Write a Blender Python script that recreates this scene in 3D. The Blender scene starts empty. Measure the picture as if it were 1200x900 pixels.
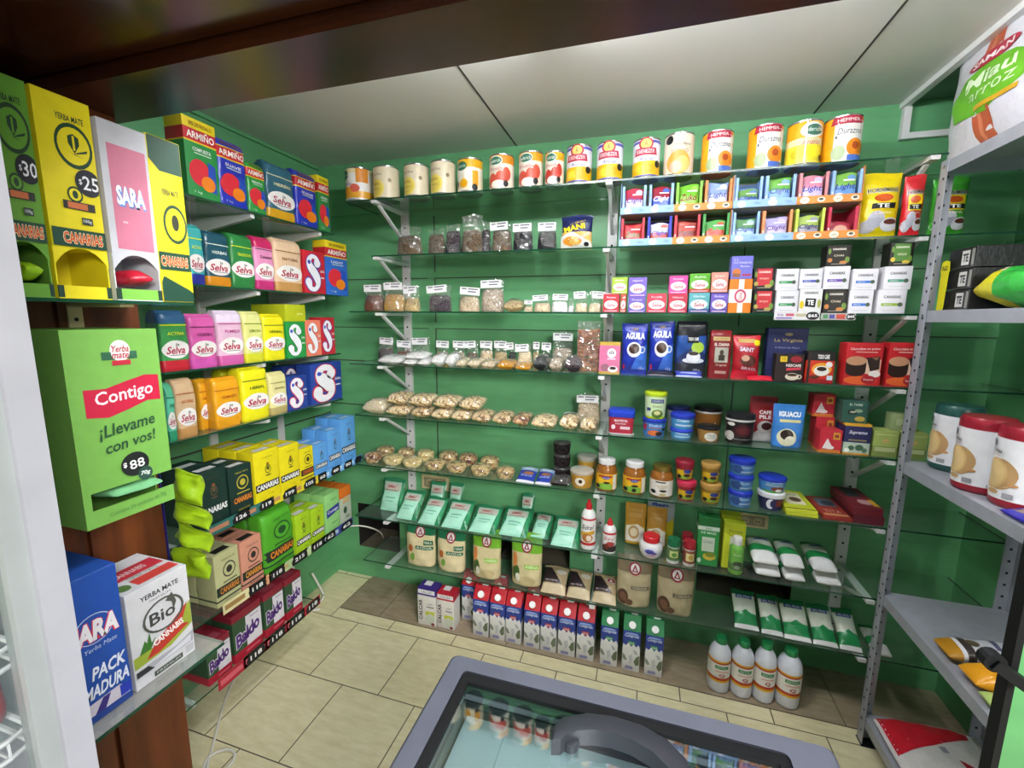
import bpy, math, random
from mathutils import Vector, Matrix, geometry
SC = bpy.context.scene
COL = SC.collection
PI = math.pi
# ------------------------------------------------------------------ camera
CAM_H, FPX = 1.48, 507.82
YAW, PITCH, ROLL = -0.29226, 0.15101, 0.00876
cy_, sy_, cp_, sp_, cr_, sr_ = math.cos(YAW), math.sin(YAW), math.cos(PITCH), math.sin(PITCH), math.cos(ROLL), math.sin(ROLL)
FWD = Vector((sy_*cp_, cy_*cp_, -sp_)); RGT = Vector((cy_, -sy_, 0)); UPV = RGT.cross(FWD)
RX = cr_*RGT + sr_*UPV; UX = -sr_*RGT + cr_*UPV
EYE = Vector((0, 0, CAM_H))
def ray(x, y): return RX*((x-600)/FPX) - UX*((y-450)/FPX) + FWD
def on_y(x, y, Y): d = ray(x, y); return EYE + d*(Y/d.y)
def on_x(x, y, X): d = ray(x, y); return EYE + d*(X/d.x)
def on_z(x, y, z): d = ray(x, y); return EYE + d*((z-CAM_H)/d.z)
def pix(p):
    d = Vector(p)-EYE; w = d.dot(FWD)
    return 600+FPX*d.dot(RX)/w, 450-FPX*d.dot(UX)/w
cam = bpy.data.cameras.new('camera'); camo = bpy.data.objects.new('camera', cam); COL.objects.link(camo)
cam.sensor_width = 36; cam.lens = FPX/1200*36; cam.clip_start = .01
camo.matrix_world = Matrix(((RX.x, UX.x, -FWD.x, 0), (RX.y, UX.y, -FWD.y, 0), (RX.z, UX.z, -FWD.z, CAM_H), (0, 0, 0, 1)))
SC.camera = camo
# ------------------------------------------------------------------ materials
def lin(h):
    h = h.lstrip('#'); o = []
    for i in (0, 2, 4):
        c = int(h[i:i+2], 16)/255
        o.append(c/12.92 if c <= .04045 else ((c+.055)/1.055)**2.4)
    return (o[0], o[1], o[2], 1)
_M = {}
class NT:
    def __init__(s, name):
        s.m = bpy.data.materials.new(name); s.m.use_nodes = True; s.t = s.m.node_tree; s.t.nodes.clear()
        s.out = s.t.nodes.new('ShaderNodeOutputMaterial')
    def n(s, typ, **kw):
        nd = s.t.nodes.new('ShaderNode'+typ)
        for k, v in kw.items():
            if k in nd.inputs: nd.inputs[k].default_value = v
            else: setattr(nd, k, v)
        return nd
    def l(s, a, b): s.t.links.new(a, b)
    def surf(s, sh): s.l(sh, s.out.inputs['Surface']); return s.m
def principled(t, col, rough, metal=0, spec=.5, **kw):
    b = t.n('BsdfPrincipled'); b.inputs['Base Color'].default_value = col; b.inputs['Roughness'].default_value = rough
    b.inputs['Metallic'].default_value = metal; b.inputs['Specular IOR Level'].default_value = spec
    for k, v in kw.items(): b.inputs[k].default_value = v
    return b
def varied(t, b, col, amt, scale, detail=3, coord='Object'):
    tc = t.n('TexCoord'); nz = t.n('TexNoise', Scale=scale, Detail=detail); t.l(tc.outputs[coord], nz.inputs['Vector'])
    rp = t.n('ValToRGB'); e = rp.color_ramp.elements
    e[0].position, e[1].position = .3, .7
    e[0].color = tuple(c*(1-amt) for c in col[:3])+(1,); e[1].color = tuple(min(1, c*(1+amt)) for c in col[:3])+(1,)
    t.l(nz.outputs['Fac'], rp.inputs['Fac']); t.l(rp.outputs['Color'], b.inputs['Base Color'])
    return tc, nz
def bump(t, b, tc, scale, strength, dist=.002, typ='TexNoise'):
    nz = t.n(typ, Scale=scale); t.l(tc.outputs['Object'], nz.inputs['Vector'])
    bp = t.n('Bump', Strength=strength, Distance=dist)
    t.l(nz.outputs['Fac' if typ == 'TexNoise' else 'Distance'], bp.inputs['Height']); t.l(bp.outputs['Normal'], b.inputs['Normal'])
def M(key):
    """'#rrggbb' or '#rrggbb:f' - p paper, f film, g plastic, m metal"""
    if key in _M: return _M[key]
    if key in SPECIAL: _M[key] = SPECIAL[key](); return _M[key]
    h, _, fin = key.partition(':'); fin = fin or 'p'; c = lin(h)
    t = NT({'p': 'card ', 'f': 'film ', 'g': 'plastic ', 'm': 'metal '}[fin]+h.strip('#'))
    b = principled(t, c, {'p': .5, 'f': .3, 'g': .32, 'm': .35}[fin], .85 if fin == 'm' else 0, .4)
    tc, _n = varied(t, b, c, .05, 40)
    if fin == 'f': bump(t, b, tc, 55, .35, .004)
    _M[key] = t.surf(b.outputs['BSDF']); return _M[key]
def mk_speckle(c1, c2, c3, scale):
    def f():
        t = NT('contents '+c1.strip('#')); b = principled(t, lin(c1), .75, 0, .2)
        tc = t.n('TexCoord'); vo = t.n('TexVoronoi', Scale=scale); t.l(tc.outputs['Object'], vo.inputs['Vector'])
        sp = t.n('SeparateColor'); t.l(vo.outputs['Color'], sp.inputs['Color'])
        rp = t.n('ValToRGB'); e = rp.color_ramp.elements; e[0].position = .15; e[1].position = .85
        e[0].color = lin(c1); e[1].color = lin(c3); k = e.new(.5); k.color = lin(c2)
        t.l(sp.outputs[0], rp.inputs['Fac']); t.l(rp.outputs['Color'], b.inputs['Base Color'])
        bp = t.n('Bump', Strength=.7, Distance=.004); bp.invert = True
        t.l(vo.outputs['Distance'], bp.inputs['Height']); t.l(bp.outputs['Normal'], b.inputs['Normal'])
        return t.surf(b.outputs['BSDF'])
    return f
def mk_clear(tint, rough, base, bumps=0, milky=0):
    def f():
        t = NT('clear sheet'); tr = t.n('BsdfTransparent'); tr.inputs['Color'].default_value = tint
        gl = t.n('BsdfGlossy', Roughness=rough); gl.inputs['Color'].default_value = (1, 1, 1, 1)
        fr = t.n('LayerWeight', Blend=.5); pw = t.n('Math', operation='POWER'); pw.inputs[1].default_value = 5; t.l(fr.outputs['Facing'], pw.inputs[0])
        ad = t.n('Math', operation='MULTIPLY_ADD', use_clamp=True); ad.inputs[1].default_value = .8; ad.inputs[2].default_value = base+.035
        t.l(pw.outputs[0], ad.inputs[0])
        if bumps:
            tc = t.n('TexCoord'); nz = t.n('TexVoronoi', Scale=bumps); t.l(tc.outputs['Object'], nz.inputs['Vector'])
            bp = t.n('Bump', Strength=.8, Distance=.012); t.l(nz.outputs['Distance'], bp.inputs['Height'])
            t.l(bp.outputs['Normal'], gl.inputs['Normal']); t.l(bp.outputs['Normal'], fr.inputs['Normal'])
        mx = t.n('MixShader'); t.l(ad.outputs[0], mx.inputs[0]); t.l(tr.outputs[0], mx.inputs[1]); t.l(gl.outputs[0], mx.inputs[2])
        o = mx
        if milky:
            df = t.n('BsdfDiffuse'); df.inputs['Color'].default_value = (.75, .78, .76, 1)
            o = t.n('MixShader'); o.inputs[0].default_value = milky; t.l(mx.outputs[0], o.inputs[1]); t.l(df.outputs[0], o.inputs[2])
        return t.surf(o.outputs[0])
    return f
def mk_simple(name, h, rough, metal=0, spec=.5, amt=.06, scale=12, bsc=0, bst=.2):
    def f():
        t = NT(name); c = lin(h); b = principled(t, c, rough, metal, spec); tc, _n = varied(t, b, c, amt, scale)
        if bsc: bump(t, b, tc, bsc, bst)
        return t.surf(b.outputs['BSDF'])
    return f
def mk_wood():
    t = NT('varnished wood'); b = principled(t, (0, 0, 0, 1), .22, 0, .5)
    tc = t.n('TexCoord'); mp = t.n('Mapping'); mp.inputs['Scale'].default_value = (1.2, 14, 14) ; t.l(tc.outputs['Object'], mp.inputs['Vector'])
    nz = t.n('TexNoise', Scale=2.2, Detail=6, Roughness=.6); t.l(mp.outputs[0], nz.inputs['Vector'])
    rp = t.n('ValToRGB'); e = rp.color_ramp.elements; e[0].position = .3; e[1].position = .72
    e[0].color = lin('#2a130a'); e[1].color = lin('#4a2513'); t.l(nz.outputs['Fac'], rp.inputs['Fac']); t.l(rp.outputs['Color'], b.inputs['Base Color'])
    return t.surf(b.outputs['BSDF'])
def mk_wood2():
    t = NT('reddish wood panel'); b = principled(t, (0, 0, 0, 1), .4, 0, .4)
    tc = t.n('TexCoord'); mp = t.n('Mapping'); mp.inputs['Scale'].default_value = (12, 12, 1.1); t.l(tc.outputs['Object'], mp.inputs['Vector'])
    nz = t.n('TexNoise', Scale=2.0, Detail=6, Roughness=.6); t.l(mp.outputs[0], nz.inputs['Vector'])
    rp = t.n('ValToRGB'); e = rp.color_ramp.elements; e[0].position = .3; e[1].position = .72
    e[0].color = lin('#44200d'); e[1].color = lin('#6e3819'); t.l(nz.outputs['Fac'], rp.inputs['Fac']); t.l(rp.outputs['Color'], b.inputs['Base Color'])
    return t.surf(b.outputs['BSDF'])
def mk_tiles(ca, cb, cg, w, hgt, ox, oy, name):
    def f():
        t = NT(name); b = principled(t, (0, 0, 0, 1), .3, 0, .45)
        tc = t.n('TexCoord'); mp = t.n('Mapping'); mp.inputs['Location'].default_value = (ox, oy, 0); t.l(tc.outputs['Object'], mp.inputs['Vector'])
        br = t.n('TexBrick', Scale=1.0); br.offset = .5; br.squash = 1
        br.inputs['Brick Width'].default_value = w; br.inputs['Row Height'].default_value = hgt; br.inputs['Mortar Size'].default_value = .0022
        br.inputs['Mortar Smooth'].default_value = .1; br.inputs['Bias'].default_value = 0
        br.inputs['Color1'].default_value = (.42, .42, .42, 1); br.inputs['Color2'].default_value = (.58, .58, .58, 1)
        t.l(mp.outputs[0], br.inputs['Vector'])
        mp2 = t.n('Mapping'); mp2.inputs['Scale'].default_value = (6, 22, 6); t.l(tc.outputs['Object'], mp2.inputs['Vector'])
        nz = t.n('TexNoise', Scale=2, Detail=6, Roughness=.65); t.l(mp2.outputs[0], nz.inputs['Vector'])
        rp = t.n('ValToRGB'); e = rp.color_ramp.elements; e[0].position = .32; e[1].position = .7; e[0].color = lin(ca); e[1].color = lin(cb)
        t.l(nz.outputs['Fac'], rp.inputs['Fac'])
        ov = t.n('Mix', data_type='RGBA', blend_type='OVERLAY'); ov.inputs[0].default_value = .5
        t.l(rp.outputs['Color'], ov.inputs[6]); t.l(br.outputs['Color'], ov.inputs[7])
        mx = t.n('Mix', data_type='RGBA'); t.l(br.outputs['Fac'], mx.inputs[0]); t.l(ov.outputs[2], mx.inputs[6]); mx.inputs[7].default_value = lin(cg)
        t.l(mx.outputs[2], b.inputs['Base Color'])
        bp = t.n('Bump', Strength=.4, Distance=.002); bp.invert = True; t.l(br.outputs['Fac'], bp.inputs['Height']); t.l(bp.outputs['Normal'], b.inputs['Normal'])
        return t.surf(b.outputs['BSDF'])
    return f
def mk_wall(h, name):
    def f():
        t = NT(name); c = lin(h); b = principled(t, c, .42, 0, .4)
        tc = t.n('TexCoord'); mp = t.n('Mapping'); mp.inputs['Scale'].default_value = (1.5, 1.5, 9); t.l(tc.outputs['Object'], mp.inputs['Vector'])
        nz = t.n('TexNoise', Scale=2.5, Detail=5); t.l(mp.outputs[0], nz.inputs['Vector'])
        rp = t.n('ValToRGB'); e = rp.color_ramp.elements; e[0].position = .3; e[1].position = .7
        e[0].color = tuple(x*.86 for x in c[:3])+(1,); e[1].color = tuple(x*1.1 for x in c[:3])+(1,)
        t.l(nz.outputs['Fac'], rp.inputs['Fac']); t.l(rp.outputs['Color'], b.inputs['Base Color'])
        bump(t, b, tc, 18, .12, .004)
        return t.surf(b.outputs['BSDF'])
    return f
def mk_emit(c, s):
    def f():
        t = NT('lamp tube'); e = t.n('Emission', Strength=s); e.inputs['Color'].default_value = c
        return t.surf(e.outputs[0])
    return f
SPECIAL = {
 'film': mk_clear((.98, .98, .98, 1), .06, .09, 48, .05), 'cup': mk_clear((.93, .95, .93, 1), .08, .06, 0, .04), 'glass': mk_clear((.9, .955, .925, 1), .03, .035, 0, .03),
 'dustyglass': mk_clear((.8, .84, .83, 1), .1, .06, 0, .22), 'fridgeglass': mk_clear((.95, .97, .97, 1), .02, .03), 'lidglass': mk_clear((.82, .88, .88, 1), .02, .16), 'milkylid': mk_clear((.9, .92, .9, 1), .15, .1, 0, .35),
 'glassedge': mk_simple('glass edge', '#123f2c', .15), 'wood': mk_wood, 'wood2': mk_wood2, 'wall': mk_wall('#62a270', 'green painted boards'),
 'wallside': mk_wall('#60a06e', 'green painted wall'), 'jamb': mk_wall('#4e8a54', 'light green painted jamb'),
 'ceiling': mk_simple('ceiling panel', '#d3d3cf', .45, 0, .4, .04, 3), 'seam': mk_simple('dark seam', '#3a3a38', .7), 'ceilgreen': mk_simple('green ceiling', '#5c7a66', .6),
 'floor': mk_tiles('#d2c89e', '#e6deba', '#5a5244', .3275, .3275, .934, -1.623, 'beige floor tiles'),
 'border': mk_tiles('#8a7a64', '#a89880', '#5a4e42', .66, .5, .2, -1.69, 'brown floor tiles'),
 'steel': mk_simple('painted grey steel', '#9a9da6', .38, .15, .5, .06, 30), 'white': mk_simple('white painted metal', '#d4d4d4', .35, 0, .5, .03), 'chrome': mk_simple('chrome wire', '#d0d0d0', .2, .8),
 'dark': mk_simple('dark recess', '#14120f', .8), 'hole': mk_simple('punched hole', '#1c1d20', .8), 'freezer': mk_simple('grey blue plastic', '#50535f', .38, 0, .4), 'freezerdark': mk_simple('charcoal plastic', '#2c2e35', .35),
 'rubber': mk_simple('black rubber', '#0b0c0e', .6, 0, .2), 'cable': mk_simple('white cable', '#d8d6cc', .45), 'tube': mk_emit((.95, .97, 1, 1), 78), 'filltube': mk_emit((.95, .97, 1, 1), 190), 'ivory': mk_simple('ivory plastic', '#c9b98e', .4),
 'fridgewhite': mk_simple('white enamel', '#98989f', .5), 'fridgegrey': mk_simple('grey profile', '#8f9494', .4), 'fridgein': mk_simple('fridge liner', '#7c827c', .5), 'tinshade': mk_simple('can base shade', '#4c4c4a', .5, .5), 'tin': mk_simple('tin', '#b8b8b8', .25, .9),
 'brownherb': mk_speckle('#5a4a3a', '#7a6750', '#3c3026', 300), 'tanherb': mk_speckle('#9a8060', '#b89c74', '#7a6244', 320), 'darkherb': mk_speckle('#3b3338', '#5a5056', '#241f24', 300),
 'blackherb': mk_speckle('#1e1e22', '#34343a', '#101014', 300), 'redbrown': mk_speckle('#6a4434', '#7c5444', '#553224', 380), 'mustard': mk_speckle('#b9914e', '#caa660', '#9a7438', 380),
 'oat': mk_speckle('#cdb898', '#e0d0b4', '#a98f6c', 260), 'oatgrey': mk_speckle('#a99a86', '#cbbfae', '#7f6f5c', 260), 'grain': mk_speckle('#b79c6c', '#d3bd8f', '#8d7448', 300), 'cream': mk_speckle('#d9c9a6', '#e8dcc0', '#c4b088', 300),
 'flour': mk_speckle('#e6e6e6', '#f0f0f0', '#dadada', 200), 'turmeric': mk_speckle('#c98a10', '#d99c1c', '#b67808', 400), 'cereal': mk_speckle('#d8bd8c', '#ead9b2', '#8d6a3c', 110), 'muesli': mk_speckle('#b89260', '#e2cca0', '#6e4826', 100),
 'nutmix': mk_speckle('#b8935e', '#e0c690', '#7a5430', 90), 'almond': mk_speckle('#8a4a28', '#d8b684', '#5e2c14', 80), 'cashew': mk_speckle('#d8bd80', '#ead6a4', '#b4955a', 85),
 'cinnamon': mk_speckle('#8a5638', '#9c6848', '#6c3e26', 60), 'frost': mk_simple('frosted liner', '#c4d4d8', .6), 'honey': mk_simple('honey', '#b9892e', .3), 'caramel': mk_simple('caramel', '#8a5520', .15, 0, .6), 'raisin': mk_speckle('#1d1618', '#2c2226', '#100c0e', 120),
}
# ------------------------------------------------------------------ mesh building
class MB:
    def __init__(s): s.v = []; s.f = []; s.m = []; s.ml = []
    def mi(s, k):
        if k not in s.ml: s.ml.append(k)
        return s.ml.index(k)
    def add(s, vs, fs, k):
        b = len(s.v); s.v += [tuple(p) for p in vs]; i = s.mi(k)
        for f in fs: s.f.append(tuple(b+j for j in f)); s.m.append(i)
    def box(s, x0, y0, z0, x1, y1, z1, k, faces='xXyYzZ', alt=None):
        vs = [(x0, y0, z0), (x1, y0, z0), (x1, y1, z0), (x0, y1, z0), (x0, y0, z1), (x1, y0, z1), (x1, y1, z1), (x0, y1, z1)]
        F = {'z': (0, 3, 2, 1), 'Z': (4, 5, 6, 7), 'y': (0, 1, 5, 4), 'X': (1, 2, 6, 5), 'Y': (2, 3, 7, 6), 'x': (3, 0, 4, 7)}
        for c in faces: s.add(vs, [F[c]], (alt or {}).get(c, k))
    def bar(s, p, q, w, h, k, up=(0, 0, 1)):
        p, q = Vector(p), Vector(q); d = (q-p).normalized(); u = Vector(up)
        if abs(d.dot(u)) > .98: u = Vector((0, 1, 0))
        r = d.cross(u).normalized()*w/2; u = r.cross(d).normalized()*h/2
        vs = [e+a*r+b*u for e in (p, q) for a, b in ((-1, -1), (1, -1), (1, 1), (-1, 1))]
        s.add(vs, [(0, 1, 2, 3), (7, 6, 5, 4), (0, 4, 5, 1), (1, 5, 6, 2), (2, 6, 7, 3), (3, 7, 4, 0)], k)
    def tube(s, pts, r, k, seg=8):
        pts = [Vector(p) for p in pts]; rings = []
        for i, p in enumerate(pts):
            d = (pts[min(i+1, len(pts)-1)]-pts[max(i-1, 0)]).normalized()
            u = Vector((0, 0, 1)) if abs(d.z) < .95 else Vector((1, 0, 0)); a = d.cross(u).normalized(); b = a.cross(d)
            rings.append([p+r*(math.cos(2*PI*j/seg)*a+math.sin(2*PI*j/seg)*b) for j in range(seg)])
        vs = [v for rg in rings for v in rg]; fs = []
        for i in range(len(pts)-1):
            for j in range(seg): fs.append((i*seg+j, i*seg+(j+1) % seg, (i+1)*seg+(j+1) % seg, (i+1)*seg+j))
        fs += [tuple(range(seg)), tuple((len(pts)-1)*seg+j for j in reversed(range(seg)))]
        s.add(vs, fs, k)
    def disc(s, c, n, r, k, seg=10):
        c, n = Vector(c), Vector(n).normalized(); u = n.orthogonal().normalized(); w = n.cross(u)
        s.add([c+r*(math.cos(2*PI*j/seg)*u+math.sin(2*PI*j/seg)*w) for j in range(seg)], [tuple(range(seg))], k)
    def build(s, name, parent=None, smooth=None, loc=None, rotz=0):
        me = bpy.data.meshes.new(name); me.from_pydata(s.v, [], s.f)
        for k in s.ml: me.materials.append(M(k))
        me.polygons.foreach_set('material_index', s.m)
        if smooth is not None:
            me.polygons.foreach_set('use_smooth', [True]*len(s.f)); me.set_sharp_from_angle(angle=math.radians(smooth))
        me.update(); o = bpy.data.objects.new(name, me); COL.objects.link(o)
        if parent: o.parent = parent
        if loc is not None: o.location = loc
        o.rotation_euler = (0, 0, rotz)
        return o
def tag(o, label=None, cat=None, group=None, kind=None):
    for k, v in (('label', label), ('category', cat), ('group', group), ('kind', kind)):
        if v: o[k] = v
    return o
def empty(name, label, cat, group=None, loc=(0, 0, 0), rotz=0):
    o = bpy.data.objects.new(name, None); COL.objects.link(o); o.location = loc; o.rotation_euler = (0, 0, rotz); o.empty_display_size = .05
    return tag(o, label, cat, group)
# ------------------------------------------------------------------ lettering
_T = {}
def glyphs(txt, bold=0.0):
    """triangles of a line of text, scaled to the unit square"""
    k = (txt, bold)
    if k in _T: return _T[k]
    cu = bpy.data.curves.new('lettering', 'FONT'); cu.body = txt; cu.resolution_u = 2; cu.offset = bold
    ob = bpy.data.objects.new('lettering', cu); COL.objects.link(ob)
    me = bpy.data.meshes.new_from_object(ob)
    vs = [(v.co.x, v.co.y) for v in me.vertices]; fs = [tuple(p.vertices) for p in me.polygons]
    bpy.data.objects.remove(ob); bpy.data.curves.remove(cu); bpy.data.meshes.remove(me)
    if not vs: vs, fs = [(0, 0), (1, 0), (1, 1)], [(0, 1, 2)]
    x0, x1 = min(v[0] for v in vs), max(v[0] for v in vs); z0, z1 = min(v[1] for v in vs), max(v[1] for v in vs)
    _T[k] = ([((x-x0)/(x1-x0+1e-9), (z-z0)/(z1-z0+1e-9)) for x, z in vs], fs); return _T[k]
# ------------------------------------------------------------------ bodies made of rings
def outline(shape, hw, hd, seg):
    if isinstance(shape, tuple):                       # rounded rectangle, corner radius
        r = min(shape[0], hw*.98, hd*.98); o = []
        for cx, cy, a0 in ((hw-r, -hd+r, -PI/2), (hw-r, hd-r, 0), (-hw+r, hd-r, PI/2), (-hw+r, -hd+r, PI)):
            for i in range(4): a = a0+PI/2*i/3; o.append((cx+r*math.cos(a), cy+r*math.sin(a)))
        return o
    o = []; e = 2/shape
    if shape != 2.0:
        n = seg//4; q = [(-1+2*i/n, -1) for i in range(n)]+[(1, -1+2*i/n) for i in range(n)]+[(1-2*i/n, 1) for i in range(n)]+[(-1, 1-2*i/n) for i in range(n)]
        for u, v in q:
            t = (abs(u)**shape+abs(v)**shape)**(-1/shape); o.append((u*t*hw, v*t*hd))
        return o
    for i in range(seg):
        a = 2*PI*(i+.5)/seg-PI/2; c, s = math.cos(a), math.sin(a)
        o.append((hw*math.copysign(abs(c)**e, c), hd*math.copysign(abs(s)**e, s)))
    return o
class Body:
    """rings: (z, half width, half depth[, y shift]); the front of the deepest ring lies at y = 0"""
    def __init__(s, rings, shape=2.0, seg=28, wob=0, seed=0, flex=0):
        s.r = [tuple(r)+((0,) if len(r) == 3 else ()) for r in rings]; s.shape = shape; s.seg = seg; s.wob = wob; s.flex = flex
        s.hd = max(r[2] for r in s.r); rn = random.Random(seed); s.ph = [rn.uniform(0, 6.3) for _ in range(4)]
        s.k = [rn.uniform(30, 60), rn.uniform(25, 55), rn.uniform(60, 110), rn.uniform(60, 110)]; s.tilt = 0; s.dz = 0; s.dy = 0
    def w(s, x, z, hd):
        if not s.wob: return 0
        return s.wob*min(1, hd/s.hd)*(math.sin(s.k[0]*x+s.ph[0])*math.sin(s.k[1]*z+s.ph[1])+.6*math.sin(s.k[2]*x+s.k[3]*z+s.ph[2]))
    def at(s, z):
        rs = s.r
        if z <= rs[0][0]: return rs[0][1:]
        for a, b in zip(rs, rs[1:]):
            if z <= b[0]:
                t = (z-a[0])/(b[0]-a[0]+1e-9); return tuple(a[i]+(b[i]-a[i])*t for i in (1, 2, 3))
        return rs[-1][1:]
    def front(s, x, z):
        hw, hd, ys = s.at(z); u = min(.999, abs(x)/max(hw, 1e-6))
        if isinstance(s.shape, tuple):
            r = min(s.shape[0], hw*.98, hd*.98); e = abs(x)-(hw-r); y = -hd if e <= 0 else -hd+r-math.sqrt(max(0, r*r-e*e))
        else: y = -hd*(1-u**s.shape)**(1/s.shape)
        return y+ys+s.w(x, z, hd)
    def T(s, p):
        x, y, z = p; y += s.hd
        if s.tilt:
            c, sn = math.cos(s.tilt), math.sin(s.tilt); y, z = y*c+z*sn, -y*sn+z*c
        return (x, y+s.dy, z+s.dz)
    def settle(s, tilt):
        s.tilt = tilt; ps = []; z0, z1 = s.r[0][0], s.r[-1][0]
        for i in range(49):
            z = z0+(z1-z0)*i/48; hw, hd, ys = s.at(z); ps += [s.T((x, y+ys+s.w(x, z, hd), z)) for x, y in outline(s.shape, hw, hd, s.seg)]
        s.dz = -min(p[2] for p in ps)+.0006; s.dy = -min(p[1] for p in ps)+.001
    def mesh(s, mb, mats, cap='bt', capmat=None):
        """mats: a key, or bands [(z0, z1, key)] where later bands win; extra rings are cut at the band borders"""
        if isinstance(mats, str): mats = [(-1, 99, mats)]
        zs = sorted({r[0] for r in s.r} | {z for b in mats for z in b[:2] if s.r[0][0] < z < s.r[-1][0]})
        zs = [z for i, z in enumerate(zs) if i == 0 or z-zs[i-1] > 1e-5]
        if s.wob:
            o = [zs[0]]; st = (zs[-1]-zs[0])/20
            for a, b in zip(zs, zs[1:]):
                n = max(1, int((b-a)/st+.5)); o += [a+(b-a)*i/n for i in range(1, n+1)]
            zs = o
        n = None; prev = None; b0 = len(mb.v)
        for z in zs:
            hw, hd, ys = s.at(z); ol = outline(s.shape, hw, hd, s.seg); n = len(ol)
            mb.v += [s.T((x, y+ys+s.w(x, z, hd), z+s.flex*math.sin(3*x/max(hw, .001)+s.ph[3])*(z > zs[-2]-1e-6))) for x, y in ol]
        for i in range(len(zs)-1):
            zm = (zs[i]+zs[i+1])/2; k = [b[2] for b in mats if b[0] <= zm <= b[1]][-1]; mi = mb.mi(k)
            for j in range(n):
                mb.f.append((b0+i*n+j, b0+i*n+(j+1) % n, b0+(i+1)*n+(j+1) % n, b0+(i+1)*n+j)); mb.m.append(mi)
        if 'b' in cap: mb.f.append(tuple(b0+j for j in reversed(range(n)))); mb.m.append(mb.mi([b[2] for b in mats if b[0] <= zs[0]+1e-5 <= b[1]][-1]))
        if 't' in cap: mb.f.append(tuple(b0+(len(zs)-1)*n+j for j in range(n))); mb.m.append(mb.mi(capmat or [b[2] for b in mats if b[0] <= zs[-1]-1e-5 <= b[1]][-1]))
def refine(pts, fs, L):
    pts = list(pts); work = [t for f in fs for t in ((f[0], f[i], f[i+1]) for i in range(1, len(f)-1))]; out = []; mid = {}
    while work:
        t = work.pop(); best = max(range(3), key=lambda i: (pts[t[i]][0]-pts[t[(i+1) % 3]][0])**2+(pts[t[i]][1]-pts[t[(i+1) % 3]][1])**2)
        a, b, c = t[best], t[(best+1) % 3], t[(best+2) % 3]
        if (pts[a][0]-pts[b][0])**2+(pts[a][1]-pts[b][1])**2 <= L*L: out.append(t); continue
        k = (min(a, b), max(a, b))
        if k not in mid: mid[k] = len(pts); pts.append(((pts[a][0]+pts[b][0])/2, (pts[a][1]+pts[b][1])/2))
        m = mid[k]; work += [(a, m, c), (m, b, c)]
    return pts, out
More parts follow.
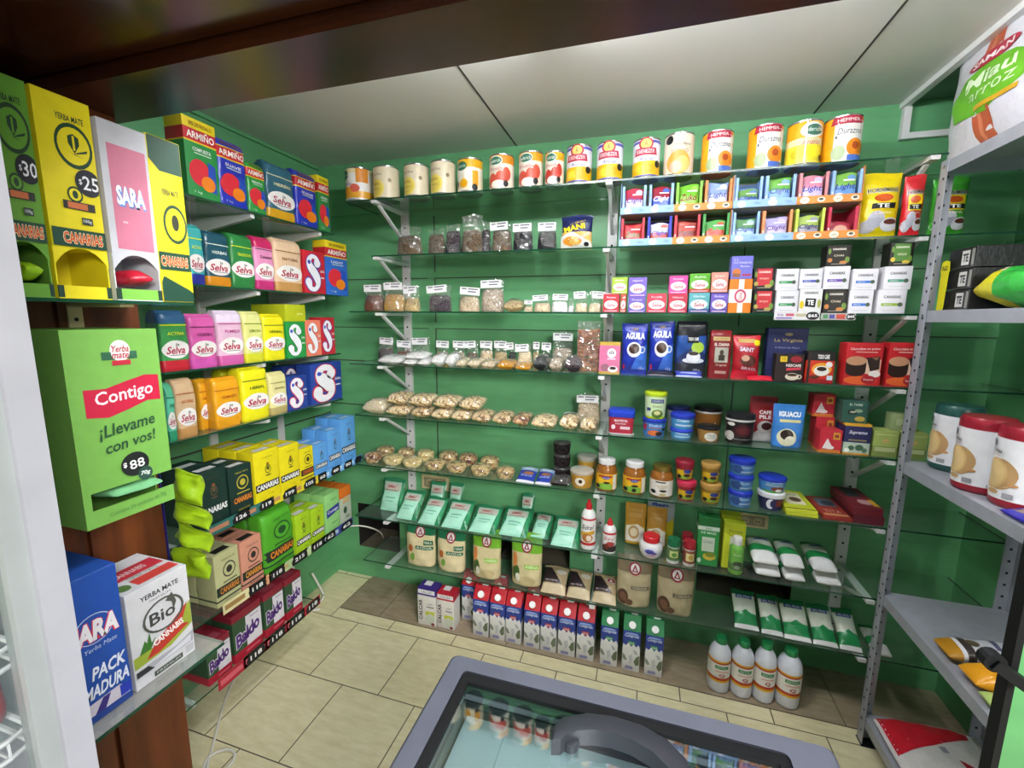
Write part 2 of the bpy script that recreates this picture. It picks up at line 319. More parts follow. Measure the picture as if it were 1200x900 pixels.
def decals(mb, body, W, H, ds, fin='p', z0=0.0):
    """print on the front: T text, E ellipse, O ring, R rectangle, P polygon. x in -.5..5 of W, z in 0..1 of H. L/U prefix: on the side (x = towards back) or on the top"""
    for k, d in enumerate(ds):
        eps = (.0004+.00013*k) if isinstance(body.shape, tuple) and body.shape[0] < .004 else (.0005 if not body.wob else .0009)+.0003*k; kind = d[0]; face = 'F'
        if len(kind) > 1: face, kind = kind[0], kind[1]
        if kind == 'T':
            txt, cx, cz, w, h, col = d[1:7]; o = d[7] if len(d) > 7 else {}
            vs, fs = glyphs(txt, o.get('b', 0)); sh = o.get('s', 0)*h*H/(w*W); a = o.get('a', 0)
            pts = [((x-.5+sh*(z-.5))*w*W, (z-.5)*h*H) for x, z in vs]
            if a: ca, sa = math.cos(a), math.sin(a); pts = [(x*ca-z*sa, x*sa+z*ca) for x, z in pts]
            pts = [(cx*W+x, cz*H+z) for x, z in pts]
        elif kind in 'EO':
            cx, cz, rx, rz = d[1:5]; N = 22; col = d[-1]; a0 = 0
            rads = (1, .66, .33) if kind == 'E' else (1, 1-d[5])
            pts = [(cx*W+rx*W*q*math.cos(2*PI*i/N), cz*H+rz*H*q*math.sin(2*PI*i/N)) for q in rads for i in range(N)]
            fs = [(r*N+i, r*N+(i+1) % N, (r+1)*N+(i+1) % N, (r+1)*N+i) for r in range(len(rads)-1) for i in range(N)]
            if kind == 'E': fs.append(tuple(2*N+i for i in range(N)))
        elif kind == 'R':
            xa, za, xb, zb, col = d[1:6]; nx, nz = (12, 4) if face == 'F' else (1, 1)
            pts = [((xa+(xb-xa)*i/nx)*W, (za+(zb-za)*j/nz)*H) for j in range(nz+1) for i in range(nx+1)]
            fs = [(j*(nx+1)+i, j*(nx+1)+i+1, (j+1)*(nx+1)+i+1, (j+1)*(nx+1)+i) for j in range(nz) for i in range(nx)]
        elif kind == 'B':
            ps, wd, col = d[1:4]; q = []; n = len(ps)
            for i in range(n-1):
                a, b2, c, e = ps[max(i-1, 0)], ps[i], ps[i+1], ps[min(i+2, n-1)]
                for k2 in range(7):
                    t = k2/7; q.append(tuple(.5*(2*b2[j]+(c[j]-a[j])*t+(2*a[j]-5*b2[j]+4*c[j]-e[j])*t*t+(3*b2[j]-a[j]-3*c[j]+e[j])*t**3) for j in (0, 1, 2)))
            q.append(ps[-1]); pts = []; fs = []
            def tip(p, o):
                dx, dz = (p[0]-o[0])*W, (p[1]-o[1])*H; L2 = math.hypot(dx, dz)+1e-9; r = p[2]*wd*W
                return [(p[0]+dx/L2*r*math.sin(a)/W, p[1]+dz/L2*r*math.sin(a)/H, p[2]*math.cos(a)) for a in (.4, .75, 1.05, 1.3, 1.5)]
            q = tip(q[0], q[1])[::-1]+q+tip(q[-1], q[-2])
            for i, (x, z, r) in enumerate(q):
                x2, z2, _r = q[min(i+1, len(q)-1)]; x1, z1, _r = q[max(i-1, 0)]; dx, dz = (x2-x1)*W, (z2-z1)*H; L2 = math.hypot(dx, dz)+1e-9; r = r*wd*W
                pts += [(x*W-dz/L2*r, z*H+dx/L2*r), (x*W+dz/L2*r, z*H-dx/L2*r)]
                if i: fs.append((2*i-2, 2*i-1, 2*i+1, 2*i))
        else:
            poly, col = d[1:3]; pts = [(x*W, z*H) for x, z in poly]
            fs = [tuple(t) for t in geometry.tessellate_polygon([[Vector((x, z, 0)) for x, z in pts]])]
        if face == 'F':
            if isinstance(body.shape, tuple):
                lim = body.at(z0+.5*H)[0]-body.shape[0] if body.shape[0] < .004 else 9
                pts = [(max(-lim, min(lim, x)), max(.0013, min(H-.0013, z)) if lim < 9 else z) for x, z in pts]
            if not isinstance(body.shape, tuple) or body.shape[0] > .004: pts, fs = refine(pts, fs, max(.004, W/(9 if body.shape == 2.0 else 12)))
        if face == 'F': vs3 = [body.T((x, body.front(x, z+z0)-eps, z+z0)) for x, z in pts]
        elif face == 'L': vs3 = [body.T((-body.at(z)[0]-eps, -body.hd+x/W*2*body.hd+body.hd, z)) for x, z in pts]
        else: vs3 = [body.T((x, -body.hd+z/H*2*body.hd, body.r[-1][0]+eps)) for x, z in pts]
        col = col if ':' in col or col in SPECIAL else col+':'+fin
        mb.add(vs3, fs, col)
def bands(H, bs, fin): return [(a*H-(1 if a == 0 else 0), b*H+(1 if b == 1 else 0), c if ':' in c or c in SPECIAL else c+':'+fin) for a, b, c in bs]
# ------------------------------------------------------------------ kinds of goods: each returns [(part name, mesh, smoothing angle)]
def k_box(W, H, D, bs, ds, fin='p', top=None, lean=0, tds=()):
    b = Body([(0, W/2-.0008, D/2-.0008), (.0012, W/2, D/2), (H-.0012, W/2, D/2), (H, W/2-.0008, D/2-.0008)], (.0015,))
    if lean: b.settle(lean)
    m = MB(); b.mesh(m, bands(H, bs, fin), capmat=top); decals(m, b, W, H, ds, fin); decals(m, b, W, D, [('U'+d[0],)+tuple(d[1:]) for d in tds], fin)
    return [('box', m, 30)]
def k_brick(W, H, D, bs, ds, fin='f', seed=1, lean=0):
    hw, hd = W/2, D/2
    b = Body([(0, hw*.95, hd*.92), (H*.03, hw*.99, hd), (H*.5, hw, hd), (H*.86, hw*.985, hd*.97), (H*.95, hw*.97, hd*.85), (H-.004, hw*.95, hd*.62), (H, hw*.93, hd*.5)], 7., 36, .0022, seed)
    if lean: b.settle(lean)
    m = MB(); b.mesh(m, bands(H, bs, fin)); decals(m, b, W, H, ds, fin)
    m.box(-hw*.9, D*.35, H-.001, hw*.9, D*.65, H+.003, (bs[-1][2] if ':' in bs[-1][2] else bs[-1][2]+':'+fin))
    return [('packet', m, 40)]
def k_pouch(W, H, D, bs, ds, fin='f', seed=1, lean=0, wob=.0025):
    hw, hd = W/2, D/2
    b = Body([(0, hw*.86, hd*.72), (H*.03, hw*.94, hd*.95), (H*.22, hw*.97, hd), (H*.55, hw*.98, hd*.72), (H*.8, hw, hd*.3), (H*.9, hw, .004), (H, hw, .003)], 2.3, 36, wob, seed)
    if lean: b.settle(lean)
    m = MB(); b.mesh(m, bands(H, bs, fin)); decals(m, b, W, H, ds, fin)
    return [('pouch', m, 50)]
def k_pillow(W, H, D, bs, ds, fin='f', seed=1, lean=0, wob=.003, sag=.5):
    hw, hd = W/2, D/2
    b = Body([(0, hw, .0025), (H*.05, hw*.99, .004), (H*.12, hw*.96, hd*.55), (H*.3, hw*.93, hd), (H*.55, hw*.93, hd*.95), (H*.85, hw*.96, hd*sag), (H*.94, hw*.99, .004), (H, hw, .0025)], 2.1, 40, wob, seed, .003)
    if lean: b.settle(lean)
    m = MB(); b.mesh(m, bands(H, bs, fin)); decals(m, b, W, H, ds, fin)
    return [('bag', m, 50)]
def k_can(W, H, D, bs, ds):
    r = W/2; b = Body([(0, r*.96, r*.96), (.002, r*.99, r*.99), (.006, r*.99, r*.99), (.008, r*.965, r*.965), (H-.008, r*.965, r*.965), (H-.006, r*.99, r*.99), (H-.001, r*.99, r*.99), (H, r*.95, r*.95)], 2., 32)
    m = MB(); b.mesh(m, [(-1, 9, 'tin'), (-1, .0021, 'tinshade')])  # bottom coloured darker to paint in the shade under each can
    s = Body([(.007, r, r), (H-.007, r, r)], 2., 40); m2 = MB(); s.mesh(m2, bands(H, bs, 'g'), cap=''); decals(m2, s, W, H, ds, 'g')
    return [('tin_body', m, 40), ('paper_label', m2, 40)]
def k_tub(W, H, D, col, lid, ds, lidh=.2, low=.86, square=False, bs=None, rim=None):
    r = W/2; hb = H*(1-lidh); sh = (W*.16,) if square else 2.; d = D/2 if square else r
    b = Body([(0, r*low*.95, d*low*.95), (.003, r*low, d*low), (hb+.002, r*.955, d*.955)], sh, 32); m = MB(); b.hd = d; b.mesh(m, bands(H, bs or [(0, 1, col)], 'g'))
    decals(m, b, W, H, ds, 'g')
    l = Body([(hb, r*.98, d*.98), (hb+.002, r, d), (H-.004, r, d), (H-.0015, r*.95, d*.95), (H, r*.9, d*.9)], sh, 32); m2 = MB(); l.hd = d; l.mesh(m2, lid if lid in SPECIAL else lid+':g')
    if rim: k = Body([(hb-H*.06, r*.985, d*.985), (hb+.001, r*.985, d*.985)], sh, 32); k.hd = d; k.mesh(m2, rim+':g')
    return [('tub', m, 40), ('lid', m2, 40)]
def k_jar(W, H, D, fill, lid, lab, ds, l0=.08, l1=.6, lidk=None):
    r = W/2
    b = Body([(0, r*.86, r*.86), (H*.03, r*.97, r*.97), (H*.1, r*.985, r*.985), (H*.64, r*.985, r*.985), (H*.76, r*.86, r*.86), (H*.83, r*.7, r*.7), (H*.87, r*.7, r*.7)], 2., 36); m = MB(); b.hd = r; b.mesh(m, fill)
    q = Body([(H*.84, r*.76, r*.76), (H*.85, r*.79, r*.79), (H*.985, r*.79, r*.79), (H, r*.72, r*.72)], 2., 36); m2 = MB(); q.hd = r; q.mesh(m2, lidk or lid+':g')
    s = Body([(H*l0, r, r), (H*l1, r, r)], 2., 40); m3 = MB(); s.mesh(m3, bands(H, lab, 'p'), cap=''); decals(m3, s, W, H, ds, 'p')
    return [('jar', m, 50), ('lid', m2, 40), ('paper_label', m3, 40)]
def k_bottle(W, H, D, prof, col, capcol, capfrom, bs, ds, l0, l1, flat=1.0):
    """prof: (z, r) fractions of H and W/2"""
    r = W/2; rs = [(z*H, q*r, q*r*flat) for z, q in prof if z <= capfrom]; b = Body(rs, 2.4 if flat < 1 else 2., 36)
    m = MB(); b.hd = r*flat; b.mesh(m, col if col in SPECIAL else col+':g')
    cz = [(z*H, q*r, q*r) for z, q in prof if z >= capfrom]; c = Body(cz, 2., 28); m2 = MB(); c.hd = r*flat; c.mesh(m2, capcol+':g')
    out = [('bottle', m, 50), ('cap', m2, 40)]
    if l1 > l0:
        rr = max(q for z, q in prof if l0 <= z <= l1)*r+.0006; s = Body([(l0*H, rr, rr*flat), (l1*H, rr, rr*flat)], 2.4 if flat < 1 else 2., 40); s.hd = r*flat
        m3 = MB(); s.mesh(m3, bands(H, bs, 'p'), cap=''); decals(m3, s, W, H, ds, 'p'); out.append(('paper_label', m3, 40))
    return out
def k_milk(W, H, D, top, ds, bs=None):
    hw, hd = W/2, D/2; hb = H*.8; d2 = hd*.45
    b = Body([(0, hw-.001, hd-.001, 0), (.002, hw, hd, 0), (hb, hw, hd, 0), (H, hw, d2, hd-d2)], (.002,)); m = MB()
    b.mesh(m, bands(H, bs or [(0, .47, '#dcdcdc'), (.47, .8, '#2b3f8c'), (.8, 1, top)], 'p')); decals(m, b, W, H, ds, 'p')
    n = Vector((0, -(H-hb), 2*hd-2*d2)).normalized(); c = Vector((0, (hd-d2)*.75, hb+(H-hb)*.38)); m2 = MB()
    m2.tube([c, c+n*.012], W*.2, '#e8e8e8:g', 18)
    m.bar((-W*.08, D*.72, H+.0005), (W*.3, D*.72, H+.0005), D*.2, .001, '#e4e4e4')
    return [('carton', m, 30), ('screw_cap', m2, 40)]
def k_clear(W, H, D, stuff, fill=.6, lab=1, seed=1, labz=.86, tw=.8, squat=1.):
    hw, hd = W/2, D/2; c = H*fill; rn = random.Random(seed); e = rn.uniform(-.012, .012)
    b = Body([(0, hw*.9, hd*.8), (c*.08, hw*.97, hd*.95), (c*.3, hw*.95, hd*.95), (c*.7, hw*.9, hd*.7), (c*.92, hw*.84, hd*.42), (c, hw*.6, hd*.2)], 2.3, 28, .0022, seed); m = MB(); b.mesh(m, stuff); b.hd = hd*.95
    f = Body([(0, hw*.93, hd*.86), (c*.08, hw, hd), (c*.3, hw*.985, hd), (c*.7, hw*.95, hd*.8), (c*.95, hw*.92, hd*.54), (c+(H-c)*.5, hw*.92, hd*.25), (H*.96, hw*.98, .003), (H, hw*.98, .002)], 2.2, 36, .0026, seed+9, .004); m2 = MB(); f.mesh(m2, 'film')
    an = rn.uniform(-.16, .16); ca, sa = math.cos(an), math.sin(an)
    for q in (m, m2): q.v = [(x*ca-(y-hd)*sa*.5, (x*sa+(y-hd)*ca)+hd, z) for x, y, z in q.v]
    out = [('contents', m, 60), ('film_bag', m2, 60)]
    if lab:
        m3 = MB(); lw, lh = W*(tw+.1), min(.032, H*.34); z = H*labz-lh/2; y = min(f.front(x, z+q*lh)+hd for x in (0, lw*.4, -lw*.4) for q in (0, .5, 1))-.002-abs(math.sin(an))*lw/2
        mt = Matrix.Rotation(e*8, 4, 'Y'); vs = [Vector((sx*lw/2, 0, sz*lh/2)) for sx, sz in ((-1, -1), (1, -1), (1, 1), (-1, 1))]
        fr = [mt @ v+Vector((e, y, z+lh/2)) for v in vs]; bk = [v+Vector((0, .0008, 0)) for v in fr]
        m3.add(fr+bk, [(0, 1, 2, 3), (7, 6, 5, 4), (0, 4, 5, 1), (1, 5, 6, 2), (2, 6, 7, 3), (3, 7, 4, 0)], '#e6e6e8')
        for a, zz, ln in ((-.42, .2, .25), (-.1, .2, .5), (-.1, -.15, .42)):
            p = [mt @ Vector(((a+dx)*lw, -.0008, (zz+dz)*lh))+Vector((e, y, z+lh/2)) for dx, dz in ((0, 0), (ln, 0), (ln, .16), (0, .16))]
            m3.add(p, [(0, 1, 2, 3)], '#70707c')
        out.append(('paper_label', m3, None))
    return out
def k_lying(W, H, D, stuff, seed=1, lab=None, lean=1.45, film=True, bs=None, ds=(), wob=.003):
    """a filled bag lying on its back: W across, D its length towards the wall, H its thickness"""
    hw, hd = W/2, H/2; L = D
    def rings(g): return [(0, hw*.9+g, .003), (L*.05, hw*.95+g, hd*.5+g), (L*.2, hw*.97+g, hd*.95+g), (L*.5, hw+g, hd+g), (L*.78, hw*.97+g, hd*.8+g), (L*.93, hw*.9+g, hd*.25+g), (L, hw*.88+g, .003)]
    b = Body(rings(-.0015 if film else 0), 2.5, 30 if film else 48, wob, seed); b.settle(lean); m = MB(); b.mesh(m, bands(L, bs, 'f') if bs else stuff); decals(m, b, W, L, ds, 'f')
    out = [('contents' if film else 'bag', m, 60)]
    if film:
        f = Body(rings(.0015), 2.5, 30, wob, seed); f.hd = b.hd; f.settle(lean); m2 = MB(); f.mesh(m2, 'film'); out.append(('film_bag', m2, 60))
    if lab:
        m3 = MB(); q = f if film else b; z = L*lab; lh = min(.024, L*.3); lw = W*.75
        pts = [q.T((x*lw/2, q.front(x*lw/2, z+y*lh)-.0018, z+y*lh)) for y in (0, .5, 1) for x in (-1, -.5, 0, .5, 1)]
        m3.add(pts, [(r*5+i, r*5+i+1, r*5+i+6, r*5+i+5) for r in range(2) for i in range(4)], '#e6e6e8')
        pts = [q.T((x*lw/2, q.front(x*lw/2, z+y*lh)-.0026, z+y*lh)) for y in (.4, .6) for x in (-.8, -.4, 0, .4, .8)]
        m3.add(pts, [(i, i+1, i+6, i+5) for i in range(4)], '#70707c'); out.append(('paper_label', m3, None))
    return out
def k_cup(W, H, D, stuff, seed=1):
    r = W/2; b = Body([(0, r*.78, r*.78), (.002, r*.8, r*.8), (H*.56, r*.97, r*.97)], 2., 28); m = MB(); b.hd = r; b.mesh(m, 'cup', cap='b')
    n = Body([(.002, r*.76, r*.76), (H*.25, r*.86, r*.86), (H*.5, r*.92, r*.92), (H*.72, r*.84, r*.84), (H*.82, r*.6, r*.6), (H*.84, r*.3, r*.3)], 2., 26, .0025, seed); n.hd = r; m2 = MB(); n.mesh(m2, stuff)
    l = Body([(H*.54, r, r), (H*.58, r, r), (H*.76, r*.93, r*.93), (H*.88, r*.7, r*.7), (H*.9, r*.52, r*.52), (H, r*.5, r*.5)], 2., 28); m3 = MB(); l.hd = r; l.mesh(m3, 'cup', cap='t')
    return [('cup', m, 50), ('contents', m2, 60), ('dome_lid', m3, 50)]
def k_bx_open(W, H, D, col, ds, win, side=None):
    """display carton with a cut-out front"""
    x0, z0, x1, z1 = win; m = MB(); t = .0012; hw = W/2; c = col+':p'; sc = (side or col)+':p'
    m.box(-hw, D-t, 0, hw, D, H, c); m.box(-hw, 0, 0, -hw+t, D-t, H, sc); m.box(hw-t, 0, 0, hw, D-t, H, sc); m.box(-hw+t, 0, 0, hw-t, D-t, t, c)
    if z1 < .97: m.box(-hw+t, t, H-t, hw-t, D-t, H, c)
    X = lambda f: f*W
    if x0 > -.49: m.box(-hw+t, 0, t, X(x0), t, H-t, sc)
    if x1 < .49: m.box(X(x1), 0, t, hw-t, t, H-t, sc)
    if z0 > .02: m.box(X(x0), 0, t, X(x1), t, z0*H, c)
    if z1 < .97: m.box(X(x0), 0, z1*H, X(x1), t, H-t, c)
    b = Body([(0, hw, D/2), (H, hw, D/2)], (.0005,)); decals(m, b, W, H, ds, 'p')
    return [('display_carton', m, 30)]
# ------------------------------------------------------------------ placing things
TOP = {}
def put(parts, name, label, cat, group, loc, rotz=0):
    if len(parts) == 1:
        o = parts[0][1].build(name, None, parts[0][2], loc, rotz); return tag(o, label, cat, group)
    e = empty(name, label, cat, group, loc, rotz)
    for pn, m, sm in parts: m.build(pn, e, sm)
    return e
ROUND = (k_can, k_tub, k_jar, k_bottle, k_cup)
def back(kind, px, z, Y, D, *a, n, l, c, g=None, turn=0, h=None, gap=.001, **kw):
    """goods on the shelves of the green back wall, given by their outline (x0, x1, top) in the photograph, standing at height z with their front at depth Y"""
    x0, x1, yt = px; xm = (x0+x1)/2; Yc = Y
    for _ in range(3):
        yb = pix((on_y(xm, 400, Yc).x, Yc, z))[1]; ym = (yb+yt)/2; A, B = on_y(x0, ym, Yc), on_y(x1, ym, Yc); W = B.x-A.x-gap
        if kind in ROUND: D = W if not kw.get('square') else D; Yc = Y+W/2
    X = (A.x+B.x)/2; z_flat = kind in ROUND and z < 1.3
    H = h or max(.004, on_y(pix((X, Yc, z))[0], yt, Yc if not z_flat else Y+W*.85).z-z)
    if kw.pop('info', 0): print(l, round(W, 3), round(H, 3))
    o = put(kind(W, H, D, *a, **kw), n, l, c, g, (X, Y, z), turn); return z+H, X, W
def side(kind, px, z, D, *a, n, l, c, g=None, X=-1.36, h=None, gap=.001, yaw=0, **kw):
    """goods on shelves along the left wall, fronts facing +X at depth X"""
    x0, x1, yt = px; xm = (x0+x1)/2
    p = on_x(xm, 400, X); yb = pix((X, p.y, z))[1]; ym = (yb+yt)/2; A, B = on_x(x0, ym, X), on_x(x1, ym, X); W = B.y-A.y-gap
    Yc = (A.y+B.y)/2; q = on_x(xm, yt, X); H = h or q.z-z
    o = put(kind(W, H, D, *a, **kw), n, l, c, g, (X, Yc, z), PI/2+yaw); return z+H, Yc, W, H
NTH = ['first', 'second', 'third', 'fourth', 'fifth', 'sixth', 'seventh', 'eighth', 'ninth', 'tenth', 'eleventh', 'twelfth', 'thirteenth', 'fourteenth', 'fifteenth', 'sixteenth']
# ------------------------------------------------------------------ the setting
DB, XL, XR, ZC = 1.975, -1.65, 1.2, 2.235     # back wall, side walls, ceiling
def structure(o): o['kind'] = 'structure'; return o
m = MB(); m.box(-2.6, -2.2, -.06, 2.4, 2.3, 0, 'floor'); structure(m.build('floor'))
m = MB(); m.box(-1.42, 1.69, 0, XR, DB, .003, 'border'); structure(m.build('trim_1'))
# back wall with three openings under the second lowest shelf
m = MB(); holes = [(-1.235, -1.5, .18, .44), (-.655, -.29, .25, .44), (.285, .66, .262, .44)]
hs = [(-1.5, -1.235, .18, .44), (-.655, -.29, .25, .44), (.285, .66, .262, .44)]
xs = sorted({XL-.1, XR+.1} | {x for h in hs for x in h[:2]}); zs = sorted({0, ZC+.1} | {z for h in hs for z in h[2:]})
for a, b in zip(xs, xs[1:]):
    for c, d in zip(zs, zs[1:]):
        xm, zm = (a+b)/2, (c+d)/2
        if any(h[0] < xm < h[1] and h[2] < zm < h[3] for h in hs): continue
        m.add([(a, DB, c), (b, DB, c), (b, DB, d), (a, DB, d)], [(0, 1, 2, 3)], 'wall')
for x0, x1, z0, z1 in hs:
    y1 = DB+.22; vs = [(x0, DB, z0), (x1, DB, z0), (x1, DB, z1), (x0, DB, z1), (x0, y1, z0), (x1, y1, z0), (x1, y1, z1), (x0, y1, z1)]
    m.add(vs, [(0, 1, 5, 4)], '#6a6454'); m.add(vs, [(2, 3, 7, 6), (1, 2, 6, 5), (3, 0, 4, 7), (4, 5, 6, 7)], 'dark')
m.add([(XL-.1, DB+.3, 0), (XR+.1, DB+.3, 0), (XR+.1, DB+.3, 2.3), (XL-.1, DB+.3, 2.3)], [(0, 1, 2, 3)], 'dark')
# framing boards and seams of the panelled wall
for z in (1.25, 1.01): m.box(XL, DB-.002, z-.004, XR, DB+.001, z+.001, 'seam')
for xa, xb in ((-1.03, -.995), (.33, .365)): m.box(xa, DB-.004, .55, xb, DB+.001, 1.96, 'wall'); m.box(xb, DB-.002, .55, xb+.005, DB+.001, 1.96, 'seam')
for z in (1.70, 1.455): m.box(XL, DB-.0046, z-.028, XR, DB+.001, z, 'wall'); m.box(XL, DB-.002, z-.032, XR, DB+.001, z-.028, 'seam')
m.box(XL, DB-.012, 1.99, XR, DB+.001, 2.03, 'wall')
structure(m.build('wall_back'))
m = MB(); m.box(XL-.06, .75, 0, XL, DB, ZC+.05, 'wallside')
for z in (.55, .95, 1.42, 1.7): m.box(XL, .8, z, XL+.004, DB, z+.006, 'seam')
structure(m.build('wall_left'))
m = MB(); m.box(XR, .62, 0, XR+.06, DB, ZC+.05, 'wallside'); structure(m.build('wall_right'))
m = MB(); m.box(XL-.05, .55, ZC, .82, DB+.1, ZC+.05, 'ceiling')
for x in (-.585, .455+.1): m.box(x, .55, ZC-.0015, x+.006, DB, ZC+.001, 'seam')
m.box(.82, .55, ZC+.004, XR+.1, DB+.1, ZC+.05, 'ceilgreen'); structure(m.build('ceiling'))
m = MB(); m.box(XL, .8, ZC-.014, XL+.013, DB, ZC, 'wallside'); structure(m.build('trim_2'))
# white cable trunking along the ceiling, down the back wall and across
m = MB(); m.box(.82, .75, ZC-.018, .842, DB, ZC+.004, 'white'); m.box(.828, DB-.02, 2.112, .85, DB, ZC-.018, 'white'); m.box(.85, DB-.02, 2.112, XR, DB, 2.132, 'white'); structure(m.build('trim_3'))
# wooden header over the opening and the panelled partition on its shelf side
m = MB(); m.box(-1.6, .605, 1.9, 1.9, .735, 2.3, 'wood'); m.box(-1.6, .15, 1.925, 1.9, .6, 2.3, 'wood'); m.box(-1.6, .6, 1.935, 1.9, .605, 2.3, 'dark')  # the thin dark strip paints in the shadow at the step
m.box(-1.6, .735, 1.9, 1.9, .742, 1.915, 'wood'); m.box(-1.6, -.1, 1.98, 1.9, .15, 2.3, 'wood'); structure(m.build('wall_header'))
m = MB(); m.box(-1.6, .46, 0, -1.13, .72, 1.9, 'wood2'); m.box(-1.13, .46, 0, -1.118, .565, 1.9, 'wood2'); m.box(-1.13, .575, 0, -1.118, .72, 1.9, 'wood2'); m.box(-1.6, -.6, 0, -1.16, .46, 1.9, 'wood2'); structure(m.build('wall_partition'))
# light green jamb close on the other side, edged with black rubber
p = on_y(1169, 850, .6); xj = p.x
m = MB(); m.box(xj+.007, .6, 0, xj+.5, .612, 2.3, 'jamb'); m.box(xj, .598, 0, xj+.007, .614, 2.3, 'rubber'); structure(m.build('wall_jamb'))
b1 = on_y(1190, 790, .58)
m = MB(); m.bar((b1.x-.016, .592, b1.z+.004), (b1.x+.02, .592, b1.z-.02), .012, .02, 'rubber', (0, 1, 0)); m.tube([(b1.x-.014, .6, b1.z+.004), (b1.x-.014, .586, b1.z+.004)], .011, 'rubber', 14); o = m.build('jamb_bracket', None, None); tag(o, 'small black bracket screwed to the edge of the pale green jamb', 'bracket')
# ------------------------------------------------------------------ shelving of the back wall
SZ = [1.985, 1.748, 1.505, 1.265, 1.022, .776, .51, .28]
SX = [(-1.29, 1.17), (-1.17, 1.17), (-1.30, 1.17), (-1.31, 1.17), (-1.295, 1.17), (-1.30, 1.17), (-1.32, 1.17), (-1.285, 1.17)]
SN = ['topmost', 'second highest', 'third highest', 'fourth highest', 'fifth highest', 'sixth highest', 'second lowest', 'lowest']
FY = 1.715
GT = .006
for z, (xa, xb), nm in zip(SZ, SX, SN):
    m = MB(); m.box(xa, FY, z-GT, xb, DB-.014, z, 'glass', 'xXyYzZ', {'y': 'glassedge', 'x': 'glassedge', 'X': 'glassedge'})
    tag(m.build('glass_shelf'), f'{nm} long glass shelf along the green back wall', 'shelf', 'glass shelves on the back wall')
UPX = (-1.145, -.15, .817); UN = ('near the corner', 'in the middle', 'behind the grey steel rack')
for ux, un, zt in zip(UPX, UN, (1.99, 1.99, 1.97)):
    m = MB(); w = .02
    m.box(ux-w, DB-.0135, .2, ux+w, DB-.0005, zt, 'white')
    for i in range(30):
        z = .23+i*.06
        if z < zt-.03: m.disc((ux, DB-.0142, z), (0, -1, 0), .005, 'hole', 8)
    tag(m.build('wall_upright'), f'white punched metal upright {un} of the back wall' if 'near' not in un and 'behind' not in un else f'white punched metal upright {un}', 'upright', 'shelf uprights')
    for i, (z, nm) in enumerate(zip(SZ, SN)):
        e = empty('shelf_bracket', f'white bracket under the {nm} glass shelf on the upright {un}', 'bracket', 'shelf brackets', (ux, DB-.014, z-GT-.001))
        m = MB(); m.box(-.012, -.255, -.012, .012, 0, 0, 'white'); m.build('arm', e)
        if i < 7: m = MB(); m.bar((0, -.215, -.012), (0, -.004, -.14 if i < 5 else -.09), .012, .012, 'white'); m.build('strut', e)
# power outlets
for (xa, za, xb, zb), lb in (((-1.085, .585, -.93, .66), 'cream double power outlet on the back wall under the nut cups'), ((.415, .605, .545, .665), 'cream power outlet on the back wall above the green cartons')):
    e = empty('power_outlet', lb, 'outlet', 'power outlets', ((xa+xb)/2, DB-.0005, (za+zb)/2)); w, h = (xb-xa)/2, (zb-za)/2
    m = MB(); m.box(-w, -.012, -h, w, 0, h, 'ivory'); m.box(-w*.8, -.0145, -h*.68, w*.8, -.012, h*.68, '#8d8468:g'); m.build('cover_plate', e)
    for s in (-.38, .38):
        m = MB(); m.tube([(s*w, -.0146, 0), (s*w, -.0165, 0)], h*.55, '#a89c78:g', 16)
        for q in (-.35, .35): m.disc((s*w+q*h*.5, -.0168, 0), (0, -1, 0), h*.1, 'hole', 8)
        m.build('socket', e)
# ------------------------------------------------------------------ glass shelves along the left wall
LZ = [1.845, 1.576, 1.312, 1.098, .775, .475, .222]
LFX = -1.345
for z, nm in zip(LZ, ['topmost', 'second highest', 'third highest', 'middle', 'third lowest', 'second lowest', 'lowest']):
    m = MB(); m.box(XL+.012, .78, z-GT, LFX, 1.70 if z > .3 else 1.45, z, 'glass', 'xXyYzZ', {'X': 'glassedge', 'Y': 'glassedge', 'y': 'glassedge'})
    tag(m.build('glass_shelf'), f'{nm} short glass shelf along the side wall of yerba packets', 'shelf', 'glass shelves on the side wall')
    for j, y in enumerate((.9, 1.28, 1.62)):
        if z < .3 and j == 2: continue
        e = empty('shelf_bracket', f'pale bracket under the {nm} side wall shelf, {NTH[2-j]} from the corner', 'bracket', 'brackets of the side wall shelves', (XL+.0125, y, z-GT-.001))
        m = MB(); m.add([(0, -.008, 0), (0, .008, 0), (.28, .008, 0), (.28, -.008, 0), (0, -.008, -.06), (0, .008, -.06), (.28, .008, -.014), (.28, -.008, -.014)], [(0, 3, 2, 1), (4, 5, 6, 7), (0, 1, 5, 4), (1, 2, 6, 5), (2, 3, 7, 6), (3, 0, 4, 7)], 'white'); m.build('arm', e)
for j, y in enumerate((.9, 1.28, 1.62)):
    m = MB(); m.box(XL+.0005, y-.015, .15, XL+.012, y+.015, 1.9, 'white'); tag(m.build('wall_upright'), f'pale metal upright on the side wall, {NTH[2-j]} from the corner', 'upright', 'side wall uprights')
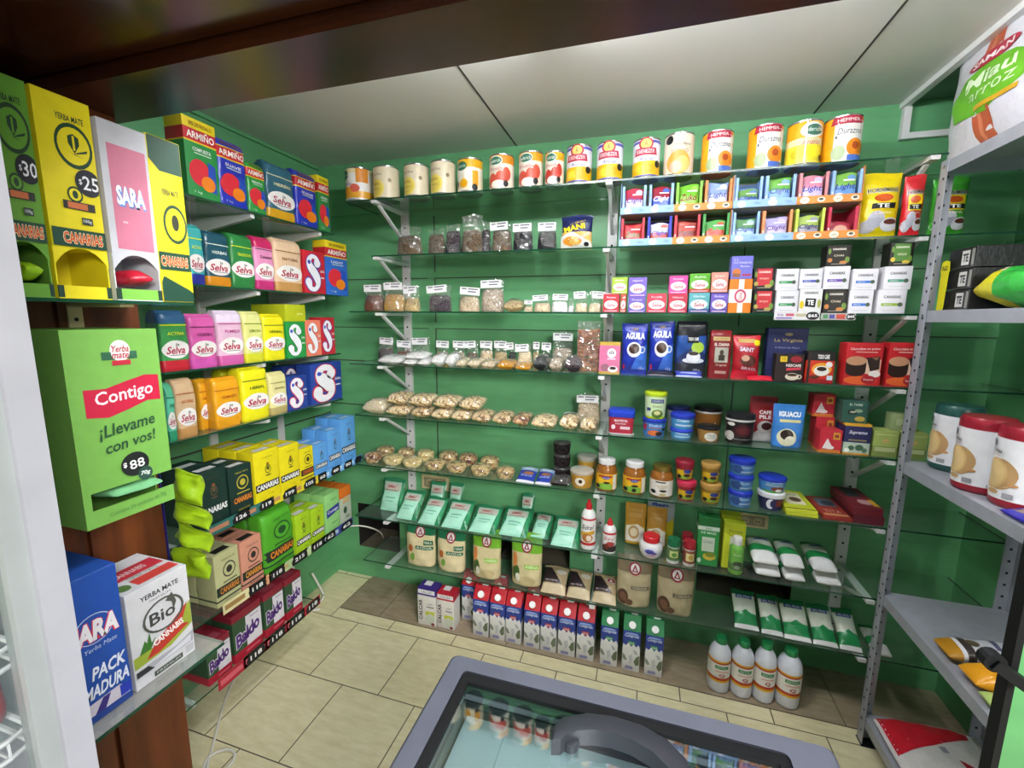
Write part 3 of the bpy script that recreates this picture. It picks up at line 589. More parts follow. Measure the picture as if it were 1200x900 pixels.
# ------------------------------------------------------------------ grey steel rack on the other side
RX0, RX1, RY0, RY1 = .81, 1.15, .72, 1.66
RZ = [1.94, 1.513, 1.037, .575, .105]
rk = empty('steel_rack', 'grey slotted steel rack with five shelves against the side wall', 'rack', None, (RX0, RY1, 0))
def post(x, y, sx, sy):
    m = MB(); t = .0025; w = .034; h = 1.942
    m.box(x, y-(w if sy < 0 else 0), 0, x+t*sx if sx > 0 else x, y+(w if sy > 0 else 0), h, 'steel') if sx > 0 else m.box(x-t, y-(w if sy < 0 else 0), 0, x, y+(w if sy > 0 else 0), h, 'steel')
    m.box(min(x, x+w*sx), y if sy > 0 else y-t, 0, max(x, x+w*sx), y+t if sy > 0 else y, h, 'steel')
    for i in range(47):
        z = .05+i*.04
        for s in (-1, 1):
            m.disc((x-.0006*sx, y+sy*(.012 if i % 2 else .022), z), (-sx, 0, 0), .0045, 'hole', 8)
        m.disc((x+sx*(.012 if i % 2 else .022), y-sy*.0006, z+.01), (0, -sy, 0), .0045, 'hole', 8); m.disc((x+sx*.018, y+sy*.003, z+.01), (0, sy, 0), .0045, 'hole', 8)
    m.box(min(x-.002*sx, x+.04*sx), min(y-.002*sy, y+.04*sy), 0, max(x-.002*sx, x+.04*sx), max(y-.002*sy, y+.04*sy), .004, 'rubber')
    o = m.build('post', rk); o.location = (-RX0, -RY1, 0); return o
post(RX0, RY1, 1, -1); post(RX1, RY1, -1, -1); post(RX0, RY0, 1, 1); post(RX1, RY0, -1, 1)
for z in RZ:
    m = MB(); x0, x1, y0, y1 = RX0+.004, RX1-.004, RY0+.004, RY1-.004; d = .034
    m.box(x0, y0, z-.0015, x1, y1, z, 'steel')
    m.box(x0, y0, z-d, x0+.0015, y1, z-.0015, 'steel'); m.box(x1-.0015, y0, z-d, x1, y1, z-.0015, 'steel'); m.box(x0, y1-.0015, z-d, x1, y1, z-.0015, 'steel'); m.box(x0, y0, z-d, x1, y0+.0015, z-.0015, 'steel')
    for y in (y0+.02, y1-.015): m.disc((x0-.0045, y, z-.016), (-1, 0, 0), .006, 'chrome', 6)
    o = m.build('shelf', rk); o.location = (-RX0, -RY1, 0)
for za, zb, y in ((1.5, 1.36, RY1), ):
    pass
# ------------------------------------------------------------------ chest freezer
fz = empty('chest_freezer', 'grey blue chest freezer with a sliding glass top', 'freezer', None, (0, .5, 0))
FA, FB = on_z(531, 765, .8), on_z(975, 872, .8)
fx0, fx1, fy1, fy0, ft = FA.x, FB.x, .732, -.15, .8
I = [on_z(545, 783, .8), on_z(925, 885, .8)]; ix0, ix1, iy1 = I[0].x, I[1].x, .695
def fpart(m, n, sm=None, par=None): o = m.build(n, par or fz, sm); o.location = (0, 0, 0) if par else (0, -.5, 0); return o
m = MB(); m.box(fx0+.02, fy0+.02, .03, fx1-.02, fy0+.04, ft-.05, 'fridgewhite'); m.box(fx0+.02, fy1-.04, .03, fx1-.02, fy1-.02, ft-.05, 'fridgewhite'); m.box(fx0+.02, fy0+.04, .03, fx0+.04, fy1-.04, ft-.05, 'fridgewhite'); m.box(fx1-.04, fy0+.04, .03, fx1-.02, fy1-.04, ft-.05, 'fridgewhite')
m.box(fx0+.02, fy0+.02, 0, fx1-.02, fy1-.02, .03, 'rubber'); m.box(fx0+.041, fy0+.041, .3, fx1-.041, fy1-.041, .31, 'fridgein'); m.box(fx0+.041, fy1-.045, .31, fx1-.041, fy1-.041, ft-.06, 'freezerdark'); m.box(fx0+.041, fy0+.041, .31, fx0+.045, fy1-.045, ft-.06, 'fridgein'); fpart(m, 'cabinet')
m = MB(); b = Body([(ft-.06, (fx1-fx0)/2-.004, (fy1-fy0)/2-.004), (ft-.055, (fx1-fx0)/2, (fy1-fy0)/2), (ft-.006, (fx1-fx0)/2, (fy1-fy0)/2), (ft, (fx1-fx0)/2-.006, (fy1-fy0)/2-.006)], (.014,))
b.mesh(m, 'freezer', cap=''); cx, cyy = (fx0+fx1)/2, (fy0+fy1)/2; m.v = [(x+cx, y-b.hd+cyy, z) for x, y, z in m.v]
ol = [(x+cx, y+cyy) for x, y in outline((.014,), (fx1-fx0)/2-.006, (fy1-fy0)/2-.006, 0)]; il = [(x+(ix0+ix1)/2, y+(iy1+fy0+.04)/2) for x, y in outline((.01,), (ix1-ix0)/2, (iy1-fy0-.04)/2, 0)]; n = len(ol)
m.add([(x, y, ft) for x, y in ol]+[(x, y, ft) for x, y in il]+[(x, y, ft-.05) for x, y in il], [(i, (i+1) % n, n+(i+1) % n, n+i) for i in range(n)], 'freezer')
m.add([(x, y, ft) for x, y in il]+[(x, y, ft-.055) for x, y in il], [(i, (i+1) % n, n+(i+1) % n, n+i) for i in range(n)], 'freezerdark'); fpart(m, 'rim', 30)
m = MB(); m.box(ix0+.004, fy0+.05, ft-.012, ix1-.004, iy1-.004, ft-.008, 'lidglass')
for q in ((ix0+.001, iy1-.02, ix1-.001, iy1-.001), ): m.box(q[0], q[1], ft-.014, q[2], q[3], ft-.004, 'rubber')
m.box(ix0+.001, fy0+.05, ft-.014, ix0+.016, iy1-.02, ft-.004, 'rubber'); m.box(ix1-.016, fy0+.05, ft-.014, ix1-.001, iy1-.02, ft-.004, 'rubber'); lid = fpart(m, 'glass_lid')
m = MB(); OU = [(646, 866), (648, 850), (660, 838), (688, 833), (720, 837), (752, 847), (782, 864), (805, 888), (822, 925)]; IN = [(657, 866), (664, 860), (676, 856), (694, 855), (716, 858), (740, 866), (764, 880), (786, 902), (800, 935)]
tz = ft+.022; vs = []
for a, b3 in zip(OU, IN):
    p, q = on_z(*a, tz), on_z(*b3, tz); vs += [(p.x, p.y, ft-.0078), (p.x, p.y, tz-.004), (p.x+(q.x-p.x)*.2, p.y+(q.y-p.y)*.2, tz), (q.x, q.y, tz), (q.x, q.y, ft-.0078)]
n = len(OU); m.add(vs, [(i*5+j, i*5+j+1, i*5+j+6, i*5+j+5) for i in range(n-1) for j in range(4)]+[(0, 1, 2, 3, 4), tuple(n*5-5+i for i in (4, 3, 2, 1, 0))], 'freezerdark')
fpart(m, 'handle', 40, lid); q = on_z(668, 874, ft-.0079); m = MB(); m.tube([q, q+Vector((0, 0, .014))], .014, 'freezerdark', 20); fpart(m, 'lock', 40, lid)
m = MB(); m.box(fx0+.05, fy0+.05, .66, fx1-.05, .682, .715, 'frost'); fpart(m, 'inner_cover')
# ------------------------------------------------------------------ fridge at the near end, its glass door facing the aisle
fg = empty('display_fridge', 'white glass-door display fridge cut by the edge of the picture', 'fridge', None, (-.6, .2, 0))
X0 = -.6; ya, yb = on_x(50, 720, X0).y, on_x(88, 720, X0).y; yg = on_x(20, 720, X0).y
def gpart(m, n): o = m.build(n, fg); o.location = (.6, -.2, 0); return o
m = MB(); m.box(-1.1, yb-.015, .1, X0-.03, yb-.002, 1.9, 'fridgewhite'); m.box(-1.1, -.5, .1, -1.08, yb-.015, 1.9, 'fridgein'); m.box(-1.08, -.5, .1, X0-.03, yb-.015, .14, 'fridgein'); m.box(-1.08, -.5, 1.86, X0-.03, yb-.015, 1.9, 'fridgein'); m.box(-1.1, -.5, 0, X0-.04, yb-.01, .1, 'rubber'); gpart(m, 'cabinet')
m = MB(); m.box(X0-.028, ya, .1, X0, yb, 1.9, 'fridgewhite'); m.box(X0-.028, yg, .1, X0-.006, ya, 1.9, 'fridgegrey'); m.box(X0-.028, -.5, .1, X0, yg, .16, 'fridgewhite'); m.box(X0-.028, -.5, 1.84, X0, yg, 1.9, 'fridgewhite'); dfr = gpart(m, 'door_frame')
m = MB(); m.box(X0-.02, -.5, .16, X0-.015, yg, 1.84, 'fridgeglass'); o = m.build('door_pane', dfr)
FZ = [on_x(8, 775, X0-.06).z, on_x(10, 880, X0-.06).z]
for z in (FZ[0], FZ[1], FZ[0]+.3, FZ[0]+.6):
    m = MB()
    for dz in (0, .022): m.tube([(-1.07, yb-.03, z+dz), (X0-.05, yb-.03, z+dz), (X0-.045, yb-.05, z+dz), (X0-.045, -.45, z+dz)], .003, 'white', 6)
    for k in range(12): m.tube([(-1.07, yb-.05-k*.045, z), (X0-.045, yb-.05-k*.045, z), (X0-.045, yb-.05-k*.045, z+.022)], .0018, 'white', 5)
    gpart(m, 'wire_rack')
# ------------------------------------------------------------------ light
e = empty('ceiling_light', 'fluorescent tube light on the ceiling behind the wooden header', 'lamp', None, (.1, .9, ZC))
m = MB(); m.box(-.62, -.035, -.03, .62, .035, 0, 'white'); m.build('housing', e)
m = MB(); m.tube([(-.6, 0, -.065), (.6, 0, -.065)], .016, 'tube', 14); m.build('tube', e)
for s in (-1, 1): m = MB(); m.box(s*.61-.01, -.014, -.085, s*.61+.01, .014, -.03, 'white'); m.build('tube_holder', e)
e = empty('ceiling_light', 'short unseen fill light added on the ceiling behind the wooden header, turned crosswise', 'lamp', None, (-.3, .97, ZC))  # unseen lamp, added to brighten the packets on the side wall
m = MB(); m.box(-.03, -.2, -.03, .03, .2, 0, 'white'); m.build('housing', e)
m = MB(); m.tube([(0, -.18, -.06), (0, .18, -.06)], .016, 'filltube', 14); m.build('tube', e)
for s in (-1, 1): m = MB(); m.box(-.012, s*.19-.01, -.08, .012, s*.19+.01, -.03, 'white'); m.build('tube_holder', e)
def area(name, loc, rot, sx, sy, en, col=(1, 1, 1)):
    a = bpy.data.lights.new(name, 'AREA'); a.shape = 'RECTANGLE'; a.size = sx; a.size_y = sy; a.energy = en; a.color = col
    o = bpy.data.objects.new(name, a); COL.objects.link(o); o.location = loc; o.rotation_euler = rot; return o
area('shop_ceiling_lamp', (1.15, -.9, 2.1), (math.radians(52), 0, math.radians(40)), 1.2, .5, 88, (1, .98, .95))
w = bpy.data.worlds.new('shop'); SC.world = w; w.use_nodes = True; w.node_tree.nodes['Background'].inputs[0].default_value = (.9, .95, 1, 1); w.node_tree.nodes['Background'].inputs[1].default_value = .6
SC.view_settings.view_transform = 'Standard'; SC.view_settings.look = 'None'; SC.view_settings.gamma = 1; SC.view_settings.use_curve_mapping = False; SC.view_settings.exposure = .3
SC.cycles.transparent_max_bounces = 32; SC.cycles.max_bounces = 10; SC.cycles.use_denoising = True
# ------------------------------------------------------------------ goods on the back wall
RED, NAVY, WHITE, BLACK = '#b0182a', '#1c2470', '#dcdcdc', '#17171a'
# -- cans on the topmost shelf
def can_peach(): return [(0, 1, '#e8a21a')], [('R', -.32, 0, .5, .88, '#e4e2dc'), ('P', [(-.4, .8), (.34, .8), (.42, .88), (.34, .96), (-.36, .96)], '#a8203a'), ('T', 'HEMMER', 0, .88, .56, .07, '#f0e8e8'), ('T', 'Durazno', .06, .65, .62, .13, '#3a4660', {'s': .15}), ('E', -.2, .2, .16, .16, '#9aac80'), ('E', .22, .3, .24, .19, '#dd8420'), ('E', .22, .34, .1, .08, '#a8441c'), ('R', .02, .02, .44, .14, '#4a6cc0'), ('R', -.3, .5, -.26, .56, '#4a4a50')]
def can_mint(fruit, top): return [(0, .72, '#e6ddcc'), (.72, 1, top)], [('E', -.12, .8, .3, .14, '#e0e6da'), ('E', -.12, .8, .27, .11, '#2f6a50'), ('T', 'oderich', -.12, .8, .44, .1, '#e8f0e8'), ('T', 'Frutilla', -.08, .58, .6, .09, '#b0405a', {'s': .2}), ('E', -.24, .26, .2, .2, fruit), ('E', .1, .34, .2, .18, fruit), ('E', .32, .42, .13, .2, fruit), ('E', .0, .14, .3, .12, '#f0e8dc'), ('E', .3, .16, .09, .09, BLACK)]
def can_crest(): return [(0, .08, '#5a58b0'), (.08, .42, '#e2b41c'), (.42, .86, '#e4e4ea'), (.86, .93, '#5a58b0'), (.93, 1, '#e4e4ea')], [('E', -.02, .84, .26, .16, '#b03048'), ('E', -.02, .84, .2, .12, '#e0c46a'), ('T', 'A', -.02, .84, .12, .12, '#7a5a20'), ('P', [(-.42, .56), (.38, .56), (.34, .74), (-.38, .74)], '#b03048'), ('T', 'EBENEZER', -.02, .655, .64, .09, '#f2e4e6'), ('T', 'Ananas', .02, .48, .5, .09, '#4a4a9a', {'s': .2}), ('E', -.2, .22, .18, .11, '#f0cc3a'), ('E', .12, .24, .2, .12, '#d8a414'), ('E', .4, .34, .08, .09, BLACK)]
def can_cream(): return [(0, 1, '#d9cdb0')], [('T', 'Finca Nova', -.14, .74, .5, .08, '#6a5a48', {'s': .15}), ('E', -.14, .32, .32, .27, '#e2cf62'), ('E', -.14, .32, .24, .2, '#d8c258'), ('T', 'Ananas', -.2, .46, .4, .09, '#8a6a28', {'s': .1}), ('T', 'en almibar', -.16, .3, .34, .06, '#9a7c38'), ('E', .36, .56, .05, .06, '#8a7a5a')]
C1 = [(0, .1, '#e6e2e0'), (.1, .3, '#e0a430'), (.3, .82, '#e6e2dc'), (.82, 1, '#ead9a8')], [('R', .18, .55, .48, .95, '#d8882c'), ('E', -.28, .78, .16, .13, '#2f6a50'), ('T', 'oderich', -.26, .78, .3, .08, '#e8f0e8'), ('T', 'Cerezas', -.2, .52, .44, .1, '#7a6aa8', {'s': .2}), ('E', .12, .38, .18, .12, '#d06050'), ('E', -.18, .3, .18, .12, '#e09a20'), ('T', 'light', .0, .06, .3, .07, '#3a5ab0')]
C12 = [(0, 1, '#dccfbc')], [('E', -.34, .84, .11, .1, BLACK), ('T', 'Finca Nova', .1, .72, .5, .07, '#6a5a48', {'s': .15}), ('T', 'DURAZNO', 0, .56, .56, .09, '#9a7050'), ('E', -.02, .3, .38, .28, '#d89840'), ('E', .1, .26, .24, .18, '#e8b868'), ('E', -.12, .2, .2, .14, '#d4a890')]
C15 = [(0, .08, '#e8d860'), (.08, .45, '#e4d23a'), (.45, .6, '#ddd0a0'), (.6, 1, '#e2a418')], [('E', .1, .76, .34, .17, '#d8dcd4'), ('E', .14, .76, .26, .12, '#3a6a58'), ('T', 'oderich', .1, .77, .44, .09, '#e8f0e8'), ('T', 'Anana', .08, .5, .5, .12, '#c05a68', {'s': .2}), ('E', .16, .28, .22, .13, '#f0dc2a'), ('E', -.26, .26, .16, .12, '#c8b820'), ('R', -.1, .05, -.06, .95, '#ece6c8'), ('E', .42, .16, .07, .07, BLACK)]
C5 = [(0, .1, '#e8e0d0'), (.1, .5, '#e6d8b8'), (.5, .72, '#e6e0d0'), (.72, 1, '#e2ac1c')], [('E', -.18, .76, .24, .13, '#2f6a50'), ('T', 'oderich', -.18, .76, .36, .08, '#e8f0e8'), ('R', -.34, .3, -.18, .62, '#e8e4dc'), ('R', -.04, .3, .12, .62, '#e8e4dc'), ('R', .26, .2, .44, .62, '#e0a020'), ('E', -.08, .26, .17, .13, '#e0a414'), ('E', -.4, .26, .08, .1, '#4a3418'), ('E', .34, .14, .09, .1, BLACK)]
CANS = [((408, 435, 200), C1, 'small can with an orange corner and yellow fruit, first can from the corner'),
 ((440, 466.3, 198), can_cream(), 'cream can with a pale yellow disc, second can from the corner'), ((475.5, 501.5, 195.5), can_cream(), 'cream can with a pale yellow disc, third can from the corner'), ((506.3, 532.8, 191.5), can_cream(), 'cream can with a pale yellow disc, fourth can from the corner, beside a yellow one'),
 ((537.5, 565, 189), C5, 'yellow-topped can with dark oval badge and mixed fruit, fifth from the corner'), ((574.3, 602, 184.5), can_mint('#c8503c', '#e09028'), 'orange-topped can with red fruit and a black dot, sixth from the corner'), ((608.5, 636.3, 181), can_mint('#c8503c', '#e0a028'), 'orange-topped can with red fruit, seventh from the corner, beside the slimmer one'), ((639, 661, 180), can_mint('#b83a2c', '#e0a820'), 'slim yellow-topped can with red fruit in the middle of the row of cans'),
 ((664, 693.5, 174), can_crest(), 'white and yellow can with red crest, first of three beside the slim can'), ((699.5, 730, 170), can_crest(), 'white and yellow can with red crest above the middle upright'), ((741.3, 773.3, 166.5), can_crest(), 'white and yellow can with red crest, third of its kind, beside the cream peach can'),
 ((778, 813, 160.5), C12, 'cream can with a peach picture and black dot beside the crest cans'), ((821.8, 858.3, 158), can_peach(), 'white and amber peach can, first of three with a red nameplate'), ((876, 916, 151.5), can_peach(), 'white and amber peach can between a twin and the yellow pineapple can'),
 ((921, 962, 147), C15, 'yellow pineapple can with an oval badge between two peach cans'), ((963, 1008, 142), can_peach(), 'white and amber peach can, last of the row by the steel rack')]
for px, (bs, ds), lb in CANS: back(k_can, px, SZ[0], 1.722, 0, bs, ds, n='food_can', l=lb, c='can', g='cans on the topmost shelf')
# -- clear bags: shelf index, (x0, x1, top), front depth, bag depth, contents, fill, label, words
SH = ['topmost', 'second highest', 'third highest', 'fourth highest', 'fifth highest']
CLEAR = [(1, (461, 490, 265), 1.76, .07, 'brownherb', .72, 0, 'lone clear bag of pale brown herb before the corner upright'), (1, (498, 519, 267), 1.78, .06, 'brownherb', .8, 0, 'low clear bag of brown herb, first of the dark group'),
 (1, (519.5, 537, 262), 1.77, .06, 'darkherb', .8, 0, 'clear bag of dark brown herb between a low bag and a tall one'), (1, (538, 562, 250), 1.75, .07, 'brownherb', .62, 0, 'tallest clear herb bag with a puffed empty top'), (1, (562.5, 573, 258), 1.78, .05, 'darkherb', .75, 0, 'narrow clear bag of dark herb beside the tall puffed bag'),
 (1, (574, 597, 259), 1.76, .07, 'brownherb', .75, .5, 'clear bag of curled brown herb beside the black tea bags'), (1, (599, 623, 261), 1.76, .06, 'blackherb', .75, .5, 'clear bag of black tea leaf, first of two'), (1, (628, 651, 260), 1.76, .06, 'blackherb', .72, .5, 'clear bag of black tea leaf next to the navy snack bag'),
 (2, (423, 445, 333), 1.74, .07, 'redbrown', .62, 1, 'clear bag of red-brown powder at the corner end of the third highest shelf'), (2, (446, 470, 330), 1.74, .07, 'mustard', .58, 1, 'clear bag of mustard coloured powder, third highest shelf'), (2, (471, 488, 335), 1.75, .06, 'grain', .55, 1, 'small clear bag of tan seed before the upright, third highest shelf'),
 (2, (499, 525, 334), 1.745, .07, 'darkherb', .64, 1, 'clear bag of charcoal seed standing alone on the third highest shelf'), (2, (534, 559.5, 337), 1.745, .07, 'oat', .66, 1, 'clear bag of beige flakes beside the taller speckled bag'), (2, (561, 588, 327), 1.745, .075, 'oatgrey', .72, 1, 'tall clear bag of speckled flakes with two paper labels'),
 (2, (613, 623, 352), 1.75, .05, 'oat', .5, 1, 'tiny clear bag squeezed between flat beige bags, third highest shelf'), (2, (624, 643.5, 346), 1.745, .07, 'oat', .55, 1, 'clear bag of beige meal with a wide paper label'), (2, (644.5, 664, 345), 1.745, .07, 'flour', .62, 1, 'clear bag of white powder on the third highest shelf'),
 (2, (665, 672, 350), 1.76, .05, 'flour', .5, 0, 'narrow clear bag beside the white powder'), (2, (673, 688, 342), 1.745, .07, 'cream', .45, 1, 'clear bag of cream meal with shiny empty top, first of two'), (2, (689, 705, 342), 1.745, .07, 'cream', .45, 1, 'clear bag of cream meal touching the red tea box'),
 (3, (441, 458, 396), 1.86, .05, 'darkherb', .55, 1, 'upright bag of dark seeds behind the white flour bag'), (3, (462, 480, 400), 1.86, .05, 'redbrown', .5, 1, 'upright bag of brown powder behind the flour bags'), (3, (481, 501, 396), 1.86, .05, 'oatgrey', .4, 1, 'upright bag with a large pale label behind the flour bags'),
 (3, (508, 524, 400), 1.86, .05, 'mustard', .5, 1, 'upright bag of tan powder behind the flat white bags'), (3, (528, 543, 400), 1.86, .05, 'oatgrey', .5, 1, 'upright bag of grey meal, first of a labelled pair'), (3, (544, 559, 400), 1.86, .05, 'brownherb', .5, 1, 'upright bag of brown-grey meal, second of a labelled pair'),
 (3, (560.5, 576, 400), 1.86, .05, 'oat', .6, 1, 'upright bag of beige meal behind the flat beige bags'), (3, (577, 593, 400), 1.86, .05, 'grain', .55, 1, 'upright bag of greenish seed behind the yellow spice'), (3, (594.5, 604, 402), 1.86, .05, 'blackherb', .6, 1, 'upright bag of black seed behind the yellow spice'),
 (3, (605, 622, 404), 1.80, .05, 'cream', .72, 1, 'upright bag of cream meal standing over the yellow spice'), (3, (623, 631, 401), 1.86, .05, 'grain', .6, 1, 'slim upright bag at the side of the cream meal'), (3, (633, 645, 402), 1.86, .05, 'blackherb', .55, 1, 'upright bag of black seed near the silver bag'),
 (3, (645.5, 671, 389), 1.85, .06, 'oatgrey', .55, 1, 'tall silvery bag of grey seed with two labels beside the cinnamon'), (4, (675, 703, 463), 1.86, .06, 'oat', .75, 1, 'upright bag of oats standing behind the flat oat bags')]
for i, (si, px, Y, D, st, fl, lab, lb) in enumerate(CLEAR):
    back(k_clear, px, SZ[si], Y, D, st, fl, lab, i+3, n='herb_bag' if si == 1 else 'spice_bag', l=lb, c='bag', g=f'clear bags on the {SH[si]} shelf', gap=-.001)
back(k_pillow, (656, 694, 251), SZ[1], 1.735, .06, [(0, .5, '#dcb060'), (.5, 1, '#1a2350')], [('P', [(-.5, .03), (.5, .03), (.45, .2), (-.1, .5), (-.5, .4)], '#dcdcd8'), ('E', -.12, .24, .3, .14, '#d8902c'), ('E', -.05, .22, .16, .09, '#e4b860'), ('T', 'MANI', -.06, .62, .66, .17, '#f0d020', {'b': .04, 'a': .2}), ('T', 'crocante', .2, .36, .5, .1, '#e0e0e4', {'a': .5}), ('T', 'LA ABUELA', .05, .78, .5, .05, '#c8a850', {'a': .25}), ('E', .32, .14, .08, .06, BLACK)], seed=4, n='snack_bag', l='navy and yellow snack bag of peanuts at the end of the herb bags', c='bag')
# lying bags: shelf, (x0, x1, top), front, length, contents, label, words
LY = [(2, (588, 612, 351), 1.735, .1, 'grain', .5, 'flat bag of grain with a label between the speckled bag and the meal', 0),
 (3, (440.5, 470, 417.5), 1.725, .11, 'flour', None, 'flat bag of white flour at the corner end of the fourth shelf', 0), (3, (471, 486.5, 421), 1.725, .1, 'flour', None, 'second flat bag of white flour from the corner', 0), (3, (472, 497, 411.5), 1.73, .1, 'flour', None, 'flat bag of white flour lying on two others', 1),
 (3, (487, 502.5, 421), 1.725, .1, 'flour', None, 'flat bag of white flour under the edge of the upper one', 0), (3, (503.5, 519, 416), 1.725, .1, 'flour', .62, 'flat white bag with a paper label facing up', 0), (3, (520, 532, 415), 1.725, .1, 'flour', .6, 'small flat white bag beside the beige ones', 0),
 (3, (533, 545, 421), 1.725, .1, 'cream', None, 'small flat bag of cream meal, first of the beige ones', 0), (3, (546, 561.5, 421.5), 1.725, .1, 'cream', None, 'flat bag of cream meal in the middle of the beige ones', 0), (3, (562.5, 580, 423), 1.725, .1, 'oat', None, 'flat bag of beige flakes beside the yellow spice', 0),
 (3, (581, 601, 423), 1.72, .1, 'turmeric', None, 'flat bag of bright yellow spice, first of two', 0), (3, (602, 622, 427), 1.72, .1, 'turmeric', None, 'flat bag of bright yellow spice, second of two', 0), (3, (623, 641, 418), 1.725, .1, 'blackherb', .55, 'flat bag of black seed with a white label', 0),
 (3, (642, 659, 419), 1.725, .1, 'oatgrey', .55, 'flat bag of grey seed with a white label', 0), (3, (660, 682, 417), 1.725, .1, 'darkherb', .55, 'flat bag of dark seed with a tilted white label', 0)]
for i, (si, px, Y, L, st, lab, lb, up) in enumerate(LY):
    z = SZ[si]+(.026 if up else 0)
    back(k_lying, px, z, Y, L, st, i, lab, n='spice_bag', l=lb, c='bag', g=f'flat bags on the {SH[si]} shelf', gap=.003, h=.033 if up else None, wob=.0015)
CER = [((450, 478, 479), 1.725, 'cereal', 0, 'flat bag of cereal under the pale grain bag, first on the fifth shelf'), ((480, 502, 480), 1.725, 'muesli', 0, 'flat bag of brown cereal under the long bag'), ((503.5, 526, 479), 1.725, 'cereal', 0, 'flat bag of glossy cereal under the dark-tied bag'), ((527, 550, 480), 1.725, 'cereal', 0, 'flat bag of cereal under the second dark-tied bag'),
 ((551, 573.5, 483), 1.725, 'muesli', 0, 'flat bag of muesli, fourth from the pale grain bag'), ((575, 597.5, 482), 1.725, 'muesli', 0, 'flat bag of reddish muesli in the middle of the fifth shelf'), ((599, 619, 485), 1.725, 'almond', 0, 'flat bag of dark red muesli beside the last cereal bag'), ((620.5, 651, 485), 1.725, 'cereal', 0, 'flat bag of pale cereal standing apart at the end of the row')]
for i, (px, Y, st, _u, lb) in enumerate(CER): back(k_lying, px, SZ[4], Y, .12, st, 40+i, None, n='cereal_bag', l=lb, c='bag', g='cereal bags', gap=.003, wob=.002, h=.048)
for i, (px, st, lb) in enumerate([((423, 449, 470), 'cream', 'plump bag of fine pale grain at the corner end of the fifth shelf'), ((451, 475, 466), 'cereal', 'upper bag of cereal resting beside the pale grain'), ((476, 504, 466), 'cereal', 'long upper bag of cereal before the upright'), ((505.5, 534, 462), 'cereal', 'upper bag of cereal with a dark tie, first of two'), ((536, 563, 466), 'cereal', 'upper bag of cereal with a dark tie, second of two')]):
    if i == 0: back(k_lying, px, SZ[4], 1.725, .13, st, 60, None, n='cereal_bag', l=lb, c='bag', g='cereal bags', gap=.003, h=.07)
    else: back(k_lying, px, SZ[4]+.05, 1.735, .12, st, 60+i, None, n='cereal_bag', l=lb, c='bag', g='cereal bags', gap=.004, h=.055, wob=.002)
back(k_lying, (654, 677, 484), SZ[4], 1.73, .11, 'cereal', 71, .6, n='cereal_bag', l='flat bag of oats with a tilted label beside the middle upright', c='bag', g='oat bags', gap=.003, h=.06); back(k_lying, (678.5, 699, 487), SZ[4], 1.725, .11, 'cereal', 72, None, n='cereal_bag', l='flat bag of oats touching the middle upright', c='bag', g='oat bags', gap=.003, h=.055)
# cinnamon sticks
def k_sticks(W, H, D):
    rn = random.Random(5); out = []; z = .006; k = 0
    m = MB()
    while z < H*.84:
        r = rn.uniform(.004, .0055); m.tube([(-W*.45, D/2-.006+rn.uniform(-.003, .003), z), (0, D/2-.008, z+rn.uniform(-.003, .003)), (W*.45, D/2-.006, z+rn.uniform(-.004, .004))], r, 'cinnamon', 7); z += r*1.7
    f = Body([(0, W*.46, D*.2), (.01, W*.49, D*.45), (H*.8, W*.49, D*.42), (H*.88, W*.48, .004), (H, W*.5, .002)], 3., 30, .002, 5); m2 = MB(); f.mesh(m2, 'film')
    return [('cinnamon_sticks', m, 50), ('film_bag', m2, 60)]
o = back(k_sticks, (675, 703.5, 376), SZ[3], 1.75, .035, n='spice_bag', l='tall clear bag of stacked cinnamon sticks beside the pink box', c='bag')
# -- display trays with drink powder cartons, two high, on the second shelf
LB, OR = '#8fb2e2', '#d8863c'
cols = [(728, 757), (759, 789), (790.5, 822.5), (824, 857), (859.5, 892.5), (894, 931), (933, 969), (971, 1008)]
CT = [[('#8fb2e2', '#8fb2e2', '#a83048', '#d8c8d8', 'Clight', '#5a4a9a', 'red and white'), ('#8fb2e2', '#8fb2e2', '#8a1c30', '#3a54a8', 'Clight', '#e0e0ea', 'dark red and blue'), ('#7cb83a', '#7cb83a', '#6cb02e', '#8cc848', 'Zuko', '#7a1830', 'lime green'), ('#d88040', '#d88040', '#8aa0cc', '#c8cce0', 'Light', '#4a5aa0', 'blue and white orange-edged'), ('#8fb2e2', '#8fb2e2', '#6a9a50', '#5a7ab0', 'Clight', '#2c3c80', 'low blue-green'), ('#8fb2e2', '#8fb2e2', '#6aa848', '#8ab0e0', 'Clight', '#2c3c90', 'sky blue and green'), ('#d88a90', '#8fb2e2', '#d08aa0', '#c8bce0', 'Light', '#4a4aa0', 'pink and lilac'), ('#8fb2e2', '#8fb2e2', '#7ab04a', '#6a98cc', 'Light', '#3a4a98', 'apple green and blue')],
      [('#b82838', '#b82838', '#b83038', '#a83c28', 'Zuko', '#2a6a3a', 'red'), ('#2c34b0', '#2c34b0', '#c0c0d8', '#b84a40', 'Clight', '#2c3ca0', 'royal blue'), ('#c02c3c', '#c02c3c', '#b0483c', '#8a2c24', 'Verao', '#5a1c18', 'empty-looking red'), ('#3a8a40', '#3a8a40', '#4a9a48', '#a85a38', 'Zuko', '#c03848', 'green'), ('#8fb2e2', '#8fb2e2', '#5a8a58', '#a8c0dc', 'Clight', '#3a4a98', 'light blue'), ('#d88858', '#8fb2e2', '#a8a0cc', '#c8bcd8', 'Clight', '#5a3a88', 'lilac and orange'), ('#b8c850', '#8fb2e2', '#a0b858', '#9a9aa8', 'Clight', '#2c2c60', 'yellow-green and grey'), ('#b83048', '#b83048', '#983040', '#a06050', '', '#d8a8a0', 'nearly empty red')]]
zt = SZ[1]; YT = 1.728
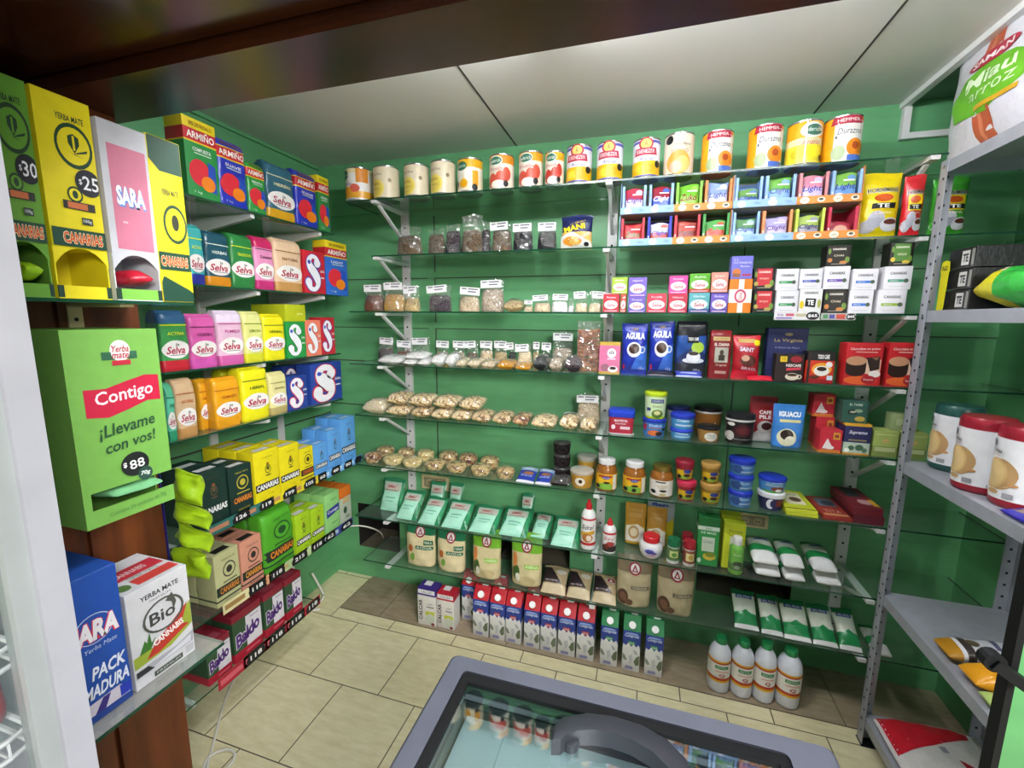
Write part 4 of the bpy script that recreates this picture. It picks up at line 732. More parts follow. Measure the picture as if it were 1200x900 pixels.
for row in (1, 0):
    hgt = .1125; lip = .026; up = 'lower' if row else 'upper'
    for half in (0, 1):
        xa = on_y(cols[half*4][0]-1.5, 250, YT).x; xb = on_y(cols[half*4+3][1]+1, 250, YT).x; xm = (xa+xb)/2; w = (xb-xa)/2-.001; xs_ = on_y(cols[half*4+2][0]-1, 250, YT).x-xm
        if row == 0 and half == 0: zt = zt
        m = MB(); t = .002; Dp = .12
        m.box(-w, 0, 0, w, Dp, t, '#b8ac98'); m.box(-w, Dp-t, t, w, Dp, hgt-.002, '#b8ac98'); m.box(-w, t, t, -w+t, Dp-t, hgt-.002, '#9db4d8'); m.box(w-t, t, t, w, Dp-t, hgt-.002, '#c88a50')
        m.box(-w, 0, 0, xs_, t, lip, LB); m.box(xs_, 0, 0, w, t, lip, OR)
        b = Body([(0, w, .02), (lip, w, .02)], (.0005,))
        ds = []
        for q in range(4):
            for r2 in (0, 1):
                x = (-.5+(q+.28+.5*r2)/4.0)
                ds += [('E', x, .5, .036, .42, '#dde2ea' if q < 2 else '#e6dccb'), ('T', 'Clight' if q < 2 else 'Light', x, .5, .045, .3, '#7a90c0' if q < 2 else '#7a5a3a', {'s': .2})] if r2 == 0 else [('T', 'Clight', x, .5, .055, .4, '#5a7cc0', {'s': .2})] if q < 2 else [('E', x, .5, .03, .3, '#e6dccb'), ('E', x, .55, .018, .16, '#4a4a40')]
        decals(m, b, 2*w, lip, ds)
        tag(m.build('display_tray', None, None, (xm, YT, zt)), f'{up} cardboard display tray of drink powders, {"by the middle upright" if half == 0 else "by the yellow tea bag"}', 'tray', 'display trays')
        for q in range(4):
            ca, cb, s1, s2, tx, tc, nm = CT[1-row][half*4+q] if False else CT[row][half*4+q]
            ci = half*4+q; A, B = on_y(cols[ci][0], 250, YT), on_y(cols[ci][1], 250, YT); W = B.x-A.x-.005; X = max(xm-w+.003+W/2, min(xm+w-.003-W/2, (A.x+B.x)/2)); h = .1
            win = (-.4, .05, .4, .97); mm = k_bx_open(W, h, .1, cb, [('R', -.49, .2, -.41, .9, ca), ('E', -.45, .3, .03, .04, '#e0d8d0')], win, ca)
            tag(mm[0][1].build('drink_powder_carton', None, None, (X, YT+.006, zt+t+.0005)), f'open {nm} display carton in the {up} row, {NTH[ci]} from the middle upright', 'carton', 'drink powder cartons')
            sw = W*.8; shh = h*(.5 if nm == 'nearly empty red' else .6 if nm.startswith('low') else .76 if row else .9); bd = [(0, .55, s2), (.55, 1, s1)]
            if tx: ds = [('T', tx, 0, .5, .8, .26, tc, {'s': .25, 'b': .02}), ('E', -.25, .2, .2, .1, '#d8d0d8'), ('E', .25, .84, .18, .1, s2), ('R', -.1, .72, .4, .78, '#e0e0e4')]
            else: ds = [('E', 0, .5, .3, .3, '#c89a88')]
            pm = k_pillow(sw, shh, .018, bd, ds, seed=ci+row*9, wob=.0012, lean=.12)
            tag(pm[0][1].build('drink_powder_sachet', None, pm[0][2], (X, YT+.012, zt+t+.0025)), f'{nm} drink powder sachet in the {up} row, {NTH[ci]} from the upright', 'sachet', 'drink powder sachets')
    zt += hgt+.0005
# -- tea bags by the rack
def tea_big(c, c2): return [(0, .1, c), (.1, .3, c), (.3, 1, c)], [('E', -.28, .18, .2, .1, '#b8b8c0'), ('E', -.12, .28, .2, .13, '#a8a8b4'), ('E', .24, .2, .24, .1, '#d0d0d6'), ('E', .24, .24, .17, .04, '#5a2a20'), ('R', -.3, .42, .3, .68, '#e8c818'), ('E', 0, .6, .22, .06, '#c05018'), ('T', 'HORNIMANS', 0, .72, .74, .08, '#e8e8e0', {'b': .05}), ('T', 'HORNIMANS', 0, .724, .72, .066, BLACK, {'b': .02}), ('R', -.26, .44, .3, .52, BLACK), ('T', 'TE', 0, .48, .3, .06, '#f0f0e8', {'b': .03}), ('T', c2, .02, .38, .4, .05, '#f0e0d0', {'s': .3})]
back(k_pillow, (1011, 1061, 200), SZ[1], 1.735, .075, *tea_big('#e0c812', 'Clasico'), seed=21, n='tea_bag_pack', l='bright yellow large tea pack with a silver teapot beside the display trays', c='bag', g='large tea packs')
back(k_pillow, (1060, 1086, 204), SZ[1], 1.745, .04, *tea_big('#c4202a', 'Negro'), seed=22, n='tea_bag_pack', l='red large tea pack behind the yellow one by the rack post', c='bag', g='large tea packs')
back(k_pillow, (1098, 1142, 205), SZ[1], 1.74, .075, *tea_big('#3f9a30', 'Verde'), seed=23, n='tea_bag_pack', l='green large tea pack beyond the rack post', c='bag', g='large tea packs')
# -- tea boxes on the third shelf
def selva_tea(c1, c2, t): return [(0, .2, c2), (.2, 1, c1)], [('E', 0, .42, .42, .24, '#e2dcdc'), ('T', 'Selva', .02, .4, .5, .2, '#a8284a', {'s': .2, 'b': .02}), ('T', 'la', -.06, .56, .1, .08, '#3a3a40', {'s': .2}), ('T', t, 0, .82, .56, .1, '#f0e8f0', {'s': .1}), ('R', -.4, .06, .4, .1, '#e8c8d4')]
TB = []
def tbx(px, z, cols_, t, lb, D=.06, Y=1.73, **kw): return back(k_box, px, z, Y, D, *selva_tea(*cols_, t), n='tea_box', l=lb, c='box', g='small tea boxes', **kw)[0]
z3 = SZ[2]
za = tbx((706.5, 725.5, 344.5), z3, ('#b8303c', '#b8303c'), 'Manzana', 'red tea box at the clear bag end of the tea row'); tbx((727, 733.8, 344.5), z3, ('#c04838', '#c04838'), '', 'narrow red tea box turned edge-on beside the first red one')
tbx((717, 735.5, 325), za+.0005, ('#9ab83a', '#9ab83a'), 'Boldo', 'yellow-green tea box stacked on the red tea box'); zb = tbx((736, 756.5, 348), z3, ('#6a58a8', '#6a58a8'), 'Frutos', 'lower purple tea box by the middle upright'); tbx((736.5, 758, 325), zb+.0005, ('#7460b8', '#7460b8'), 'Digestivo', 'upper purple tea box by the middle upright')
tbx((758, 781, 344), z3, ('#c83c50', '#c83c50'), 'Frutilla', 'red tea box alone before the gap'); zb = tbx((783, 805.5, 344.5), z3, ('#b83448', '#b83448'), 'Hibisco', 'red tea box under a pink one after the gap'); tbx((784, 806, 323), zb+.0005, ('#c84894', '#c84894'), 'Pomelo', 'pink tea box on a red one after the gap')
zb = tbx((807, 831.5, 343), z3, ('#58a0a8', '#3c5088'), 'Hierbas', 'teal and navy tea box under the green one'); tbx((808, 832.3, 320.5), zb+.0005, ('#5aa030', '#b84030'), 'Activa', 'green and red tea box over the teal one')
zb = tbx((832.5, 852.8, 343), z3, ('#6c58b4', '#54489a'), 'Relax', 'purple tea box under the peach one', Y=1.735); tbx((833.5, 853.5, 319), zb+.0005, ('#d89080', '#d89080'), 'Durazno', 'peach coloured tea box over a purple one')
zb = back(k_box, (854, 881, 327), z3, 1.73, .06, [(0, .3, '#d87a24'), (.3, .7, '#dcdcd8'), (.7, 1, '#d87a24')], [('R', -.1, 0, .14, 1, '#dcd8d4'), ('O', 0, .5, .26, .2, .3, '#c0486a'), ('T', 'Selva', 0, .5, .34, .1, '#a8284a', {'a': 1.57})], n='tea_box', l='orange box with a white cross lying on its side under a lilac box', c='box', g='small tea boxes')[0]
back(k_box, (857, 882.5, 300), zb+.0005, 1.73, .05, [(0, 1, '#6c6cc0')], [('E', -.24, .3, .2, .16, '#c0703c'), ('R', -.42, .08, -.05, .24, '#8a5a3c'), ('R', .02, .12, .44, .22, '#a03c68'), ('T', 'Instante', .15, .72, .56, .1, '#d8d8f0'), ('T', 'Relax', .15, .55, .44, .08, '#d8d8f0'), ('T', '22', -.3, .78, .22, .18, '#b8b8e8')], n='tea_box', l='lilac blue tea box with a cup on top of the orange box', c='box', g='small tea boxes')
def can_dark(c, c2, t): return [(0, 1, '#1c1a18')], [('R', -.34, .2, .36, .95, c), ('T', 'CANARIAS', 0, .8, .56, .09, '#e8e0d8', {'b': .03}), ('T', t, 0, .5, .4, .09, '#e8d8c0'), ('E', -.36, .28, .1, .1, c2), ('E', .36, .3, .1, .14, '#6a8a3a'), ('E', .2, .17, .16, .08, c2), ('E', -.4, .7, .06, .14, '#6a8a3a'), ('R', -.3, .08, .3, .12, '#8a8478')]
zb = back(k_box, (882.5, 907.5, 340), z3, 1.73, .06, *can_dark('#b83038', '#a89a50', 'ROJO'), n='tea_box', l='lower black tea box with a red panel', c='box', g='black tea boxes')[0]
back(k_box, (883, 908.5, 313.5), zb+.0005, 1.73, .06, *can_dark('#b83038', '#a89a50', 'ROJO'), n='tea_box', l='upper black tea box with a red panel', c='box', g='black tea boxes')
def can_white(c): return [(0, 1, '#dad8de')], [('T', 'CANARIAS', 0, .7, .6, .12, '#2c2c34', {'b': .03}), ('R', -.36, .32, .22, .44, c), ('T', 'MENTA', -.14, .38, .3, .06, '#dfe6e0'), ('E', .3, .38, .09, .09, '#4a5a4a'), ('R', -.3, .12, .3, .14, '#b8b8bc')]
wh = {}
for i, (px, c, nm) in enumerate([((909, 935.5, 340.5), '#2f8a50', 'green'), ((936.5, 963.5, 338.5), None, ''), ((965, 993.5, 339), 0, ''), ((994.5, 1023, 340), '#3a70c8', 'blue'), ((1028, 1062, 339.5), '#8aa838', 'olive')]):
    kw = dict(n='tea_box', c='box', g='white tea boxes')
    if c: r = back(k_box, px, z3, 1.725, .06, *can_white(c), l=f'lower white tea box with {"a green stripe" if i == 0 else "a bright blue stripe" if i == 3 else "an olive stripe"}', **kw)
    elif c is None: r = back(k_box, px, z3, 1.725, .06, [(0, 1, '#d8d8d8')], [('T', 'CANARIAS', 0, .84, .6, .1, '#2c2c34', {'b': .03}), ('P', [(-.24, .28), (.22, .24), (.24, .6), (-.22, .62)], BLACK), ('T', 'TE', 0, .44, .28, .2, '#f0f0f0', {'b': .04}), ('E', -.38, .35, .1, .16, '#d0b820'), ('E', .38, .4, .08, .18, '#a8a858')], l='white tea box with a large black letter panel and lemons', **kw)
    else: r = back(k_box, px, z3, 1.725, .06, *can_dark('#2a2620', '#c07a3c', 'CHAI'), l='black and gold tea box in the lower row of white boxes', n='tea_box', c='box', g='black tea boxes')
    wh[i] = r[0]
for i, (px, c, nm) in enumerate([((909.5, 936, 315), '#2f8a50', 'green'), ((937, 964, 315), '#4a54b0', 'indigo'), ((965.5, 996, 312), '#6a48a8', 'violet'), ((999, 1029, 315), '#3a70c8', 'bright blue'), ((1036, 1069, 312), '#3a8a70', 'teal')]):
    z = back(k_box, px, wh[i]+.0005, 1.725, .06, *can_white(c), n='tea_box', l=f'upper white tea box with {"an" if nm[0] == "i" else "a"} {nm} stripe', c='box', g='white tea boxes')[0]
    if i in (2, 4): back(k_box, (969, 997.5, 287) if i == 2 else (1043, 1071, 284), z+.0005, 1.727, .055, *can_dark(('#26221c', '#4f7a34')[i == 4], ('#c07a3c', '#d0b040')[i == 4], ('CHAI', 'VERDE')[i == 4]), n='tea_box', l='black and gold tea box with spices on top of the violet-striped box' if i == 2 else 'black tea box with a green panel on top of the teal-striped box', c='box', g='black tea boxes')
def card(px0, px1, y0, y1, Y, col, ds, lb, g='price cards'):
    a, b = on_y(px0, (y0+y1)/2, Y), on_y(px1, (y0+y1)/2, Y); z0 = on_y((px0+px1)/2, y1, Y).z; z1 = on_y((px0+px1)/2, y0, Y).z; bd = Body([(0, (b.x-a.x)/2-.0005, .0006), (z1-z0, (b.x-a.x)/2-.0005, .0006)], (.0002,)); m = MB(); bd.mesh(m, col+':p'); decals(m, bd, b.x-a.x, z1-z0, ds)
    tag(m.build('shelf_price_card', None, None, ((a.x+b.x)/2, Y, z0)), lb, 'card', g)
card(907, 961, 365, 375, FY-.0025, '#d4d2d4', [('T', 'te', -.36, .6, .14, .3, '#7a4a9a'), ('R', -.24, .45, -.06, .75, '#c05a70'), ('R', -.02, .4, .2, .75, '#b8b090'), ('R', -.46, .15, -.1, .3, '#7a6ab0'), ('E', .34, .5, .14, .48, BLACK), ('T', '$65', .34, .5, .2, .4, '#f0f0f0', {'b': .03})], 'white price card with a black price oval under the white tea boxes')
card(962, 1003, 367, 375, FY-.0025, '#a8a8a4', [('R', -.44, .2, -.3, .8, '#4a8a58'), ('R', -.26, .2, -.1, .8, '#4a4a90'), ('R', -.06, .15, .2, .85, '#c04a3c'), ('E', .36, .5, .13, .5, BLACK), ('T', '$65', .36, .5, .2, .4, '#f0f0f0', {'b': .03})], 'small striped price card beside the white price card')
# -- coffee and cake mixes on the fourth shelf
z4 = SZ[3]
back(k_box, (702, 726.5, 401), z4, 1.735, .05, [(0, .08, '#b89a4a'), (.08, .9, '#c46a90'), (.9, 1, '#b89a3c')], [('E', .1, .66, .22, .15, '#e4dce0'), ('T', '65%', .1, .68, .24, .1, '#3a3a44', {'b': .03}), ('R', -.1, .46, .3, .5, '#e8c8d8'), ('E', -.2, .2, .2, .12, '#8a5a6a'), ('E', .18, .16, .24, .1, '#e0dcdc'), ('E', .18, .19, .16, .05, '#2a1814')], n='chocolate_box', l='pink and gold box with a small coffee cup beside the cinnamon', c='box')
AG = [(0, 1, '#1d2f96')], [('P', [(-.1, .1), (.48, .1), (.48, .62), (.2, .5)], '#3f6cc8'), ('T', 'AGUILA', .02, .77, .72, .13, '#e8eaf2', {'b': .04}), ('T', 'CAFE', 0, .9, .24, .05, '#d0b050'), ('E', 0, .5, .27, .15, '#dcdce4'), ('O', .3, .5, .12, .07, .35, '#dcdce4'), ('E', 0, .52, .2, .1, '#3a2418'), ('T', '125 g', .3, .12, .2, .06, '#d8d8e8'), ('R', -.4, .1, -.34, .2, '#c0283c')]
back(k_pillow, (727, 759.5, 380), z4, 1.745, .06, *AG, seed=31, n='coffee_bag', l='blue ground coffee bag with a white cup, beside the pink box', c='bag', g='blue coffee bags', gap=.004)
back(k_pillow, (759.5, 791, 377), z4, 1.75, .06, *AG, seed=32, n='coffee_bag', l='blue ground coffee bag with a white cup, beside the black and navy one', c='bag', g='blue coffee bags', gap=.004)
back(k_brick, (791.5, 829, 377), z4, 1.76, .06, [(0, .25, '#23252e'), (.25, .75, '#1c2c5c'), (.75, 1, '#14161c')], [('P', [(-.5, .3), (.0, .55), (.5, .42), (.5, .75), (-.5, .75)], '#20468a'), ('E', .2, .54, .2, .1, '#9ab838'), ('R', -.13, .62, .22, .76, BLACK), ('T', 'TODO CAFE', .05, .69, .32, .06, '#e8e8e8', {'b': .04}), ('E', .08, .3, .34, .05, '#c8c8d0'), ('E', .08, .37, .22, .1, '#e0e0e6'), ('E', .08, .43, .16, .035, '#2a1a10'), ('T', '500 g', .2, .13, .2, .04, '#c8c8d0')], seed=33, n='coffee_bag', l='large black and navy coffee pack with a cup and saucer', c='packet')
back(k_pillow, (758, 790, 433), z4, 1.719, .01, [(0, .14, '#6a6a74'), (.14, 1, '#24242c')], [('R', -.3, .4, .3, .6, '#4a4a54')], seed=34, lean=1.2, h=.034, wob=.0008, n='coffee_sachet', l='dark flat sachet lying before the second blue coffee bag', c='sachet', g='flat coffee sachets'); back(k_pillow, (791.5, 824, 430), z4, 1.719, .012, [(0, .14, '#b0b8d8'), (.14, 1, '#3a48a8')], [('R', -.3, .4, .3, .62, '#b8c0e0')], seed=35, lean=1.15, h=.04, wob=.0008, n='coffee_sachet', l='shiny blue flat sachet lying before the black coffee pack', c='sachet', g='flat coffee sachets')
back(k_brick, (831, 857.5, 388), z4, 1.755, .05, [(0, 1, '#7a1a20')], [('R', -.36, .8, .38, .88, '#c8b478'), ('T', 'CAFE MOLIDO', 0, .84, .62, .04, '#5a1a18'), ('T', 'EL CHANA', .04, .72, .66, .065, '#e8dcd4', {'b': .03}), ('R', -.26, .34, .34, .66, '#b0aca0'), ('E', .05, .55, .09, .06, '#4a4038'), ('R', -.08, .38, .2, .5, '#3c3630'), ('T', 'Original', .04, .28, .48, .06, '#e0d0c0', {'s': .15}), ('R', -.2, .1, .3, .16, '#b0887c')], seed=36, n='coffee_bag', l='dark red coffee pack with a grey portrait panel', c='packet')
back(k_pillow, (859, 893, 394), z4, 1.735, .055, [(0, .2, '#c81e34'), (.2, .78, '#9a1822'), (.78, 1, '#b81c28')], [('R', -.3, .84, .3, .93, '#c0a060'), ('E', .36, .84, .12, .07, '#e0d020'), ('T', 'SAINT', .0, .68, .5, .1, '#d8d0e0', {'b': .03, 'a': -.1}), ('E', .05, .42, .28, .13, '#4a2016'), ('E', -.05, .48, .14, .07, '#c09a80'), ('T', 'BRASIL', .1, .24, .56, .06, '#d8c8d8', {'a': -.1})], seed=37, lean=.1, n='coffee_bag', l='crumpled bright red coffee bag leaning on the dark red pack', c='bag')
back(k_pillow, (876, 908, 431), z4, 1.719, .01, [(0, 1, '#d0283c')], [], seed=38, lean=1.2, h=.03, wob=.0015, n='coffee_sachet', l='bright red foil sachet lying before the red coffee bag', c='sachet', g='flat coffee sachets')
back(k_box, (898, 945.5, 384.5), z4, 1.80, .05, [(0, 1, '#1d2452')], [('T', 'La Virginia', .02, .76, .7, .08, '#b09a68', {'b': .01}), ('E', .02, .88, .1, .03, '#8a7a58'), ('T', 'El Blend de Papel', .0, .62, .6, .045, '#8a90b8', {'s': .3}), ('E', -.1, .3, .4, .24, '#262a5c')], n='coffee_box', l='tall navy coffee box with gold lettering', c='box')
back(k_box, (908, 942, 415), z4, 1.735, .04, [(0, 1, '#261a1a')], [('R', -.34, .72, -.1, .92, '#d0b020'), ('T', '10', -.22, .82, .12, .1, '#3a3010'), ('E', .22, .82, .2, .12, '#8a1a24'), ('T', 'NESCAFE', .14, .6, .52, .1, '#e0d8d4', {'b': .03}), ('P', [(-.1, .4), (.4, .46), (.4, .54), (-.1, .5)], '#c03848'), ('E', .12, .2, .24, .13, '#d8ccb8'), ('E', .12, .26, .18, .05, '#3a2010'), ('O', .36, .2, .1, .08, .35, '#d8ccb8')], n='coffee_box', l='dark brown sachet coffee box in front of the navy one', c='box')
back(k_box, (945, 978, 412), z4, 1.73, .055, [(0, .14, '#9a1820'), (.14, .72, '#c0321e'), (.72, 1, '#1a1818')], [('R', -.5, .0, -.38, 1, '#2a1a14'), ('T', 'TODO CAFE', .08, .84, .42, .14, '#e8e4e0', {'b': .04}), ('E', .05, .45, .36, .2, '#e09a2a'), ('E', .05, .4, .28, .16, '#e6e2dc'), ('E', .05, .46, .18, .07, '#2c1a10'), ('E', .3, .6, .12, .09, '#e0e0e0'), ('R', .26, .12, .46, .26, '#c8d8ea'), ('E', -.2, .2, .2, .06, '#5a2a18')], n='coffee_box', l='small red and black coffee box with a white cup', c='box')
def cake(): return [(0, 1, '#b41c24')], [('E', -.05, .12, .46, .1, '#d8602c'), ('R', -.44, .28, .46, .62, '#d8b8a0'), ('E', -.2, .34, .28, .13, '#2c1a16'), ('R', -.48, .36, .08, .56, '#2c1a16'), ('E', -.2, .58, .28, .11, '#b88868'), ('P', [(.06, .66), (.42, .7), (.44, .4), (.2, .34)], '#2c1a16'), ('P', [(.2, .66), (.4, .68), (.34, .6)], '#8a6048'), ('E', .32, .28, .16, .08, '#e6ded8'), ('T', 'Chocolate en polvo', 0, .86, .8, .07, '#f0e0dc', {'a': .03, 'b': .01}), ('R', -.24, .78, .34, .8, '#e0b0a8'), ('E', .18, .14, .2, .1, '#a01c26'), ('T', 'Exquisita', .18, .14, .26, .06, '#f0e0dc')]
back(k_box, (990, 1034, 402), z4, 1.73, .06, *cake(), n='cake_mix_box', l='red cake mix box with a chocolate cake, beside the small coffee box', c='box', g='cake mix boxes')
back(k_box, (1040, 1083, 402), z4, 1.735, .06, *cake(), n='cake_mix_box', l='red cake mix box with a chocolate cake behind the rack post', c='box', g='cake mix boxes')
# -- fifth shelf: tubs, coffee pouches, tea boxes
z5 = SZ[4]
G5 = dict(c='tub', g='tubs on the fifth shelf')
back(k_tub, (713, 744, 477), z5, 1.735, .12, '#a82a3c', '#2440b8', [('T', 'MANTECOL', 0, .6, .5, .09, '#e6dce0', {'b': .03}), ('T', 'Familiar', .0, .48, .4, .08, '#e6dce0'), ('E', -.28, .32, .08, .1, '#e0d0d8'), ('R', -.02, .24, .34, .36, '#d8c0c8'), ('R', -.5, 0, .5, .06, '#d8d8dc')], .26, .9, True, bs=[(0, .05, '#d8d8dc'), (.05, 1, '#a02838')], n='square_tub', l='square red tub with a bright blue lid beside the middle upright', **G5)
zb, X_, W_ = back(k_tub, (752, 781, 487), z5, 1.735, 0, '#3f7cc0', '#2338a0', [('T', 'Dulce', .05, .66, .5, .12, '#c8d8ea', {'b': .02}), ('R', -.42, .4, -.3, .72, '#b83050'), ('R', -.25, .5, .3, .54, '#c07848'), ('E', .0, .24, .26, .16, '#c86a3c'), ('E', .2, .2, .14, .12, '#3a2a20'), ('E', .38, .44, .07, .08, BLACK)], .2, n='round_tub', l='round blue tub with dark blue lid under the lime one', **G5)
back(k_tub, (754.5, 782, 456.5), zb+.0005, 1.737, 0, '#c8dcb0', '#b4cc28', [('R', -.2, .6, .34, .74, '#2c3c70'), ('T', 'CONAPROLE', .07, .67, .46, .08, '#d8dce8'), ('T', 'Queso', .06, .48, .4, .1, '#3a5a2a'), ('E', .08, .2, .24, .16, '#4a6a2c'), ('E', .08, .24, .14, .08, '#d0cc90'), ('R', -.36, .3, -.2, .42, '#2c3c70')], .16, bs=[(0, .1, '#b4cc28'), (.1, 1, '#c8dcb0')], n='round_tub', l='lime green tub with a pale label on the blue tub', **G5)
back(k_tub, (780.5, 808, 473), z5, 1.83, 0, '#c8ccd8', '#222a5a', [], .16, n='round_tub', l='pale tub with a navy lid behind the blue pair', **G5)
zb = back(k_tub, (784.5, 812.5, 499), z5, 1.735, 0, '#4f9ad0', '#2a3cb0', [('T', 'Crema', 0, .6, .5, .16, '#dce8f2', {'b': .02}), ('R', -.3, .22, .34, .34, '#b8d0e8')], .28, n='round_tub', l='lower light blue tub of the low pair', **G5)[0]
back(k_tub, (785, 815, 481.5), zb+.0005, 1.735, 0, '#4f9ad0', '#2a3cb0', [('T', 'Crema', 0, .6, .5, .16, '#dce8f2', {'b': .02}), ('R', -.3, .22, .34, .34, '#b8d0e8')], .3, n='round_tub', l='upper light blue tub of the low pair', **G5)
back(k_tub, (812.5, 846.5, 473), z5, 1.835, 0, '#8a5a28', '#1a1a1c', [('P', [(0, .1), (.4, .1), (.2, .5)], '#d8d4d0')], .16, .9, rim='#c8c4bc', n='round_tub', l='brown tub with a black lid behind the clear cup', **G5)
back(k_tub, (816, 844.5, 496), z5, 1.73, 0, '#a87c40', '#1c1c1e', [('E', .06, .36, .27, .3, '#e0dcd4'), ('T', 'Mani', .06, .46, .3, .1, '#3a3a3a'), ('T', 'PASTA', .06, .3, .3, .08, '#3a3a3a')], .2, .84, n='peanut_butter_cup', l='low cup of peanut paste with a dark lid and round white sticker', **G5)
back(k_tub, (849, 885, 481), z5, 1.735, 0, '#1c1b1d', '#202024', [('E', .05, .46, .34, .22, '#3a1a1e'), ('E', .05, .46, .24, .12, '#5a2028'), ('E', -.36, .26, .12, .16, '#c8c4c0'), ('E', -.34, .66, .1, .06, '#d8d4cc'), ('R', -.4, .16, .4, .18, '#8a8a8a')], .18, .9, rim='#d0d0cc', n='round_tub', l='largest black bucket tub with a white rim', **G5)
back(k_pouch, (879, 912, 465.5), z5, 1.80, .055, [(0, .2, '#a8a4a4'), (.2, .86, '#8e1c24'), (.86, 1, '#7a1a22')], [('P', [(-.46, .02), (.46, .02), (.46, .12), (.1, .4), (-.4, .16)], '#b8b4b2'), ('E', .08, .34, .3, .14, '#b0a8a4'), ('E', .12, .36, .2, .08, '#3a1c18'), ('T', 'CAFE', .06, .66, .44, .08, '#e0d8d8', {'b': .04}), ('T', 'PILE', .06, .56, .44, .08, '#e0d8d8', {'b': .04})], seed=41, n='coffee_pouch', l='red stand-up coffee pouch behind the sky blue pouch', c='pouch', g='coffee pouches')
back(k_pouch, (906.5, 945, 475), z5, 1.735, .05, [(0, 1, '#3a7cc4')], [('T', 'IGUACU', .02, .78, .68, .12, '#eef0f4', {'b': .05}), ('R', -.3, .6, .36, .66, '#d8d090'), ('E', -.06, .26, .3, .2, '#d8d4b4'), ('E', -.06, .32, .2, .12, '#2c1c14'), ('E', .04, .2, .16, .1, '#e4e0c8')], seed=42, n='coffee_pouch', l='sky blue stand-up coffee pouch with a cream cup', c='pouch', g='coffee pouches')
def taj(): return [(0, .08, '#c87a28'), (.08, 1, '#b42434')], [('R', .1, .6, .4, .9, '#c09030'), ('P', [(-.36, .18), (.16, .18), (-.06, .5), (-.14, .64), (-.22, .48)], '#d8d0d0'), ('E', -.02, .24, .2, .08, '#d8d0d0'), ('R', .16, .68, .34, .82, '#8a3020'), ('R', -.44, .1, .44, .13, '#d8a040')]
zb = back(k_box, (955, 978, 485), z5, 1.80, .06, *taj(), n='tea_box', l='lower red and gold tea box at the back of the group of three', c='box', g='red and gold tea boxes', h=.113)[0]
back(k_box, (953, 979, 462.5), zb+.0005, 1.80, .06, *taj(), n='tea_box', l='upper red and gold tea box on top of a twin', c='box', g='red and gold tea boxes')
back(k_box, (960, 987, 504), z5, 1.728, .06, *taj(), n='tea_box', l='red and gold tea box standing in front of the other two', c='box', g='red and gold tea boxes')
zb = back(k_box, (989, 1021, 497), z5, 1.73, .075, [(0, .06, '#c08a30'), (.06, .4, '#a8b8a8'), (.4, .93, '#22224e'), (.93, 1, '#c8962c')], [('T', 'Supremo', 0, .72, .68, .14, '#d8d8e4', {'s': .3, 'b': .02}), ('E', -.2, .22, .12, .08, '#3a5a40'), ('E', .1, .24, .16, .1, '#3a5a40'), ('E', .3, .16, .1, .08, '#4a6a50'), ('E', -.36, .14, .1, .07, '#e0e4dc'), ('R', -.34, .46, .34, .5, '#8a7a50')], n='tea_box', l='navy tea box with gold edge and white script', c='box')[0]
back(k_box, (987, 1018, 470), zb+.0005, 1.745, .06, [(0, 1, '#2c5248')], [('T', 'EL TIGRE', 0, .84, .5, .1, '#c8d0c0', {'b': .02}), ('E', -.1, .5, .2, .12, '#141a18'), ('E', .12, .56, .16, .08, '#8a9a80'), ('E', .2, .2, .2, .12, '#b09440'), ('E', -.1, .5, .12, .05, '#a8a890')], n='tea_box', l='dark green tea box on top of the navy one', c='box')
gk = dict(c='box', g='pale green soap boxes')
def sop(): return [(0, .4, '#7a8a48'), (.4, 1, '#98a85c')], [('E', 0, .62, .14, .08, '#c0a060'), ('R', -.42, .2, .42, .36, '#b0b888'), ('R', -.42, .84, .42, .88, '#b8c080')]
za = back(k_box, (1023, 1053, 505), z5, 1.735, .06, *sop(), n='green_tea_box', l='pale olive box beside the navy tea box', c='box', g='pale olive boxes')[0]; back(k_box, (1055, 1087, 507), z5, 1.735, .06, *sop(), n='green_tea_box', l='pale olive box behind the rack post', c='box', g='pale olive boxes')
back(k_box, (1044, 1076, 485.5), za+.0005, 1.76, .04, [(0, 1, '#8a9a6c')], [('R', -.3, .3, .3, .7, '#a8b48a'), ('E', .1, .3, .2, .1, '#6a3030')], n='green_tea_box', l='small grey-green box lying on the two olive boxes', c='box')
# -- sixth shelf: cups of nuts, jars, tubs
z6 = SZ[5]
for i, (px, st) in enumerate([((442, 462, 519), 'nutmix'), ((467, 486, 521), 'nutmix'), ((489, 509, 523), 'cashew'), ((515, 537, 524), 'nutmix'), ((538, 560, 527), 'almond'), ((563, 586, 530), 'nutmix')]): back(k_cup, px, z6, 1.82, 0, st, 80+i, n='nut_cup', l=f'clear cup of nuts in the rear row, {NTH[i]} from the corner', c='cup', g='clear cups of nuts')
for i, (px, st, w) in enumerate([((428, 447, 526), 'almond', 'reddish almonds'), ((450, 473, 529), 'cashew', 'pale cashews'), ((472.5, 495, 532), 'cashew', 'pale golden nuts'), ((498, 521.5, 535), 'nutmix', 'mixed nuts'), ((523.5, 547, 538), 'nutmix', 'brown nuts'), ((552, 576, 540), 'nutmix', 'mixed nuts'), ((581, 604, 543), 'nutmix', 'walnut pieces')]): back(k_cup, px, z6, 1.727, 0, st, 90+i, n='nut_cup', l=f'clear dome-lidded cup of {w}, {NTH[i]} from the corner in the front row', c='cup', g='clear cups of nuts')
